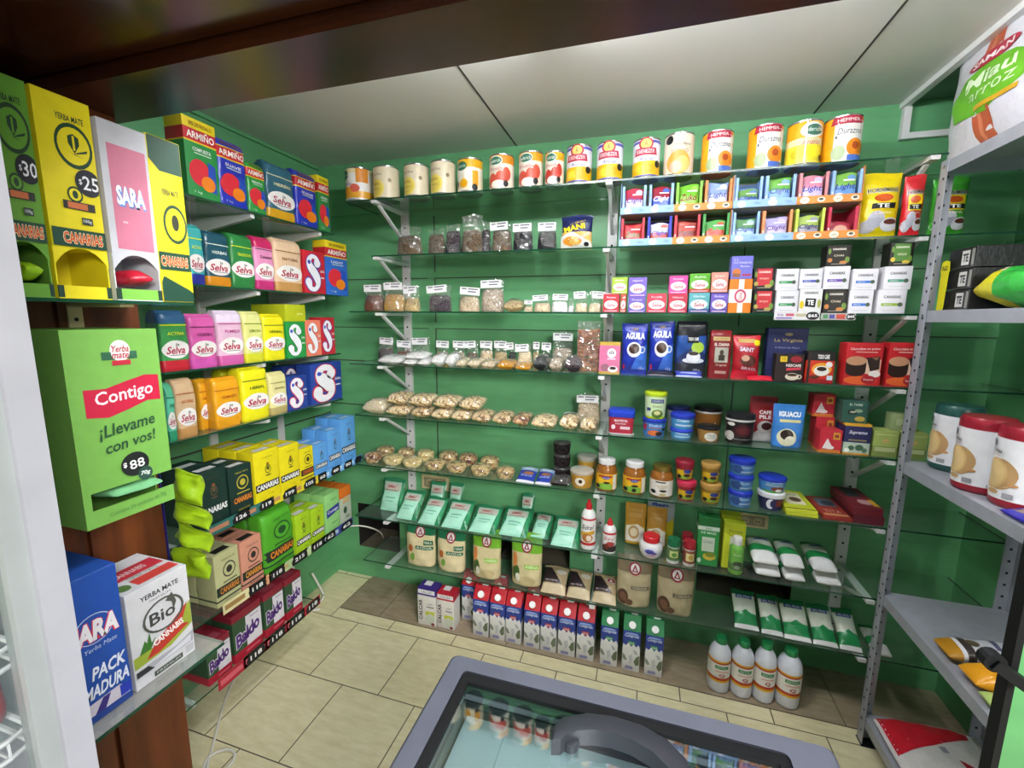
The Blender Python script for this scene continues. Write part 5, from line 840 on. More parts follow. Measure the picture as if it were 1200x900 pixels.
for i, px in enumerate([(604, 625.5, 545), (626.5, 646, 546)]):
    back(k_pillow, px, z6, 1.722, .016, [(0, .12, '#d0d0d8'), (.12, .75, '#24388e'), (.75, 1, '#7a90a8')], [('E', .05, .55, .3, .1, '#8a5a40'), ('T', 'DULCE', 0, .38, .6, .1, '#c8d0e8'), ('R', -.3, .8, .3, .9, '#a8b8c8')], seed=44+i, lean=1.25, h=.105, n='blue_sachet', l='blue and silver sachet lying beside the last nut cup' if i == 0 else 'blue and silver sachet lying beside the black tubs', c='sachet', g='blue and silver sachets')
zb = z6
for i, yt in enumerate((552, 534, 514)): zb = back(k_tub, (648, 669.5, yt), zb+(.0005 if i else 0), 1.80, 0, 'raisin', 'cup', [], .22, .86, bs=[(0, 1, 'raisin')], h=.058, n='raisin_tub', l=f'clear tub of black raisins, {["bottom", "middle", "top"][i]} of its stack', c='tub', g='stacked tubs of black raisins')[0]
back(k_lying, (643, 668, 556), z6, 1.722, .07, 'raisin', 48, None, h=.035, wob=.003, n='raisin_bag', l='shiny bag of black raisins lying before the stacked tubs', c='bag')
hk = dict(c='tub', g='tubs of honey')
back(k_tub, (676, 700, 530), z6, 1.835, 0, '#b08a38', 'milkylid', [('E', -.1, .3, .22, .26, '#dcd4c4')], .2, .86, n='honey_tub', l='tub of honey behind its twin', **hk)
back(k_tub, (668, 696, 546), z6, 1.73, 0, 'honey', 'milkylid', [('E', -.02, .42, .24, .28, '#e0d8c8'), ('O', -.02, .42, .24, .28, .1, '#8a5a30'), ('E', .0, .44, .08, .12, '#3a2414')], .2, .84, bs=[(0, 1, '#b9892e')], n='honey_tub', l='tub of honey with a round white sticker in front', **hk)
def dulce(w): return [(0, .99, '#d8a81c')], [('P', [(-.5, .08), (.3, .08), (.3, .24), (.0, .3), (-.5, .22)], '#7aa83a'), ('R', -.34, .47, .3, .53, '#a03020'), ('E', .02, .46, .18, .045, '#2c3a8c'), ('T', 'CONAPROLE', .02, .46, .28, .03, '#e0e0ea'), ('E', .05, .3, .16, .035, '#2a2018'), ('P', [(.34, .08), (.47, .08), (.47, .55), (.34, .55)], '#dcd8d0'), ('E', -.36, .17, .1, .06, BLACK)]
for px, lb, tx in (((698.5, 723.5, 534), 'jar of caramel spread with white lid beside the honey tub', '75'), ((730, 757, 537), 'jar of caramel spread with white lid beside the gold-lidded jar', '')):
    bs, ds = dulce(0); back(k_jar, px, z6, 1.735, 0, 'caramel', '#d4d4d6', [(0, 1, '#d8a81c')], ds+([('E', .02, .17, .1, .06, BLACK)] if not tx else []), .08, .57, n='caramel_jar', l=lb, c='jar', g='jars of caramel spread')
back(k_jar, (761.5, 789.5, 541), z6, 1.735, 0, 'caramel', '#a8904a', [(0, 1, '#dcd8d0')], [('R', -.26, .5, .16, .54, '#2a2a2c'), ('T', 'Dulce de Leche', .0, .4, .5, .05, '#a08040', {'b': .02}), ('T', 'CLASICO', .0, .34, .36, .04, '#a08040'), ('E', .06, .25, .16, .035, '#2a2018'), ('E', -.34, .2, .1, .06, BLACK), ('E', .05, .14, .14, .04, '#b8a870')], .07, .57, lidk='#a8904a:m', n='caramel_jar', l='jar of caramel spread with a gold lid and cream label', c='jar', g='jars of caramel spread')
ck = dict(c='cup', g='small dessert cups')
def cup2(c): return [('R', -.4, .1, .42, .56, '#d0a820'), ('P', [(-.4, .1), (.42, .1), (.42, .2), (-.4, .3)], '#8aa838'), ('E', .12, .5, .2, .1, '#2c3a8c'), ('E', .1, .3, .18, .08, '#3a2a20'), ('E', -.28, .22, .09, .1, BLACK)]
for (pa, pb, col, lid, w) in (((792, 816, 567), (790.5, 813.5, 545.5), '#8a2030', '#b82a48', 'raspberry red'), ((819.5, 845.5, 569), (820.5, 844.5, 547), '#8a6a24', '#b08848', 'tan brown')):
    zb = back(k_tub, pa, z6, 1.73, 0, col, lid, cup2(col), .26, .8, h=.08, n='dessert_cup', l=f'{w} dessert cup at the bottom of its pair', **ck)[0]
    back(k_tub, pb, zb+.0005, 1.735, 0, col, lid if w[0] == 't' else '#8a1c30', cup2(col), .24, .8, h=.08, n='dessert_cup', l=f'{w} dessert cup on top of its twin', **ck)
zb = z6
for i in range(3): zb = back(k_tub, [(852, 881.5, 579), (852.5, 883, 562), (853, 885, 545)][i], zb+(.0005 if i else 0), 1.735, 0, '#4a80b8', '#2238b0', [('E', -.22, .4, .2, .26, '#2a4a80'), ('T', 'Queso', .1, .55, .4, .2, '#c8d8ea'), ('R', -.1, .2, .4, .3, '#9ab0c8')], .3, .88, h=.062, n='cream_cheese_tub', l=f'blue cheese tub, {["bottom", "middle", "top"][i]} of the stack of three', c='tub', g='stacked blue cheese tubs')[0]
zb = back(k_tub, (886, 919.5, 585), z6, 1.735, 0, '#2c2c58', '#d4d6da', [('E', -.1, .4, .14, .28, '#dcdce4'), ('E', .2, .45, .18, .2, '#6a2a2a'), ('E', -.02, .42, .1, .22, '#2c2c58')], .28, .78, h=.07, n='cream_cheese_tub', l='small navy tub with a white lid under the big blue-lidded tub', c='tub')[0]
back(k_tub, (888, 922, 553.5), zb+.0005, 1.735, 0, '#4a8cc8', '#2036a8', [('R', -.42, .0, .42, .16, '#5a9a48'), ('T', 'Claldy', 0, .72, .56, .12, '#d8e4f0', {'s': .1}), ('R', -.3, .46, .3, .6, '#8a9aa8'), ('E', .1, .3, .24, .14, '#7a3a28'), ('E', .14, .2, .12, .1, '#d8d8d8')], .24, .86, n='cream_cheese_tub', l='big tub with a blue lid and landscape standing on the navy tub', c='tub')
def flat(px, z, L, t, col, ds, lb, Y=1.725, turn=0): return back(k_box, px, z, Y, t, [(0, 1, col)], ds, n='chocolate_bar_box', l=lb, c='box', g='flat chocolate boxes', h=L, lean=PI/2, turn=turn)
tb = [('R', -.3, .25, .3, .85, '#d8d4b8'), ('E', .05, .5, .2, .12, '#5a4030'), ('T', 'Turron', 0, .76, .44, .1, '#5a4a28'), ('R', -.5, 0, .5, .04, '#5a2a20')]
flat((923, 962, 570), z6, .19, .012, '#b0b828', tb, 'lower lime yellow flat box of the pair'); flat((922, 961, 570), z6+.0125, .19, .014, '#b4bc2c', tb, 'upper lime yellow flat box of the pair')
flat((967, 1003, 570), z6, .19, .014, '#8a2c24', [('R', -.3, .5, .36, .9, '#5a6a78'), ('E', .1, .66, .24, .12, '#2c3440'), ('T', 'TITA', 0, .26, .6, .14, '#d0a890'), ('R', -.42, .05, .42, .14, '#c88a60')], 'red flat box with a grey-blue picture beside the lime yellow boxes')
flat((1003, 1040, 570), z6, .2, .03, '#5c1c28', [('R', -.4, .1, .2, .4, '#6a5aa0')], 'maroon flat box at the bottom of the stack by the rack'); flat((1001, 1038, 570), z6+.0305, .2, .03, '#6a1c28', [('R', -.3, .5, .2, .95, '#2c3036'), ('E', .1, .26, .24, .12, '#b88a90'), ('R', .28, .1, .48, .4, '#c09028')], 'maroon flat box with a dark picture on top of the stack by the rack')
# -- seventh shelf
z7 = SZ[6]
MINT = [(0, .06, '#8fc8b0'), (.06, .6, '#9fd4be'), (.6, .88, '#a4bcae'), (.88, 1, '#2a7a54')]
def mint(): return MINT, [('P', [(.28, .0), (.5, .0), (.5, .98), (.36, .6)], '#227048'), ('P', [(-.5, .1), (-.36, .5), (-.4, .95), (-.5, .95)], '#227048'), ('R', .38, .2, .46, .9, '#2f8a5a'), ('E', -.02, .72, .38, .12, '#b8b4aa'), ('T', 'SMIC', -.02, .74, .4, .09, '#a03a44', {'s': .2, 'b': .03}), ('R', -.3, .62, .26, .65, '#8a7a6a'), ('R', -.24, .4, .2, .43, '#6aa890'), ('R', -.22, .3, .12, .32, '#6aa890')]
mt = [((444, 470, 558), 1.80, .30, 'mint green bag standing nearly upright at the corner end of the second lowest shelf'), ((463, 487, 577), 1.74, .6, 'mint green bag leaning beside the upright one'), ((488.5, 514, 585), 1.725, .75, 'mint green bag, third from the corner'), ((516, 546, 589), 1.725, .75, 'mint green bag, fourth from the corner, above the cream pouch'), ((548, 580, 595), 1.725, .85, 'mint green bag standing apart above the light green pouch'), ((584, 617, 597), 1.74, .8, 'mint green bag beside the two jumbled ones'), ((645, 678, 609), 1.72, .85, 'mint green bag lying next to the large white bottle')]
for i, (px, Y, ln, lb) in enumerate(mt): back(k_pillow, px, z7, Y, .036, *mint(), seed=50+i, lean=ln+(.2 if i else 0), h=.15 if i else .165, wob=.0018, n='snack_bag', l=lb, c='bag', g='mint green bags')
for i, (px, Y, lb) in enumerate([((500, 519, 588), 1.86, 'mint green bag tucked behind the third and fourth'), ((523, 540, 586), 1.875, 'pale mint bag tucked behind the fourth'), ((608, 624, 595), 1.86, 'mint green bag tucked behind the sixth'), ]): back(k_pillow, px, z7, Y, .03, *mint(), seed=60+i, lean=.35, h=.15, wob=.0018, n='snack_bag', l=lb, c='bag', g='mint green bags')
back(k_pillow, (621, 643, 600), z7, 1.76, .04, *mint(), seed=66, lean=1.2, h=.15, wob=.003, n='snack_bag', l='crumpled mint green bag lying flat between two standing ones', c='bag', g='mint green bags')
SD = [(0, .9), (.01, .98), (.03, 1), (.6, 1), (.68, .97), (.76, .8), (.82, .48), (.825, .44), (.83, .46), (.9, .4), (.96, .24), (1, .22)]
def sid(w): return [(0, .1, '#d8d8d8'), (.1, .16, '#b82a30'), (.16, .62, '#e0dedc'), (.62, .66, '#b02a34')], [('T', 'Sidral', .0, .48, .74, .1, '#1c1c20', {'s': .3, 'b': .01}), ('P', [(-.46, .36), (.44, .42), (.44, .34), (-.46, .28)], '#c89a28'), ('E', .0, .26, .36, .09, w), ('E', .1, .26, .18, .06, '#d8c8b8')]
back(k_bottle, (681, 698.5, 583), z7, 1.73, 0, SD, '#dedede', '#c0242c', .82, *sid('#a86a3a'), .08, .66, n='sweetener_bottle', l='large white squeeze bottle with a red cap', c='bottle', g='white sweetener bottles')
back(k_bottle, (706.5, 722.5, 605), z7, 1.728, 0, SD, '#dedede', '#c0242c', .82, [(0, .24, '#2a2626'), (.24, .58, '#dcd8d8'), (.58, .64, '#b82a30')], [('T', 'Sidral', .0, .46, .7, .1, '#9a2030', {'s': .3}), ('E', .1, .3, .3, .08, '#a03a3a'), ('E', -.2, .22, .2, .08, '#6a2a20')], .06, .64, n='sweetener_bottle', l='small white squeeze bottle with a red cap', c='bottle', g='white sweetener bottles')
YP = lambda: ([(0, .45, '#c0982c'), (.45, 1, '#b8862a')], [('P', [(-.44, .08), (.44, .08), (.44, .4), (.1, .5), (-.44, .44)], '#d8d0c4'), ('E', -.06, .3, .26, .16, '#b08a5a'), ('E', -.06, .3, .18, .1, '#d8c8a8'), ('T', 'VAINILLA', 0, .84, .7, .07, '#d8b058'), ('T', 'POSTRE', 0, .7, .6, .08, '#dcb864')])
back(k_pouch, (758, 791, 589), z7, 1.88, .03, [(0, .5, '#c4b03a'), (.5, 1, '#a8b0b4')], [('T', 'flan', -.05, .88, .6, .08, '#2c3c8a', {'b': .04}), ('P', [(-.1, .1), (.45, .1), (.45, .6), (.1, .4)], '#d8c428')], seed=70, lean=.12, n='dessert_pouch', l='grey and yellow pouch behind the amber pair', c='pouch'); back(k_pouch, (732, 757, 594), z7, 1.83, .035, *YP(), seed=71, lean=.15, n='dessert_pouch', l='amber dessert pouch next to the small white bottle', c='pouch', g='amber dessert pouches'); back(k_pouch, (757.5, 782, 599), z7, 1.83, .035, *YP(), seed=72, lean=.15, n='dessert_pouch', l='amber dessert pouch behind the round white jar', c='pouch', g='amber dessert pouches')
back(k_bottle, (749, 777.5, 622), z7, 1.728, 0, [(0, .62), (.03, .74), (.2, .92), (.42, 1), (.58, .96), (.68, .78), (.72, .62), (.73, .68), (.74, .7), (.97, .7), (1, .64)], '#dcdcdc', '#c8242e', .73, [], [], 0, 0, n='salt_jar', l='round white jar with a red lid', c='jar')
e = [o for o in bpy.data.objects if o.name == 'salt_jar'][0]
sb = next(ch for ch in e.children if ch.name.startswith('bottle'))
m = MB(); Wd = max(v.co.x for v in sb.data.vertices)*2; Hd = max(v.co.z for v in sb.data.vertices)/.73; bb = Body([(q*Hd, r*Wd/2, r*Wd/2) for q, r in [(0, .62), (.03, .74), (.2, .92), (.42, 1), (.58, .96), (.68, .78), (.72, .62)]], 2., 36)
decals(m, bb, Wd, Hd, [('E', 0, .38, .31, .2, '#d8d8ea'), ('E', -.06, .4, .2, .12, '#5a5ab0'), ('E', .12, .34, .12, .08, '#7a6aa8'), ('T', 'SAL', 0, .38, .36, .12, '#2c2c80', {'s': .2, 'b': .03}), ('E', 0, .22, .2, .03, '#c06a70')], 'p'); m.build('printed_label', e)
SP = [(0, .9), (.02, 1), (.12, 1), (.16, .94), (.6, .94), (.66, .97), (.7, .9), (.71, 1), (.97, 1), (1, .94)]
def spice(c): return [(0, 1, c)], [('R', -.3, .28, .36, .55, '#c8d088'), ('E', .05, .4, .2, .09, '#5a8a3a')]
back(k_bottle, (781.5, 797, 628), z7, 1.728, 0, SP, '#c8ccc8', '#1f6a44', .7, *spice('#5a7a4a'), .14, .66, n='spice_jar', l='spice jar with a dark green cap', c='jar', g='small spice jars'); back(k_bottle, (798.5, 812, 622.5), z7, 1.79, 0, SP, '#b8b0a8', '#8a1c28', .7, [(0, 1, '#6a4a40')], [('R', -.4, .3, -.1, .5, '#c8c0b8')], .14, .66, n='spice_jar', l='spice jar with a dark red cap behind', c='jar', g='small spice jars'); back(k_bottle, (800.5, 815.5, 631), z7, 1.725, 0, SP, '#d0ccc8', '#a02430', .7, [(0, 1, '#8a4a3c')], [('R', -.3, .24, .36, .56, '#d0c890'), ('E', .08, .4, .2, .1, '#b89a48')], .14, .66, n='spice_jar', l='spice jar with a red cap in front', c='jar', g='small spice jars')
back(k_box, (817, 843, 606.5), z7, 1.76, .05, [(0, .74, '#2c8a44'), (.74, .82, '#c8d4c8'), (.82, 1, '#1f6a34')], [('T', 'Almidon', 0, .78, .3, .05, '#2c8a44'), ('T', 'DE MAIZ', 0, .69, .7, .05, '#d0e0d0', {'b': .02}), ('R', -.28, .3, .3, .6, '#c4d0c0'), ('T', 'CHUNO', 0, .5, .44, .06, '#5a6a5a'), ('E', .1, .2, .3, .08, '#c8b040'), ('E', .14, .24, .24, .05, '#7a8a2c'), ('E', -.36, .1, .09, .05, '#d8e0d8')], n='starch_box', l='bright green carton with a white band', c='box')
ybx = lambda: ([(0, 1, '#a8b020')], [('P', [(-.5, .02), (.1, .02), (-.1, .7), (-.5, .8)], '#c4cc30'), ('R', -.2, .42, .1, .72, '#e0e0d0'), ('T', 'Fecula', .05, .84, .6, .06, '#3a5a20'), ('E', .2, .3, .2, .1, '#7a8a2c')])
back(k_box, (843.5, 868, 604), z7, 1.84, .05, *ybx(), n='starch_box', l='yellow-green carton behind the one with the bottle', c='box', g='yellow-green cartons'); back(k_box, (847, 873, 613.5), z7, 1.765, .05, *ybx(), n='starch_box', l='yellow-green carton behind the green bottle', c='box', g='yellow-green cartons')
back(k_bottle, (854.5, 872, 626), z7, 1.722, 0, [(0, .9), (.02, 1), (.2, .98), (.4, .9), (.55, .98), (.68, .98), (.76, .78), (.8, .66), (.805, .68), (.97, .66), (1, .6)], '#7ab850', '#dcdcdc', .8, [(0, .3, '#5a7a48'), (.3, 1, '#6aa848')], [('T', 'Aceto', .02, .56, .6, .06, '#d0e0c0'), ('E', .05, .3, .34, .08, '#3a4a38'), ('E', .0, .22, .2, .05, '#8a9a80')], .12, .72, n='green_bottle', l='light green bottle with a white cap', c='bottle')
def rice(): return [(0, .3, '#dcdcdc'), (.3, .52, '#1f7a40'), (.52, .86, '#b4b8ae'), (.86, 1, '#1f6a38')], [('R', -.2, .72, .34, .8, '#3a4a88')]
def ricebag(px, z, lb, seed, L=.17, h=.045, Y=1.725, turn=0): return back(k_lying, px, z, Y, L, None, seed, None, film=False, bs=rice()[0], ds=rice()[1], wob=.0018, h=h, turn=turn, n='rice_bag', l=lb, c='bag', g='white and green bags on the second lowest shelf', gap=.004)
for (pa, pb, w) in (((885, 918, 660), (882, 916, 646), 'first pile from the green bottle'), ((919.5, 947, 662), (918, 946, 648), 'middle pile')):
    zb = ricebag(pa, z7, f'white and green bag at the bottom of the {w}', pa[0])[0]; ricebag(pb, z7+.0475, f'white and green bag on top of the {w}', pb[0])
ricebag((957, 990, 668), z7, 'white and green bag at the bottom of the pile by the rack', 7, h=.05); ricebag((953, 986, 648), z7+.052, 'white and green bag crosswise on top of the pile by the rack', 9)
# -- lowest shelf
z8 = SZ[7]
def avena(c, tc, brown=0):
    d = [('E', .02, .76, .17, .12, '#dcd8d8'), ('O', .02, .76, .17, .12, .25, '#8a1c34'), ('P', [(-.07, .7), (.11, .7), (.02, .84)], '#8a1c34'), ('P', [(-.02, .72), (.06, .72), (.02, .78)], '#dcd8d8')]
    if brown: return [(0, .68, '#a89c7c'), (.68, 1, '#7a6a54')], d+[('E', -.3, .2, .16, .15, '#4a3226'), ('E', -.3, .2, .1, .09, '#6a4a38'), ('E', -.12, .12, .12, .06, '#5a4030'), ('R', -.08, .38, .44, .45, '#6a604c'), ('T', 'COCOA', .18, .415, .4, .045, '#d0c8b0')]
    if c == 0: return [(0, .7, '#cabd96'), (.7, 1, '#1f6a48')], d+[('R', .16, .5, .46, .6, '#1f5a3c'), ('T', 'FIBRA', .31, .55, .24, .05, '#d8e0d0'), ('R', -.1, .4, .46, .47, '#1f5a3c'), ('T', 'AVENA', .18, .435, .5, .045, '#d8e0d0'), ('E', -.2, .22, .08, .08, '#6a9a3c'), ('E', -.28, .4, .08, .08, '#a85a28'), ('P', [(-.48, .1), (-.42, .1), (-.4, .66), (-.48, .66)], '#d8cca8')]
    return [(0, .64, '#c4b88e'), (.64, 1, '#6aa42c')], d+[('R', -.02, .36, .42, .44, '#8ab848'), ('T', 'AVENA', .2, .4, .4, .05, '#e0e8c8'), ('E', -.3, .26, .12, .14, '#3a5a28'), ('E', -.34, .5, .07, .14, '#c87a40'), ('E', -.24, .18, .08, .08, '#d8d4c4'), ('E', .1, .14, .24, .09, '#b8a87c')]
pk = dict(c='pouch', g='large stand-up pouches')
for i, (px, a, lb) in enumerate([((473, 506.5, 613), (0, 0), 'cream pouch with a dark green top, first from the corner'), ((509.5, 542, 620), (0, 0), 'cream pouch with a dark green top, second from the corner'), ((551, 584.5, 623), (1, 0), 'cream pouch with a light green top, beside the dark green-topped ones'), ((597, 633.5, 628), (1, 0), 'cream pouch with a light green top, near the dark wedge bags')]):
    back(k_pouch, px, z8, 1.735, .075, *avena(*a), fin='f', seed=100+i, n='oat_pouch', l=lb, **pk)
back(k_pouch, (722, 764, 656), z8, 1.735, .08, *avena(0, 0, 1), seed=105, n='cocoa_pouch', l='grey-brown pouch with a round emblem beside the dark wedge bags', **pk); back(k_pouch, (770, 815.5, 663), z8, 1.73, .08, *avena(0, 0, 1), seed=106, n='cocoa_pouch', l='grey-brown pouch with a round emblem, last of the pouches', **pk)
for i, (px, lb) in enumerate([((633, 663, 668), 'wedge bag lying with a dark label, first of three'), ((663.5, 692, 672), 'wedge bag lying with a dark label, middle of three'), ((693.5, 723, 677), 'wedge bag lying with a dark label and an emblem, beside the grey-brown pouch')]):
    back(k_pillow, px, z8, 1.722, .04, [(0, .3, '#c0b090'), (.3, 1, '#9a8a6a')], [('P', [(-.48, .34), (.3, .34), (-.2, .92), (-.48, .92)], '#241a1e'), ('T', 'PROTEINA', -.12, .42, .5, .07, '#b8a8a8'), ('E', .22, .78, .2, .1, '#b8b0a4')]+([('E', .22, .78, .16, .08, '#8a2838'), ('P', [(.14, .73), (.3, .73), (.22, .84)], '#d8d4d0')] if i == 2 else []), seed=110+i, lean=1.0, h=.125, wob=.0018, n='seed_bag', l=lb, c='bag', g='wedge bags with dark labels')
for i, (px, Y, lb) in enumerate([((863, 893, 692), 1.735, 'first white and green bag from the pouches, leaning'), ((895, 922, 700), 1.73, 'second white and green bag from the pouches, leaning'), ((922, 956, 704), 1.725, 'third white and green bag from the pouches, leaning'), ((956, 987, 716), 1.725, 'fourth white and green bag from the pouches, leaning'), ((988, 1016, 720), 1.725, 'fifth white and green bag, leaning beside the rack post')]):
    back(k_pillow, px, z8, Y, .04, [(0, .1, '#d8d8d8'), (.1, .38, '#23804a'), (.38, .86, '#c4c8ba'), (.86, 1, '#1c6a3a')], [('R', -.34, .76, .34, .86, '#3a4a8c'), ('T', 'SAL FINA', 0, .81, .56, .06, '#c8d0d8', {'b': .03}), ('P', [(-.3, .34), (.3, .34), (0, .46)], '#23804a')], seed=120+i, lean=.95, h=.15, wob=.0018, n='salt_bag', l=lb, c='bag', g='white and green bags on the lowest shelf')
back(k_lying, (1024, 1048, 770), z8, 1.722, .14, None, 130, None, film=False, bs=rice()[0], h=.03, wob=.001, n='salt_bag', l='flat white and green bag beyond the rack post', c='bag', g='white and green bags on the lowest shelf')
# -- on the floor under the lowest shelf
ZF = .0035
def puri(c): return [(0, .82, '#d8d6d0'), (.82, 1, c)], [('T', 'ADECALCAR', -.36, .44, .62, .13, '#2c2430', {'a': PI/2, 'b': .02})][:0]+[('R', -.46, .87, .46, .98, '#d8d6da'), ('T', 'CALCAR', 0, .925, .6, .06, '#3a3a48'), ('R', -.06, .28, .44, .4, '#c0c838'), ('E', .2, .2, .26, .14, '#c8d0c0'), ('T', 'UHT', .2, .6, .3, .05, '#5a5a60'), ('R', .0, .5, .4, .54, '#8a8a90'), ('E', .34, .06, .1, .04, '#8a3a40')]
def k_puri(W, H, D, c):
    p = k_box(W, H, D, *puri(c), top=c+':p', tds=[('R', -.3, .45, .1, .95, '#d8d6da')])
    m = p[0][1]; b = Body([(0, W/2, D/2), (H, W/2, D/2)], (.001,)); vs, fs = glyphs('CALCAR', .02); w, h = H*.56, W*.2
    m.add([(-W*.33-(z-.5)*h, -.0012, H*.42+(x-.5)*w) for x, z in vs], fs, '#2c2430:p'); return p
back(k_puri, (489.5, 510.5, 691), ZF, 1.705, .07, '#3a2a78', n='milk_carton', l='white carton with a purple top on the floor', c='carton', g='white milk cartons'); back(k_puri, (512, 532, 697), ZF, 1.71, .07, '#a82030', n='milk_carton', l='white carton with a red top on the floor', c='carton', g='white milk cartons')
def milk(c): return [('T', 'Conaprole', 0, .7, .8, .08, '#c8d4ee', {'s': .2, 'b': .02}), ('E', 0, .75, .36, .02, '#8aa4dc'), ('R', -.2, .52, .2, .6, c), ('T', 'LECHE', 0, .56, .3, .04, '#e8e8f0'), ('P', [(-.5, .46), (-.5, .54), (-.32, .5), (-.18, .56), (0, .49), (.12, .55), (.28, .5), (.4, .55), (.5, .5), (.5, .46)], '#dcdcdc'), ('P', [(.5, .34), (.3, .3), (.16, .2), (.3, .12), (.5, .16)], '#5f6a52'), ('P', [(-.5, .34), (-.34, .3), (-.2, .22), (-.34, .2), (-.5, .25)], '#7c8676'), ('P', [(-.14, .3), (.06, .34), (.12, .22), (-.06, .14)], '#b8bcc0'), ('P', [(.1, .44), (.3, .42), (.4, .34), (.2, .36)], '#a8acb0'), ('R', -.3, .04, .14, .1, '#8a8ab0')]
MK = [((554, 572, 684), 0), ((573.8, 591.5, 687), 0), ((592.3, 610.5, 690), 0), ((614, 632.3, 693), 0), ((633.4, 652.3, 696), 0), ((654, 674.3, 700), 0), ((676, 696.8, 704), 0), ((704, 724.5, 711), 1), ((729.8, 751, 716), 1), ((756.5, 778, 721), 1)]
for i, (px, gr) in enumerate(MK):
    c = '#1f7a44' if gr else '#b01c28'; k = i-7 if gr else i
    back(k_milk, px, ZF, 1.715, .07, c+':p', milk('#2f8a50' if gr else '#a82434'), h=.232, n='milk_carton', l=f'{"green" if gr else "red"}-topped milk carton in the front row, {NTH[k]} from {"the red-topped ones" if gr else "the white cartons"}', c='carton', g='blue milk cartons on the floor')
for i, px in enumerate([(541, 557, 680), (577, 592, 680), (617, 631, 682), (650, 664, 690)]):
    back(k_milk, px, ZF, 1.80, .07, '#b01c28:p', milk('#a82434'), h=.232, n='milk_carton', l=f'red-topped milk carton in the rear row, {NTH[i]} from the white cartons', c='carton', g='blue milk cartons on the floor')
BT = [(0, .84), (.02, .95), (.06, 1), (.62, 1), (.72, .96), (.8, .8), (.86, .58), (.89, .46), (.895, .5), (.9, .52), (.985, .5), (1, .46)]
for i, px in enumerate([(830, 857.5, 739), (857, 884.5, 743), (883.5, 910.5, 745), (909.5, 941, 752)]):
    back(k_bottle, px, ZF, 1.70, 0, BT, '#d2d4de', '#23804a', .89, [(.0, .27, '#d4a020'), (.27, .32, '#b03a20'), (.32, .58, '#dcdad4'), (.58, .61, '#b03a20'), (.61, 1, '#d4a020')], [('R', -.26, .49, .32, .55, '#3a7a50'), ('T', 'NATIVA', .02, .52, .44, .035, '#c8dcc8'), ('R', -.24, .43, .34, .455, '#d8a8a0'), ('T', 'Q', .06, .37, .26, .07, '#a83040', {'b': .03})], .23, .64, n='cleaner_bottle', l=f'white bottle with a green cap on the floor, {NTH[i]} from the milk cartons', c='bottle', g='white bottles with green caps', gap=.002)
# ------------------------------------------------------------------ yerba packets along the left wall
YG = 'yerba packets on the side wall'
def yb_(kind, px, z, D, bd, ds, lb, seed=0, n='yerba_packet', c='packet', g=YG, **kw):
    if kind is k_brick: kw['seed'] = seed
    return side(kind, px, z, D, bd, ds, n=n, l=lb, c=c, g=g, **kw)
def arm(c, top, t): return [(0, .7, c), (.7, .72, '#d8c020'), (.72, .87, '#b41c28'), (.87, .885, '#d8c020'), (.885, 1, top)], [('T', 'ARMI\u00d1O', .02, .805, .84, .11, '#e8e4e0', {'b': .02}), ('T', t, .02, .62, .56, .045, '#dcdcdc', {'b': .02}), ('R', -.22, .565, .3, .58, '#b8c8b8'), ('E', -.1, .33, .32, .17, '#d02838'), ('P', [(.12, .12), (.4, .1), (.4, .46), (.18, .5)], '#2448a8'), ('E', .14, .21, .22, .1, '#e07c14'), ('T', '1 kg', -.2, .07, .22, .04, '#d8e0d8'), ('T', '30% DE REGALO', .02, .93, .7, .05, '#7a4a10', {'b': .02})]
def selva(top, bot, t, tc, mid=None, oz=.36): return [(0, .18, bot), (.18, .8, mid or top), (.8, 1, top)], [('E', 0, oz, .47, .155, '#e2dedc'), ('T', 'Selva', .0, oz-.01, .66, .13, '#a01c3c', {'s': .25, 'b': .025}), ('T', 'la', .08, oz+.085, .12, .05, '#2a4a3a', {'s': .25, 'b': .02}), ('R', -.24, oz-.1, .3, oz-.088, '#6a6a70'), ('T', t, .03, .63, .56, .055, tc, {'b': .02}), ('R', -.46, .765, .46, .78, tc)]
SP_ = [(.13, .74, .15), (.08, .85, .08), (-.1, .88, .07), (-.24, .78, .1), (-.2, .64, .14), (-.02, .5, .16), (.1, .37, .15), (.12, .22, .1), (-.02, .11, .07), (-.22, .13, .09), (-.3, .26, .15)]
def essy(c, c2): return [(0, 1, c)], [('B', SP_, 1.28, c2), ('B', SP_, 1, '#e0e0e6'), ('E', -.24, .74, .07, .05, '#3a48b0'), ('T', 'SARA', .36, .55, .2, .06, '#dcdcdc', {'b': .02}), ('R', .27, .38, .44, .41, '#c8c8d0')]
z = LZ[0]
for i, (px, a, kd, lb, D) in enumerate([((217, 254.5, 143), ('#23803c', '#dcc418', 'COMPUESTA'), k_box, 'tall green packet with a lettered yellow top on the topmost side shelf', .075),
 ((255, 289.5, 166), ('#2330a4', '#2c38a8', 'SUAVE'), k_brick, 'blue packet with red band and orange, beside the tall yellow-topped one', .07), ((290, 312, 192), ('#2a8a3c', '#2f9440', 'MENTA'), k_brick, 'small green packet with red band between a blue and a teal one', .06),
 ((313, 346, 194), None, k_brick, 'teal herb packet with a white oval and gold foot on the topmost side shelf', .07), ((347, 372, 203), ('#2330a4', '#2a36a4', 'SUAVE'), k_brick, 'blue packet with red band beside the teal one', .07), ((373, 386, 208), ('#2a7a3c', '#d8c41c', 'ORIGEN'), k_box, 'green packet with red band and yellow top at the corner end', .07)]):
    bs, ds = arm(*a) if a else selva('#2c5a6c', '#c8941c', 'HIERBAS', '#d8d0a8')
    yb_(kd, px, z, D, bs, ds, lb, 200+i)
z = LZ[1]
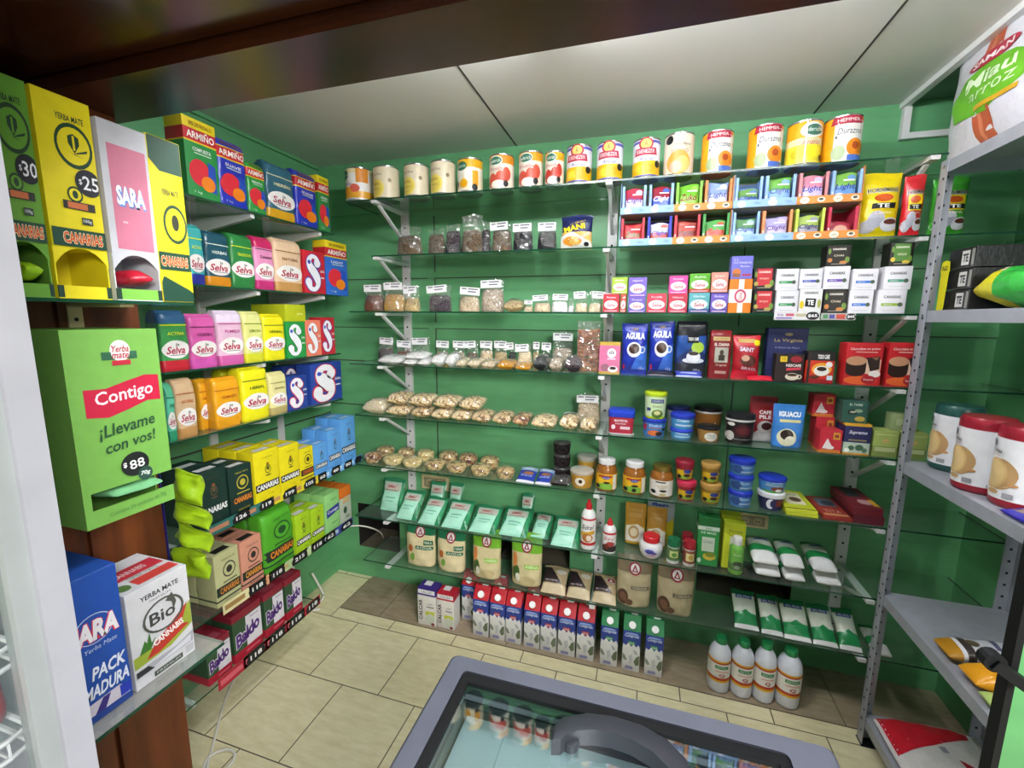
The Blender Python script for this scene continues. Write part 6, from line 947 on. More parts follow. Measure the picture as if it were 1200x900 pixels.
for i, (px, sp, lb) in enumerate([((220, 240, 264), ('#3aa0a0', '#262c84', 'ACTIVA', '#d8e020'), 'teal packet with a dark blue foot partly behind the yellow dispenser'), ((241, 271, 273), ('#1f4c5c', '#c8821c', 'HIERBAS', '#d8e0d8'), 'dark teal packet with an orange foot, second highest side shelf'), ((271.5, 299, 276), ('#2a7a3c', '#2a7038', 'TRADICION', '#d0dc30'), 'green packet with a white oval, second highest side shelf'), ((299.5, 322, 279), ('#b8285c', '#b83070', 'Colesterol', '#5a2840'), 'magenta-topped pink packet, second highest side shelf'), ((323, 355, 282), ('#d8b898', '#b88a50', 'NATURAL', '#8a5a34'), 'peach coloured packet with an amber foot, second highest side shelf')]):
    bs, ds = selva(*sp, mid='#d88ab4' if i == 3 else None); yb_(k_brick, px, z, .065, bs, ds, lb, 210+i)
yb_(k_box, (356, 381, 295), z, .065, *essy('#b81c2c', '#2c3a98'), 'red packet with a big white letter beside the peach one')
yb_(k_box, (382, 407, 284), z, .065, *arm('#2a60b8', '#dcc41c', 'LIGHT'), 'blue packet with red band and yellow top at the corner end, second highest side shelf')
yb_(k_brick, (337, 354, 287), z, .065, *arm('#2a60b8', '#dcc41c', ''), 'yellow-topped packet hidden behind the red letter packet', 219, X=-1.46)
z = LZ[2]
for i, (px, sp, mid, lb) in enumerate([((188, 222.5, 365), ('#2c5478', '#b02230', 'ACTIVA', '#d8dc30'), '#3a8a48', 'blue-green packet with a red foot beside the pale green box'), ((223, 255, 369), ('#c8589c', '#c050a0', 'COLESTEROL', '#5a2048'), None, 'all pink packet, third highest side shelf'), ((256, 286.5, 365), ('#d8c8dc', '#c05898', 'POMELO', '#a83c80'), '#d8b0c8', 'pale lilac packet with pink foot, third highest side shelf'), ((287, 309.5, 366), ('#d0d088', '#c8c830', 'LIMON', '#7a8a30'), '#d0d080', 'pale lemon packet, third highest side shelf'), ((310, 335, 369), ('#dcd01c', '#dcd41c', 'HERBAL', '#4a6a1c'), None, 'bright yellow packet, third highest side shelf')]): yb_(k_brick, px, z, .065, *selva(*sp, mid=mid), lb, 220+i)
ZS = {}
for px, cc, lb in (((336, 358.5, 377), ('#1f8a3c', '#1a6a30'), 'green packet with a big white letter'), ((359, 376.5, 375), ('#d8745c', '#b03a38'), 'salmon packet with a big white letter'), ((377, 392.5, 372), ('#b01c2c', '#2c3a98'), 'red packet with a big white letter at the corner end, third highest side shelf')): ZS[px[0]] = yb_(k_box, px, z, .065, *essy(*cc), lb)
side(k_box, (334, 358, 357), ZS[336][0]+.001, .17, [(0, 1, '#a8b018')], [('T', 'yerba', .2, .45, .3, .2, '#e0e4a0')], n='yerba_box', l='yellow-green carton laid on top of the green letter packet', c='box')
z = LZ[3]
for i, (px, sp, mid, lb, X, D) in enumerate([((196, 206.5, 450), ('#4aa07c', '#2a8a64', 'TE', '#1f5a40'), '#5ab898', 'mint packet peeking out beside the pale green box', -1.36, .06), ((207, 231.5, 445), ('#c8a884', '#b88a54', 'NATURAL', '#a85a30'), None, 'beige packet with a rust band, middle side shelf', -1.36, .06), ((234.5, 248, 445), ('#d0941c', '#c88a18', 'COMPUESTA', '#9a4a18'), None, 'amber packet behind its twin, middle side shelf', -1.40, .06), ((252, 283.5, 443), ('#d8981c', '#d0901c', 'COMPUESTA', '#a04a18'), None, 'amber packet in front, middle side shelf', -1.36, .065), ((284.5, 316.5, 431), ('#dcd41c', '#d8d01c', 'HERBAL', '#3a5a24'), None, 'largest bright yellow packet, middle side shelf', -1.36, .08), ((317, 337.5, 437), ('#d4cc90', '#b0a068', 'JENGIBRE', '#7a7a40'), None, 'pale cream packet beside the blue letter packets', -1.36, .06)]): yb_(k_brick, px, z, D, *selva(*sp, mid=mid), lb, 230+i, X=X)
yb_(k_brick, (262, 283, 433), z, .06, *selva('#d0c818', '#d0c818', '', '#3a5a24'), 'yellow packet tucked behind the amber and yellow ones', 239, X=-1.46)
yb_(k_box, (337.5, 360.5, 440), z, .065, *essy('#1f3c8c', '#b82438'), 'smaller navy packet with a big white letter'); yb_(k_box, (364.5, 400.5, 425), z, .075, *essy('#1f3c8c', '#b82438'), 'larger navy packet with a big white letter at the corner end')
yb_(k_box, (358, 368, 428), z, .065, *essy('#1f3c8c', '#b82438'), 'navy letter packet standing behind the larger one', X=-1.45); yb_(k_box, (333, 352, 428), z, .065, *essy('#1a3074', '#b82438'), 'navy letter packet standing behind the smaller one', X=-1.46)
# boxes with shields
def crest(c, w, oz=.62, band=True, lab='#17171a'):
    d = [('E', .05, oz, .12, .09, w), ('E', .05, oz, .09, .07, c), ('E', .05, oz+.02, .06, .045, w), ('R', -.0, oz+.09, .1, oz+.13, '#8a4a28'), ('E', .05, oz-.12, .12, .015, w), ('T', 'YERBA MATE', .05, .86, .4, .02, w)]
    if band: d += [('P', [(-.5, .22), (.5, .22), (.5, .37), (-.5, .37)], lab)]
    return [(0, 1, c)], d+[('T', 'CANARIAS', 0, .295, .9, .11, '#e4e4e4', {'b': .04}), ('T', '1 kg', .1, .12, .2, .03, w)]
def ring(c, o, t='#c86a20', w='#2c4a34'): return [(0, .1, c), (.1, .13, '#26322c'), (.13, .3, c), (.3, 1, c)], [('E', .08, .64, .26, .15, w), ('E', .08, .64, .22, .125, c), ('E', .08, .64, .12, .07, w), ('T', 'YERBA MATE', .06, .86, .56, .03, w), ('P', [(-.5, .2), (.5, .2), (.5, .38), (-.5, .38)], '#1c2a24'), ('T', 'CANARIAS', .04, .29, .78, .12, t, {'b': .04}), ('R', -.2, .42, .36, .44, w), ('T', 'SELECCION', .06, .08, .5, .03, w)]
z = LZ[4]; YB = dict(n='yerba_box', c='box', g='yerba boxes on the third lowest side shelf')
top = lambda w: [('UR', -.36, .2, .36, .8, w)]
def ybox(px, z, D, spec, lb, X=-1.36, stripe='#c8c8cc', kind=k_box, deep=.09, behind=None, yaw=0, **kw):
    kk = dict(YB); kk.update(kw); bs, ds = spec
    r = side(lambda W, H, D, *a: k_box(W, H, D, bs, ds, tds=[('R', -.3, .15, .3, .5, stripe)] if stripe else []), px, z, D, n=kk['n'], l=lb, c=kk['c'], g=kk['g'], X=X)
    if behind:
        zt, y, W, H = r
        for k, nm in enumerate(behind): put(k_box(W, H, D, bs, ds, tds=[('R', -.3, .15, .3, .5, stripe)] if stripe else []), kk['n'], nm, kk['c'], kk['g'], (X-(D+.004)*(k+1), y, z), PI/2)
    return r
DG = '#14302a'
ybox((230, 267, 550), z, .085, crest(DG, '#5a4a34', band=False), 'large dark green box with white lettering', behind=['large dark green box in the second row'])
ybox((268, 296, 545), z, .075, ring(DG, 0, '#d07a28', '#b8a838'), 'smaller dark green box with an orange nameplate', behind=['smaller dark green box behind the one with an orange nameplate'])
ybox((297.5, 327, 527), z, .08, crest('#dccc18', '#4a4a18'), 'largest yellow box with a black band', behind=['largest-size yellow box in the second row', 'largest-size yellow box against the wall'])
ybox((327.5, 351, 521), z, .07, crest('#dccc18', '#4a4a18'), 'middle-size yellow box with a black band', behind=['middle-size yellow box in the second row'])
ybox((351.5, 367.5, 524), z, .06, ring('#dccc18', 0, '#c05a20', '#3a3a18'), 'smallest yellow box with a round emblem', behind=['smallest-size yellow box in the second row'])
BL = '#5a9ad8'
ybox((368.5, 383.5, 519), z, .06, crest(BL, '#3a5a6a'), 'smallest sky blue box', behind=['small sky blue box in the second row'], stripe='#b8d0e8')
ybox((384.5, 399, 503), z, .07, crest(BL, '#3a5a6a'), 'middle sky blue box', behind=['middle sky blue box in the second row'], stripe='#b8d0e8')
ybox((399.5, 416.5, 489), z, .07, crest(BL, '#3a5a6a'), 'tallest sky blue box at the corner end', behind=['tall sky blue box in the second row'], stripe='#b8d0e8')
z = LZ[5]; kw = dict(g='yerba boxes on the second lowest side shelf')
CRM = '#b8b888'; PNK = '#c88a74'
ybox((250.5, 281, 645), z, .09, ring(CRM, 0, '#c07a30', '#2a2a26'), 'cream green box with a black top label', stripe='#1c1c1c', behind=['cream green box in the second row'], **kw)
ybox((281.5, 307.5, 630), z, .085, ring(PNK, 0, '#d08a30', '#2a2a26'), 'pink box with a black top label', stripe='#1c1c1c', behind=['pink box in the second row'], **kw)
side(lambda W, H, D: k_brick(W, H, D, *ring('#4a9a24', 0, '#d07a20', '#1c4a24'), fin='p', seed=251), (308.5, 345.5, 597), z, .09, n='yerba_box', l='bright green rounded box with an orange nameplate', c='box', g=kw['g'])
side(lambda W, H, D: k_brick(W, H, D, *ring('#4a9a24', 0, '#d07a20', '#1c4a24'), fin='p', seed=252), (290, 318, 603), z, .09, n='yerba_box', l='bright green rounded box in the second row', c='box', g=kw['g'], X=-1.47)
LM = '#9cc020'
ybox((346, 364, 601), z, .075, crest(LM, '#4a5a20'), 'larger lime box with a black band', behind=['larger lime box in the second row'], **kw); ybox((364.5, 380, 594), z, .07, crest(LM, '#4a5a20'), 'smaller lime box with a black band', behind=['smaller lime box in the second row'], **kw)
ybox((381, 398, 577), z, .085, ([(0, 1, '#8cc478')], [('P', [(-.42, .4), (.46, .48), (.46, .66), (-.42, .6)], '#2c2c84'), ('T', 'Contigo', .02, .53, .74, .1, '#dce0f0', {'a': .06, 'b': .02}), ('R', -.1, .82, .3, .84, '#5a8a58'), ('R', -.1, .2, .3, .24, '#6aa460')]), 'pale green box with a dark blue nameplate', stripe=None, behind=['pale green box behind the one with a dark blue nameplate'], **kw)
ybox((399, 411.5, 570), z, .08, ([(0, .72, '#a8b0a0'), (.72, 1, '#c8681c')], [('E', -.1, .36, .16, .1, '#2c4a34'), ('R', -.3, .56, .3, .7, '#b8a070'), ('R', -.1, .12, .3, .2, '#7a8a78')]), 'grey packet with an orange top at the corner end', stripe=None, behind=['grey and orange packet in the second row'], **kw)
z = LZ[6]; kw = dict(g='red and green boxes on the lowest side shelf')
def baldo(): return [(0, .2, '#a01c30'), (.2, .86, '#2c4a30'), (.86, 1, '#7a1c2c')], [('P', [(-.06, .2), (.5, .2), (.5, .84), (-.06, .84)], '#ccc8d0'), ('T', 'Baldo', .0, .5, .9, .3, '#d8d4dc', {'a': .3, 's': .3, 'b': .11}), ('T', 'Baldo', .0, .5, .86, .28, '#4a2470', {'a': .3, 's': .3, 'b': .04}), ('R', .1, .76, .4, .78, '#8a7a94'), ('R', -.1, .08, .4, .12, '#c85a68')]
for px, lb, bh in (((240, 270.5, 749), 'red and green box farthest from the corner, lowest side shelf', 'red and green box behind the farthest one'), ((271, 307, 712), 'largest red and green box of the lowest side shelf', 'large red and green box in the second row'), ((308.5, 332.5, 690), 'red and green box, second from the corner', 'red and green box behind the second from the corner'), ((333.5, 353.5, 674), 'red and green box at the corner end, lowest side shelf', 'red and green box behind the one at the corner end')): ybox(px, z, .1, baldo(), lb, stripe='#8a3a48', behind=[bh], **kw)
# price cards clipped to the lower shelf edges
def pcard(x0, x1, z, col, price, lb, h=.036, dz=-.022, acc='#d8d0b8'):
    X = LFX+.0035; A, B = on_x(x0, pix((X, 1.3, z))[1], X), on_x(x1, 400, X); ya_, yb2 = A.y, B.y; W = yb2-ya_-.001; bd = Body([(0, W/2, .0006), (h, W/2, .0006)], (.0002,)); m = MB(); bd.mesh(m, col+':p')
    decals(m, bd, W, h, [('R', -.46, .3, -.02, .75, acc), ('P', [(.08, .02), (.44, .02), (.5, .5), (.44, .98), (.14, .98), (.06, .5)], BLACK)]+([('T', price, .28, .5, .26, .42, '#e8e8e8', {'b': .02})] if price else []))
    tag(m.build('shelf_price_card', None, None, (X, (ya_+yb2)/2, z+dz), PI/2), lb, 'card', 'price cards on the side wall')
for x0, x1, c, p, a, lb in ((238, 276, '#2c6a64', '126', '#b07a60', 'large dark green'), (276, 307, '#2c6a64', '119', '#b07a60', 'smaller dark green'), (307, 336, '#d8c828', '199', '#b88a50', 'largest yellow'), (336, 360, '#d8c828', '105', '#b88a50', 'middle yellow'), (360, 374, '#d8c828', '60', '#b88a50', 'smallest yellow'), (374, 391, '#6aa8e0', '40', '#b8d4f0', 'smallest sky blue'), (391, 406, '#6aa8e0', '80', '#b8d4f0', 'middle sky blue'), (406, 418, '#6aa8e0', '', '#b8d4f0', 'tallest sky blue')): pcard(x0, x1, LZ[4], c, p, f'shelf price card under the {lb} box', acc=a)
for x0, x1, c, p, a, lb in ((256, 289, '#d8d0a0', '118', '#9a7a48', 'cream green'), (289, 314, '#d09a78', '118', '#b07a50', 'pink'), (314, 344, '#a0b888', '215', '#a89a68', 'bright green rounded'), (344, 366, '#b0c890', '118', '#c8d0a8', 'larger lime'), (366, 381, '#b8c8a0', '62', '#c8d0b8', 'smaller lime'), (381, 403, '#3a4490', '62', '#a8c0d0', 'blue-plated pale green')): pcard(x0, x1, LZ[5], c, p, f'shelf price card under the {lb} box', acc=a, h=.04)
for x0, x1, lb in ((248, 281, 'farthest'), (281, 309, 'largest'), (309, 335, 'second from the corner'), (335, 356, 'corner end')): pcard(x0, x1, LZ[6], '#a81c34', '118', f'dark red price card under the {lb} red and green box', acc='#c85a68', h=.045, dz=-.03)
# ------------------------------------------------------------------ wooden partition: dispensers and boxes close by
PX = -.93
sh = MB(); sh.box(-1.117, .32, 1.50, PX+.012, .70, 1.506, 'glass', 'xXyYzZ', {'X': 'glassedge', 'Y': 'glassedge'}); tag(sh.build('glass_shelf'), 'glass shelf under the tall card dispensers on the wooden partition', 'shelf', 'glass shelves on the partition')
zl = .735
sh = MB(); sh.box(-1.117, .32, zl-.008, -.892, .672, zl, 'dustyglass', 'xXyYzZ', {'X': 'glassedge', 'Y': 'glassedge'}); tag(sh.build('glass_shelf'), 'glass shelf carrying the blue and white boxes on the wooden partition', 'shelf', 'glass shelves on the partition')
e = [(.4, 'under the bright blue box'), (.62, 'under the white box with a leaf')]
for y, w in e: m = MB(); m.add([(-1.117, y-.008, zl-.009), (-1.117, y+.008, zl-.009), (PX-.02, y+.008, zl-.009), (PX-.02, y-.008, zl-.009), (-1.117, y-.008, zl-.07), (-1.117, y+.008, zl-.07), (PX-.02, y+.008, zl-.022), (PX-.02, y-.008, zl-.022)], [(0, 3, 2, 1), (4, 5, 6, 7), (0, 1, 5, 4), (1, 2, 6, 5), (2, 3, 7, 6), (3, 0, 4, 7)], 'white'); tag(m.build('shelf_bracket'), f'pale bracket of the partition shelf {w}', 'bracket', 'partition brackets')
def disp(x0, x1, yt, c, ds, lb, zb=1.506, D=.105, X=PX, open_=True, lipc=None, h=None, holes=True, sidec=None):
    """tall dispenser: a carton whose foot is open, with a low lip in front"""
    xm = (x0+x1)/2; A, B = on_x(x0, 230, X), on_x(x1, 230, X); W = B.y-A.y-.003; y = (A.y+B.y)/2; H = h or on_x(xm, yt, X).z-zb
    m = MB(); hw = W/2; lip = .022; zo = .085; t = .002; cc = c+':p'; sc = (sidec or c)+':p'
    m.box(-hw, 0, zo, hw, D, H, cc); m.box(-hw, D-t, t, hw, D, zo, sc); m.box(-hw, t, t, -hw+t, D-t, zo, sc); m.box(hw-t, t, t, hw, D-t, zo, sc); m.box(-hw, 0, 0, hw, D, t, sc)
    m.box(-hw*.8, 0, t, hw*.8, t, lip, (lipc or c)+':p'); m.box(-hw, 0, t, -hw*.8, t, lip, '#1c3a2c:p'); m.box(hw*.8, 0, t, hw, t, lip, '#1c3a2c:p')
    N = 12; arc = [(-hw+2*hw*i/N, zo-.03*(abs(i/N*2-1)**2.2)) for i in range(N+1)]
    m.add([(x, 0, z) for x, z in arc]+[(-hw, 0, zo), (hw, 0, zo)], [tuple([N+1]+list(range(0, N//2+1))), tuple(list(range(N//2, N+1))+[N+2])], cc)
    b = Body([(0, hw, D/2), (H, hw, D/2)], (.001,)); decals(m, b, W, H, ds, 'p')
    return tag(m.build('card_dispenser', None, None, (X, y, zb), PI/2), lb, 'dispenser', 'tall card dispensers'), y, W, H
def canrd(c, w, price, band=True): return [('T', 'YERBA MATE', .1, .9, .5, .03, w, {'b': .02}), ('E', .12, .77, .34, .11, w), ('E', .12, .77, .29, .09, c), ('P', [(.02, .78), (.02, .815), (.12, .83), (.22, .815), (.22, .78), (.12, .735)], w), ('R', .1, .75, .14, .82, c), ('P', [(-.14, .755), (.06, .735), (.3, .72), (.12, .728)], w), ('P', [(.1, .73), (.34, .75), (.36, .765), (.16, .742)], w), ('E', .3, .6, .25, .068, '#26262e'), ('T', price, .34, .6, .3, .07, '#e8e8ec', {'b': .01}), ('T', '$', .15, .6, .06, .03, '#e8e8ec'), ('E', .02, .53, .14, .04, w), ('E', .02, .53, .11, .03, c), ('E', .02, .53, .05, .02, w), ('R', -.22, .455, .36, .495, '#2c2c2c'), ('R', -.14, .46, .22, .49, '#c0683c'), ('R', .08, .385, .28, .42, '#2c3a34'), ('T', '100g', .18, .402, .15, .02, '#e0e0e0'), ('R', -.5, .265, .5, .355, '#17402f'), ('T', 'CANARIAS', .06, .31, .74, .062, '#e0d8b0', {'b': .07}), ('T', 'CANARIAS', .06, .31, .72, .056, '#c8521c', {'b': .03})]
A, B = on_x(-10, 230, PX), on_x(60, 230, PX)
disp(-12, 49, 92, '#5f9430', canrd('#5f9430', '#26402a', '30'), 'green tall dispenser partly behind the white fridge frame', sidec='#6a9a3a')
disp(51.5, 118, 117, '#dccc1a', canrd('#dccc1a', '#20402c', '25'), 'yellow tall dispenser with an empty opening')
disp(122, 178.5, 150, '#bcbcc4', [('P', [(-.36, .3), (.42, .3), (.44, .88), (-.36, .88)], '#c07088'), ('T', 'SARA', .04, .6, .62, .12, '#5a86c8', {'b': .09}), ('T', 'SARA', .03, .605, .6, .11, '#e8e8ee', {'b': .04}), ('R', -.2, .45, -.1, .46, '#d8b0bc')], 'white tall dispenser with a pink panel', lipc='#7ab84a', sidec='#c8ccd0')
def d4(): return [('P', [(-.5, .86), (-.2, .8), (.5, .8), (.5, 1), (-.5, 1)], '#17402f'), ('T', 'YERBA MATE', .05, .68, .5, .035, '#26402a', {'b': .02}), ('E', .12, .49, .36, .12, '#1c402f'), ('E', .12, .49, .3, .1, '#dccc1a'), ('E', .12, .5, .11, .05, '#2c3020'), ('R', -.5, .2, .5, .31, '#17402f'), ('T', 'CANARIAS', -.02, .255, .84, .07, '#e0d8b0', {'b': .07}), ('T', 'CANARIAS', -.02, .255, .82, .063, '#c8521c', {'b': .03}), ('P', [(-.5, 0), (.5, 0), (.5, .06), (.36, .08), (-.4, .16), (-.5, .12)], '#17402f')]
sp = d4()
side(lambda W, H, D: k_box(W, H, D, [(0, 1, '#dccc1a')], sp), (180.5, 219, 166), 1.507, .11, n='card_dispenser', l='yellow and dark green dispenser nearest to the packets of the side wall'.replace('nearest to', 'next to'), c='dispenser', g='tall card dispensers', X=PX)
# packets showing in the dispenser feet
for (x0, x1, c, lb) in ((18, 56, '#8cb81c', 'lime packet in the foot of the green dispenser'), (136, 186, '#b01c30', 'red packet in the foot of the white dispenser')):
    A, B = on_x(x0, 330, PX), on_x(x1, 330, PX); W = B.y-A.y
    p = k_lying(W*.6, .03, .09, None, 260+x0, None, film=False, lean=1.57, bs=[(0, 1, c)], ds=[('R', -.2, .3, .2, .4, '#d8d0c8')] if x0 > 100 else []); put(p, 'yerba_packet', lb, 'packet', 'packets in the dispensers', (PX+.012, (A.y+B.y)/2, 1.531), PI/2)
# the pale green box with its slot
zc0 = on_x(150, 605, PX).z; A, B = on_x(84.5, 500, PX), on_x(195.5, 500, PX); W = B.y-A.y; H = on_x(130, 386, PX).z-zc0; m = MB(); G1 = '#70a54a:p'; hw = W/2; D = .184; s0, s1 = .032, .064
A0 = on_x(101, 622, PX)
m.box(-hw, 0, s1, hw, D, H, G1); m.box(-hw, D-.002, 0, hw, D, s1, G1); m.box(-hw, .002, .002, -hw+.002, D-.002, s1, G1); m.box(-hw, 0, 0, hw, D, .002, G1); m.box(-hw, 0, .002, hw, .002, s0, G1); m.box(hw-.002, .05, .002, hw, D, s1, G1); m.box(-hw, 0, s0, -hw+.012, .002, s1, G1)
b = Body([(0, hw, D/2), (H, hw, D/2)], (.001,))
wave = [(-.34+.8*i/12, .62+.012*math.sin(i/12*6.3+3.5)+.02*i/12) for i in range(13)]
decals(m, b, W, H, [('P', [(-.36, .565), (-.14, .55), (.1, .58), (.3, .61), (.46, .605), (.46, .745), (.3, .752), (.1, .73), (-.14, .70), (-.36, .705)], '#b81c3c'), ('T', 'Contigo', .06, .655, .64, .088, '#ecE8e8'.lower(), {'a': .11, 's': .12, 'b': .012}), ('E', .06, .89, .11, .055, '#dcd8d4'), ('R', -.14, .845, .24, .885, '#2a5a40'), ('E', .06, .88, .1, .045, '#e0dcd8'), ('T', 'Yerba', .06, .9, .2, .035, '#a82438', {'s': .2, 'b': .02}), ('T', 'mate', .06, .865, .18, .03, '#a82438', {'s': .2, 'b': .02}), ('R', -.04, .815, .16, .84, '#b02438'),
  ('T', '\u00a1Llevame', .05, .485, .62, .08, '#234a30', {'a': .11, 's': .2, 'b': .015}), ('T', 'con vos!', .06, .405, .56, .06, '#234a30', {'a': .11, 's': .2, 'b': .015}), ('E', .07, .275, .16, .066, '#1c2020'), ('T', '88', .09, .275, .17, .05, '#e8e8e8', {'a': .08, 'b': .01}), ('T', '$', -.045, .28, .04, .03, '#e8e8e8', {'b': .03}), ('E', .17, .21, .085, .038, '#2c4a40'), ('T', '70g', .17, .21, .11, .028, '#e0e8e0', {'s': .2, 'b': .02}), ('T', 'Contiene 24 unidades de 70g', .06, .047, .66, .028, '#4a7a40', {'a': .05})], 'p')
ct = tag(m.build('card_dispenser', None, None, (PX, (A.y+B.y)/2, zc0), PI/2), 'big pale green box with a slot at its foot on the wooden partition', 'dispenser', None)
p = k_lying(W*.6, .022, .12, None, 270, None, film=False, lean=1.57, bs=[(0, 1, '#78b884')]); put(p, 'yerba_packet', 'pale green packet showing in the slot of the big green box', 'packet', 'packets in the dispensers', (PX+.012, (A.y+B.y)/2+.008, zc0+.0345), PI/2)
for y, zz, w in ((.6, zc0-.0005, 'under the big green box'), (.6, 1.4995, 'under the glass shelf of dispensers')):
    m = MB(); m.box(-1.117, y-.012, zz-.05, -1.112, y+.012, zz, 'ivory'); m.box(-1.112, y-.012, zz-.005, -.96, y+.012, zz, 'ivory'); m.disc((-1.1115, y, zz-.03), (1, 0, 0), .004, 'hole'); tag(m.build('shelf_bracket'), f'beige metal bracket on the wooden partition {w}', 'bracket', 'partition brackets')
# blue box and white hemp box on the glass shelf
z = zl+.0005
A, B = on_x(62, 760, PX), on_x(149, 760, PX); W = B.y-A.y; H = on_x(115, 668, PX).z-z; sx = -.5
m = MB(); bx = k_box(W, H, .17, [(0, 1, '#1f4a9c')], [('O', .06, .63, .3, .1, .05, '#c8d0e0'), ('T', 'SARA', .06, .62, .78, .15, '#c83048', {'b': .1, 's': .1}), ('T', 'SARA', .06, .62, .76, .14, '#e4e0e4', {'b': .05, 's': .1}), ('T', 'Yerba Mate', .12, .5, .5, .03, '#b8c4e0', {'s': .2}), ('T', 'PACK', .2, .33, .52, .09, '#dce0ec', {'b': .03, 's': .15}), ('T', 'MADURA', .14, .21, .7, .09, '#dce0ec', {'b': .03, 's': .15}), ('R', -.5, .0, .5, .05, '#1a3c84'), ('P', [(-.5, .055), (.46, .055), (.5, .1), (.3, .15), (-.5, .13)], '#c8c0cc'), ('P', [(-.1, .055), (.06, .055), (.16, .14), (.04, .14)], '#3a2a78'), ('P', [(.3, .06), (.5, .06), (.5, .13), (.3, .14)], '#2438a8')])
tag(bx[0][1].build('yerba_box', None, None, (PX, (A.y+B.y)/2, z), PI/2), 'bright blue display box with white lettering on the partition shelf', 'box')
A, B = on_x(152, 750, PX), on_x(228, 750, PX); W = B.y-A.y; H = on_x(190, 676, PX).z-z
bx = k_box(W, H, .15, [(0, 1, '#c2c2c6')], [('T', 'YERBA MATE', .02, .88, .62, .05, '#2c2c2c', {'b': .02}), ('T', 'PREMIUM', .02, .82, .34, .02, '#5a5a5a'), ('P', [(-.5, .34), (-.1, .34), (.5, .6), (.5, .34), (.1, .24), (-.5, .22)], '#8a9a34'), ('P', [(-.16, .36), (.44, .6), (.3, .4), (.44, .36), (-.1, .25), (-.3, .25)], '#a83228'), ('T', 'Bio', .02, .62, .42, .13, '#3a3c38', {'b': .02}), ('O', .04, .62, .34, .17, .12, '#4a4c46'), ('P', [(.08, .74), (.2, .8), (.26, .68), (.2, .6), (.18, .7)], '#4a4c46'), ('P', [(-.4, .34), (-.3, .46), (-.27, .42), (-.22, .52), (-.2, .4), (-.12, .44), (-.22, .34)], '#3a6a2c'), ('T', 'CANNABIS', .08, .4, .52, .07, '#e6dcd8', {'a': .22, 'b': .03}), ('P', [(-.48, .12), (.46, .14), (.5, .26), (.2, .2), (-.3, .2)], '#9a9aa2'), ('P', [(-.3, .13), (.42, .15), (.44, .22)], '#c4c4cc'), ('P', [(-.48, .13), (-.2, .13), (-.3, .19), (-.48, .19)], '#2a2e30'), ('R', -.22, .03, .26, .085, '#3c463c'), ('T', 'PREMIUM', .02, .057, .4, .025, '#b8b8b8'), ('R', .32, .04, .46, .12, '#a8a8ac')], tds=[('R', -.46, .4, .46, .7, '#b02838'), ('R', -.2, .1, .46, .3, '#b83a34'), ('E', -.36, .2, .1, .1, '#4a6a34'), ('T', 'YERBA MATE', .06, .36, .5, .08, '#7a8a70'), ('T', 'CANNABIS', 0, .55, .5, .12, '#e0d0d0')])
tag(bx[0][1].build('yerba_box', None, None, (PX, (A.y+B.y)/2, z), PI/2), 'white hemp yerba box with a leaf and red splash on the partition shelf', 'box')
# lime bags hanging on a strip at the end of the partition
m = MB(); st = on_x(191, 620, -1.06); zt, zb_ = on_x(191, 560, -1.06).z, on_x(191, 652, -1.06).z
m.box(on_y(187, 620, .7225).x, .722, zb_-.1, on_y(195, 620, .7225).x, .7235, zt+.12, '#2a2470:p'); tag(m.build('hanging_strip'), 'narrow dark blue strip hanging at the end of the wooden partition', 'strip')
for i, (xa, xb, y0, y1, tl) in enumerate(((198, 229, 556, 592, .1), (198, 238, 597, 616, .2), (199, 239, 622, 642, .2), (198, 236, 648, 678, 0), )):
    X = -1.0; p0, p1 = on_y(xa, (y0+y1)/2, .735+i*.0), on_y(xb, (y0+y1)/2, .735); zt_, zb2 = on_y((xa+xb)/2, y0, .735).z, on_y((xa+xb)/2, y1, .735).z
    pp = k_pillow(p1.x-p0.x, zt_-zb2, .045, [(0, 1, '#8db01a')], [], seed=280+i, wob=.008, sag=.7); m = pp[0][1]
    c, s = math.cos(-tl), math.sin(-tl); hh = (zt_-zb2)/2; m.v = [(x*c-(z-hh)*s, y, x*s+(z-hh)*c+hh) for x, y, z in m.v]
    tag(m.build('hanging_yerba_bag', None, 50, ((p0.x+p1.x)/2, .728, zb2)), f'crumpled lime bag hanging on the strip, {NTH[i]} from the top', 'bag', 'hanging lime bags')
# ------------------------------------------------------------------ goods on the grey steel rack
RXF = RX0+.012
def rside(kind, px, z, D, *a, n, l, c, g=None, X=RXF, h=None, **kw):
    """fronts facing -X (towards the aisle) at depth X"""
    x0, x1, yt = px; xm = (x0+x1)/2; A, B = on_x(x0, yt, X), on_x(x1, yt, X); q = on_x(xm, yt, X); H = h or q.z-z; W = A.y-B.y-.002
    o = put(kind(W, H, D, *a, **kw), n, l, c, g, (X, (A.y+B.y)/2, z), -PI/2); return W, H
sam = [(0, .05, '#7ab83a'), (.05, 1, '#d0d0d8')], [('P', [(-.5, .94), (.5, .9), (.5, .99), (-.1, .99)], '#6ab82c'), ('R', -.08, .06, .08, .9, '#b0583c'), ('R', -.03, .06, .0, .9, '#c87a58'), ('E', .0, .46, .36, .17, '#6ab02c'), ('P', [(-.34, .5), (-.3, .3), (.05, .26), (.34, .4), (.32, .56)], '#6ab02c'), ('T', 'Miau', .04, .53, .44, .1, '#d8ecc8', {'s': .3, 'b': .02}), ('T', 'arroz', .06, .42, .4, .06, '#d0e8c0', {'s': .2}), ('R', -.06, .3, .3, .335, '#c89a28'), ('E', .02, .67, .23, .05, '#a82840'), ('T', 'SAMAN', .02, .67, .36, .045, '#ece4e4', {'b': .03}), ('E', .5, .7, .1, .05, '#a82840')]
A, B = on_x(1100, 120, RXF), on_x(1216, 110, RXF); W = A.y-B.y; H = 2.16-1.9405
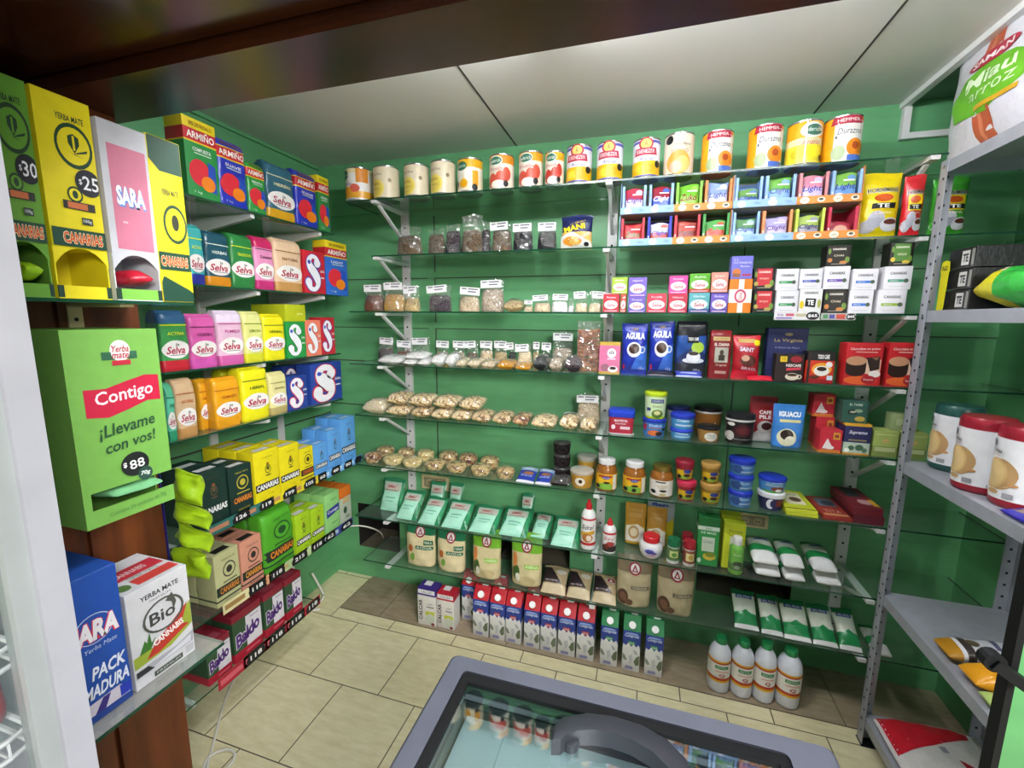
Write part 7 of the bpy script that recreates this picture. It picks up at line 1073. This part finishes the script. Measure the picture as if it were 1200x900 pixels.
m = k_pillow(W, on_x(1150, 24, RXF).z-1.9405, .08, *sam, seed=290, wob=.003); tag(m[0][1].build('rice_sack', None, 50, (RXF, (A.y+B.y)/2, 1.9405), -PI/2), 'large white rice sack with a green emblem on top of the steel rack', 'bag')
z = 1.5135
pp = k_box(.085, .17, .07, [(0, 1, '#1c1c1e')], [('R', -.3, .1, .3, .4, '#a8a8a8'), ('T', 'TE', 0, .25, .4, .14, BLACK, {'b': .04})], 'f')
for i, (dy, dz, lb) in enumerate(((0, 0, 'bottom'), (.0, .0575, 'middle'), (.0, .115, 'top'))):
    q = on_x(1120, 350, RXF+.03); pp = k_box(.11, .056, .14, [(0, 1, '#1e1e20')], [('P', [(.0, .15), (.28, .15), (.28, .85), (.0, .85)], '#c8c8c4'), ('T', 'TE', .14, .5, .2, .4, BLACK, {'b': .04}), ('R', .36, .1, .46, .9, '#8a8a84'), ('R', -.5, .02, .5, .05, '#5a5a5c')], 'f')
    tag(pp[0][1].build('tea_box', None, None, (RXF+.03, q.y, z+dz+.0005*i), -PI/2), f'black wrapped tea carton on the steel rack, {lb} of three', 'box', 'black cartons on the steel rack')
q0, q1 = on_x(1100, 360, RXF+.022), on_x(1112, 305, RXF+.022); m = MB(); hh = q1.z-z; pts = [(-.014, 0), (.014, 0), (.018, hh*.72), (.02, hh*.8), (.016, hh*.97), (0, hh), (-.016, hh*.97), (-.02, hh*.8), (-.016, hh*.72)]; n = len(pts)
m.add([(x, 0, zz) for x, zz in pts]+[(x, .0012, zz) for x, zz in pts], [tuple(range(n)), tuple(n+i for i in reversed(range(n)))]+[(i, i+n, (i+1) % n+n, (i+1) % n) for i in range(n)], '#d0c81c:p')
bb = Body([(0, .02, .0006), (hh, .02, .0006)], (.0001,)); decals(m, bb, .04, hh, [('T', 'R$2', 0, .84, .6, .1, '#3a3a10', {'b': .03}), ('T', 'NO SE PIERDA', 0, .38, .5, .42, '#4a4a14', {'a': PI/2})][:1], 'p')
vs, fs = glyphs('TE DE LA CASA'); 
tag(m.build('shelf_price_strip', None, None, (RXF+.02, (q0.y+q1.y)/2, z), -PI/2), 'tall yellow price strip before the black tea cartons', 'card')
A, B = on_x(1123, 345, RXF), on_x(1215, 330, RXF); W = A.y-B.y
p = k_lying(.2, .1, W, None, 300, None, film=False, bs=[(0, .12, '#b8a81c'), (.12, .32, '#c8c020'), (.32, .55, '#2fa03a'), (.55, 1, '#38b044')], ds=[('P', [(-.4, .3), (.4, .3), (.4, .34), (-.4, .34)], '#c8c8a0')], wob=.006, lean=1.5)
o = put(p, 'snack_bag', 'puffy green and yellow bag lying on the steel rack', 'bag', None, (RXF+.12, A.y, z+.001), PI)
z = 1.0375
def k_roll(W, H, D, c, words=1):
    r = W/2; b = Body([(0, r*.9, r*.9), (.006, r, r), (H-.01, r, r), (H-.002, r*.94, r*.94), (H, r*.6, r*.6)], 2., 40, .0012, 3)
    m = MB(); b.mesh(m, bands(H, [(0, .1, c), (.1, .84, '#d4d4d8'), (.84, 1, c)], 'f'))
    decals(m, b, W, H, [('E', .1, .4, .27, .19, '#a8865c'), ('E', -.04, .4, .28, .19, '#c0a06c'), ('E', -.04, .4, .24, .165, '#ccb07c'), ('E', .02, .18, .12, .03, '#b8966a'), ('E', -.24, .76, .14, .05, '#3a4a58'), ('T', 'tostadas', -.14, .68, .44, .05, '#4a4a54', {'b': .01}), ('R', -.36, .62, .06, .625, '#c08a70'), ('E', .34, .3, .06, .02, '#b8865a'), ('R', .22, .13, .36, .19, '#8a8a90'), ('E', -.3, .16, .04, .025, '#4a4a54')], 'f'); return [('roll', m, 50)]
for px, c, lb, dx in (((1092, 1142, 480), '#1f4a44', 'rice cracker roll with dark green ends', .05), ((1120, 1186, 478), '#8a1c2c', 'rice cracker roll with dark red ends in front', .012), ((1176, 1236, 484), '#8a1c2c', 'rice cracker roll with dark red ends at the edge of the picture', .03)):
    xm = (px[0]+px[1])/2; Xc = RX0+dx+.055; q = on_x(xm, 530, Xc); W = .108; H = .2
    put(k_roll(W, H, 0, c), 'rice_cracker_roll', lb, 'roll', 'rice cracker rolls', (Xc-W/2, q.y, z), -PI/2)
q = on_x(1190, 592, RX0+.03); p = k_lying(.1, .02, .17, None, 310, None, film=False, bs=[(0, .12, '#2a24a0'), (.12, .86, '#8a6a58'), (.86, 1, '#2a24a0')], ds=[('R', -.45, .14, -.36, .84, '#2a24a0'), ('E', .0, .5, .2, .1, '#b8a090'), ('E', .1, .7, .14, .07, '#c0b0a4')], wob=.003); put(p, 'snack_bag', 'flat brown sweets bag with a blue edge before the cracker rolls', 'bag', None, (RX0+.012, q.y-.03, z), -PI/2)
z = .5755
for (xa, ya, L, w, hgt, bs, lb, yaw) in ((1085, 745, .22, .075, .05, [(0, .14, '#a8781c'), (.14, .18, '#c8c8cc'), (.18, .26, '#3a3430'), (.26, 1, '#c4c4cc')], 'flat white biscuit packet with an amber end on the steel rack', 0), (1122, 778, .2, .07, .055, [(0, .3, '#d8941c'), (.3, .42, '#b88a40'), (.42, .62, '#9a6a30'), (.62, 1, '#c88a24')], 'amber biscuit packet beside the white one on the steel rack', 0), (1147, 805, .16, .06, .03, [(0, 1, '#a8c070')], 'pale green packet by the jamb on the steel rack', 0)):
    q = on_z(xa, ya, z+.025); p = k_lying(w, hgt, L, None, int(xa), None, film=False, bs=bs, wob=.002, lean=1.5, ds=[('E', 0, .3, .2, .06, '#5a4a3a'), ('R', -.3, .5, .2, .56, '#5a5a78')] if xa < 1100 else []); put(p, 'biscuit_packet', lb, 'packet', 'biscuit packets', (RX0+.014, q.y-w/2, z), -PI/2)
z = .1055
for (xa, ya, lb, sd) in ((1018, 826, 'flat red and white bag on the lowest rack shelf, by the post', 1), (1048, 872, 'flat red and white bag on the lowest rack shelf, in front', 2)):
    q = on_z(xa, ya, z+.03); p = k_lying(.2, .045, .27, None, 320+sd, None, film=False, bs=[(0, .08, '#d4d0d0'), (.08, 1, '#d0ccca')], ds=[('P', [(-.47, .03), (.25, .03), (-.3, .9), (-.42, .92)], '#b81c2c'), ('R', -.02, .5, .1, .56, '#8a8a98'), ('P', [(.16, .62), (.4, .66), (.3, .8)], '#a82438')], wob=.002, lean=1.5); put(p, 'flour_bag', lb, 'bag', 'red and white bags', (RX0+.014, (1.52, 1.30)[sd-1], z), -PI/2)
# ------------------------------------------------------------------ inside the fridge, cables
for i, (zz, c, lb) in enumerate(((FZ[1]+.024, '#a04048', 'soft pack with a dull red label behind the fridge door'), (FZ[0]+.024, '#8a8a60', 'dull green soft pack on the upper wire rack of the fridge'))):
    A = on_x(-40, 820, X0-.07); p = k_pouch(.1, .07 if i == 0 else .13, .05, [(0, .9, c), (.9, 1, '#a8a8a8')], [('T', 'CHORIZO', 0, .5, .6, .1, '#c8a0a4', {'a': PI/2})] if i == 0 else [], seed=330+i); put(p, 'fridge_pack', lb, 'pack', 'packs in the fridge', (X0-.06, yb-.082, zz+.006), PI/2)
pts = [on_z(x, y, .006) for x, y in ((282, 774), (277, 790), (266, 815), (259, 836), (251, 868), (244, 893), (241, 915))]; m = MB()
def smooth(ps, n=6):
    o = []
    for i in range(len(ps)-1):
        a, b, c, d = ps[max(i-1, 0)], ps[i], ps[i+1], ps[min(i+2, len(ps)-1)]
        for k in range(n):
            t = k/n; o.append(.5*((2*b)+(c-a)*t+(2*a-5*b+4*c-d)*t*t+(3*b-a-3*c+d)*t**3))
    return o+[ps[-1]]
m.tube(smooth(pts), .0045, 'cable'); tag(m.build('white_cable', None, 50), 'thin white cable running over the tiles from the red boxes', 'cable')
pts = [on_z(x, y, .006) for x, y in ((232, 930), (240, 895), (250, 884), (262, 879), (271, 879), (275, 884), (273, 892), (266, 902), (262, 920))]
m = MB(); m.tube(smooth(pts), .005, 'cable'); tag(m.build('white_cable', None, 50), 'loop of thicker white cable at the bottom of the picture', 'cable')
a = Vector((-1.38, 1.72, .5)); pts = [on_y(400, 618, 1.80), on_y(420, 616, 1.85), on_y(436, 619, 1.9), on_y(446, 624, 1.99), on_y(449, 630, 2.08)]
m = MB(); m.tube(smooth(pts), .004, 'cable'); tag(m.build('hanging_cable', None, 50), 'pale cable running from the side shelves into the dark wall opening', 'cable')
pts = [Vector((-1.5, 1.64, .01)), on_z(356, 716, .012), on_z(372, 708, .012), on_z(379, 700, .012), on_z(378, 694, .02), on_y(366, 672, 1.7)]
m = MB(); m.tube(smooth(pts), .006, 'cable'); tag(m.build('white_cable', None, 50), 'white cable on the floor behind the corner end of the red boxes', 'cable')
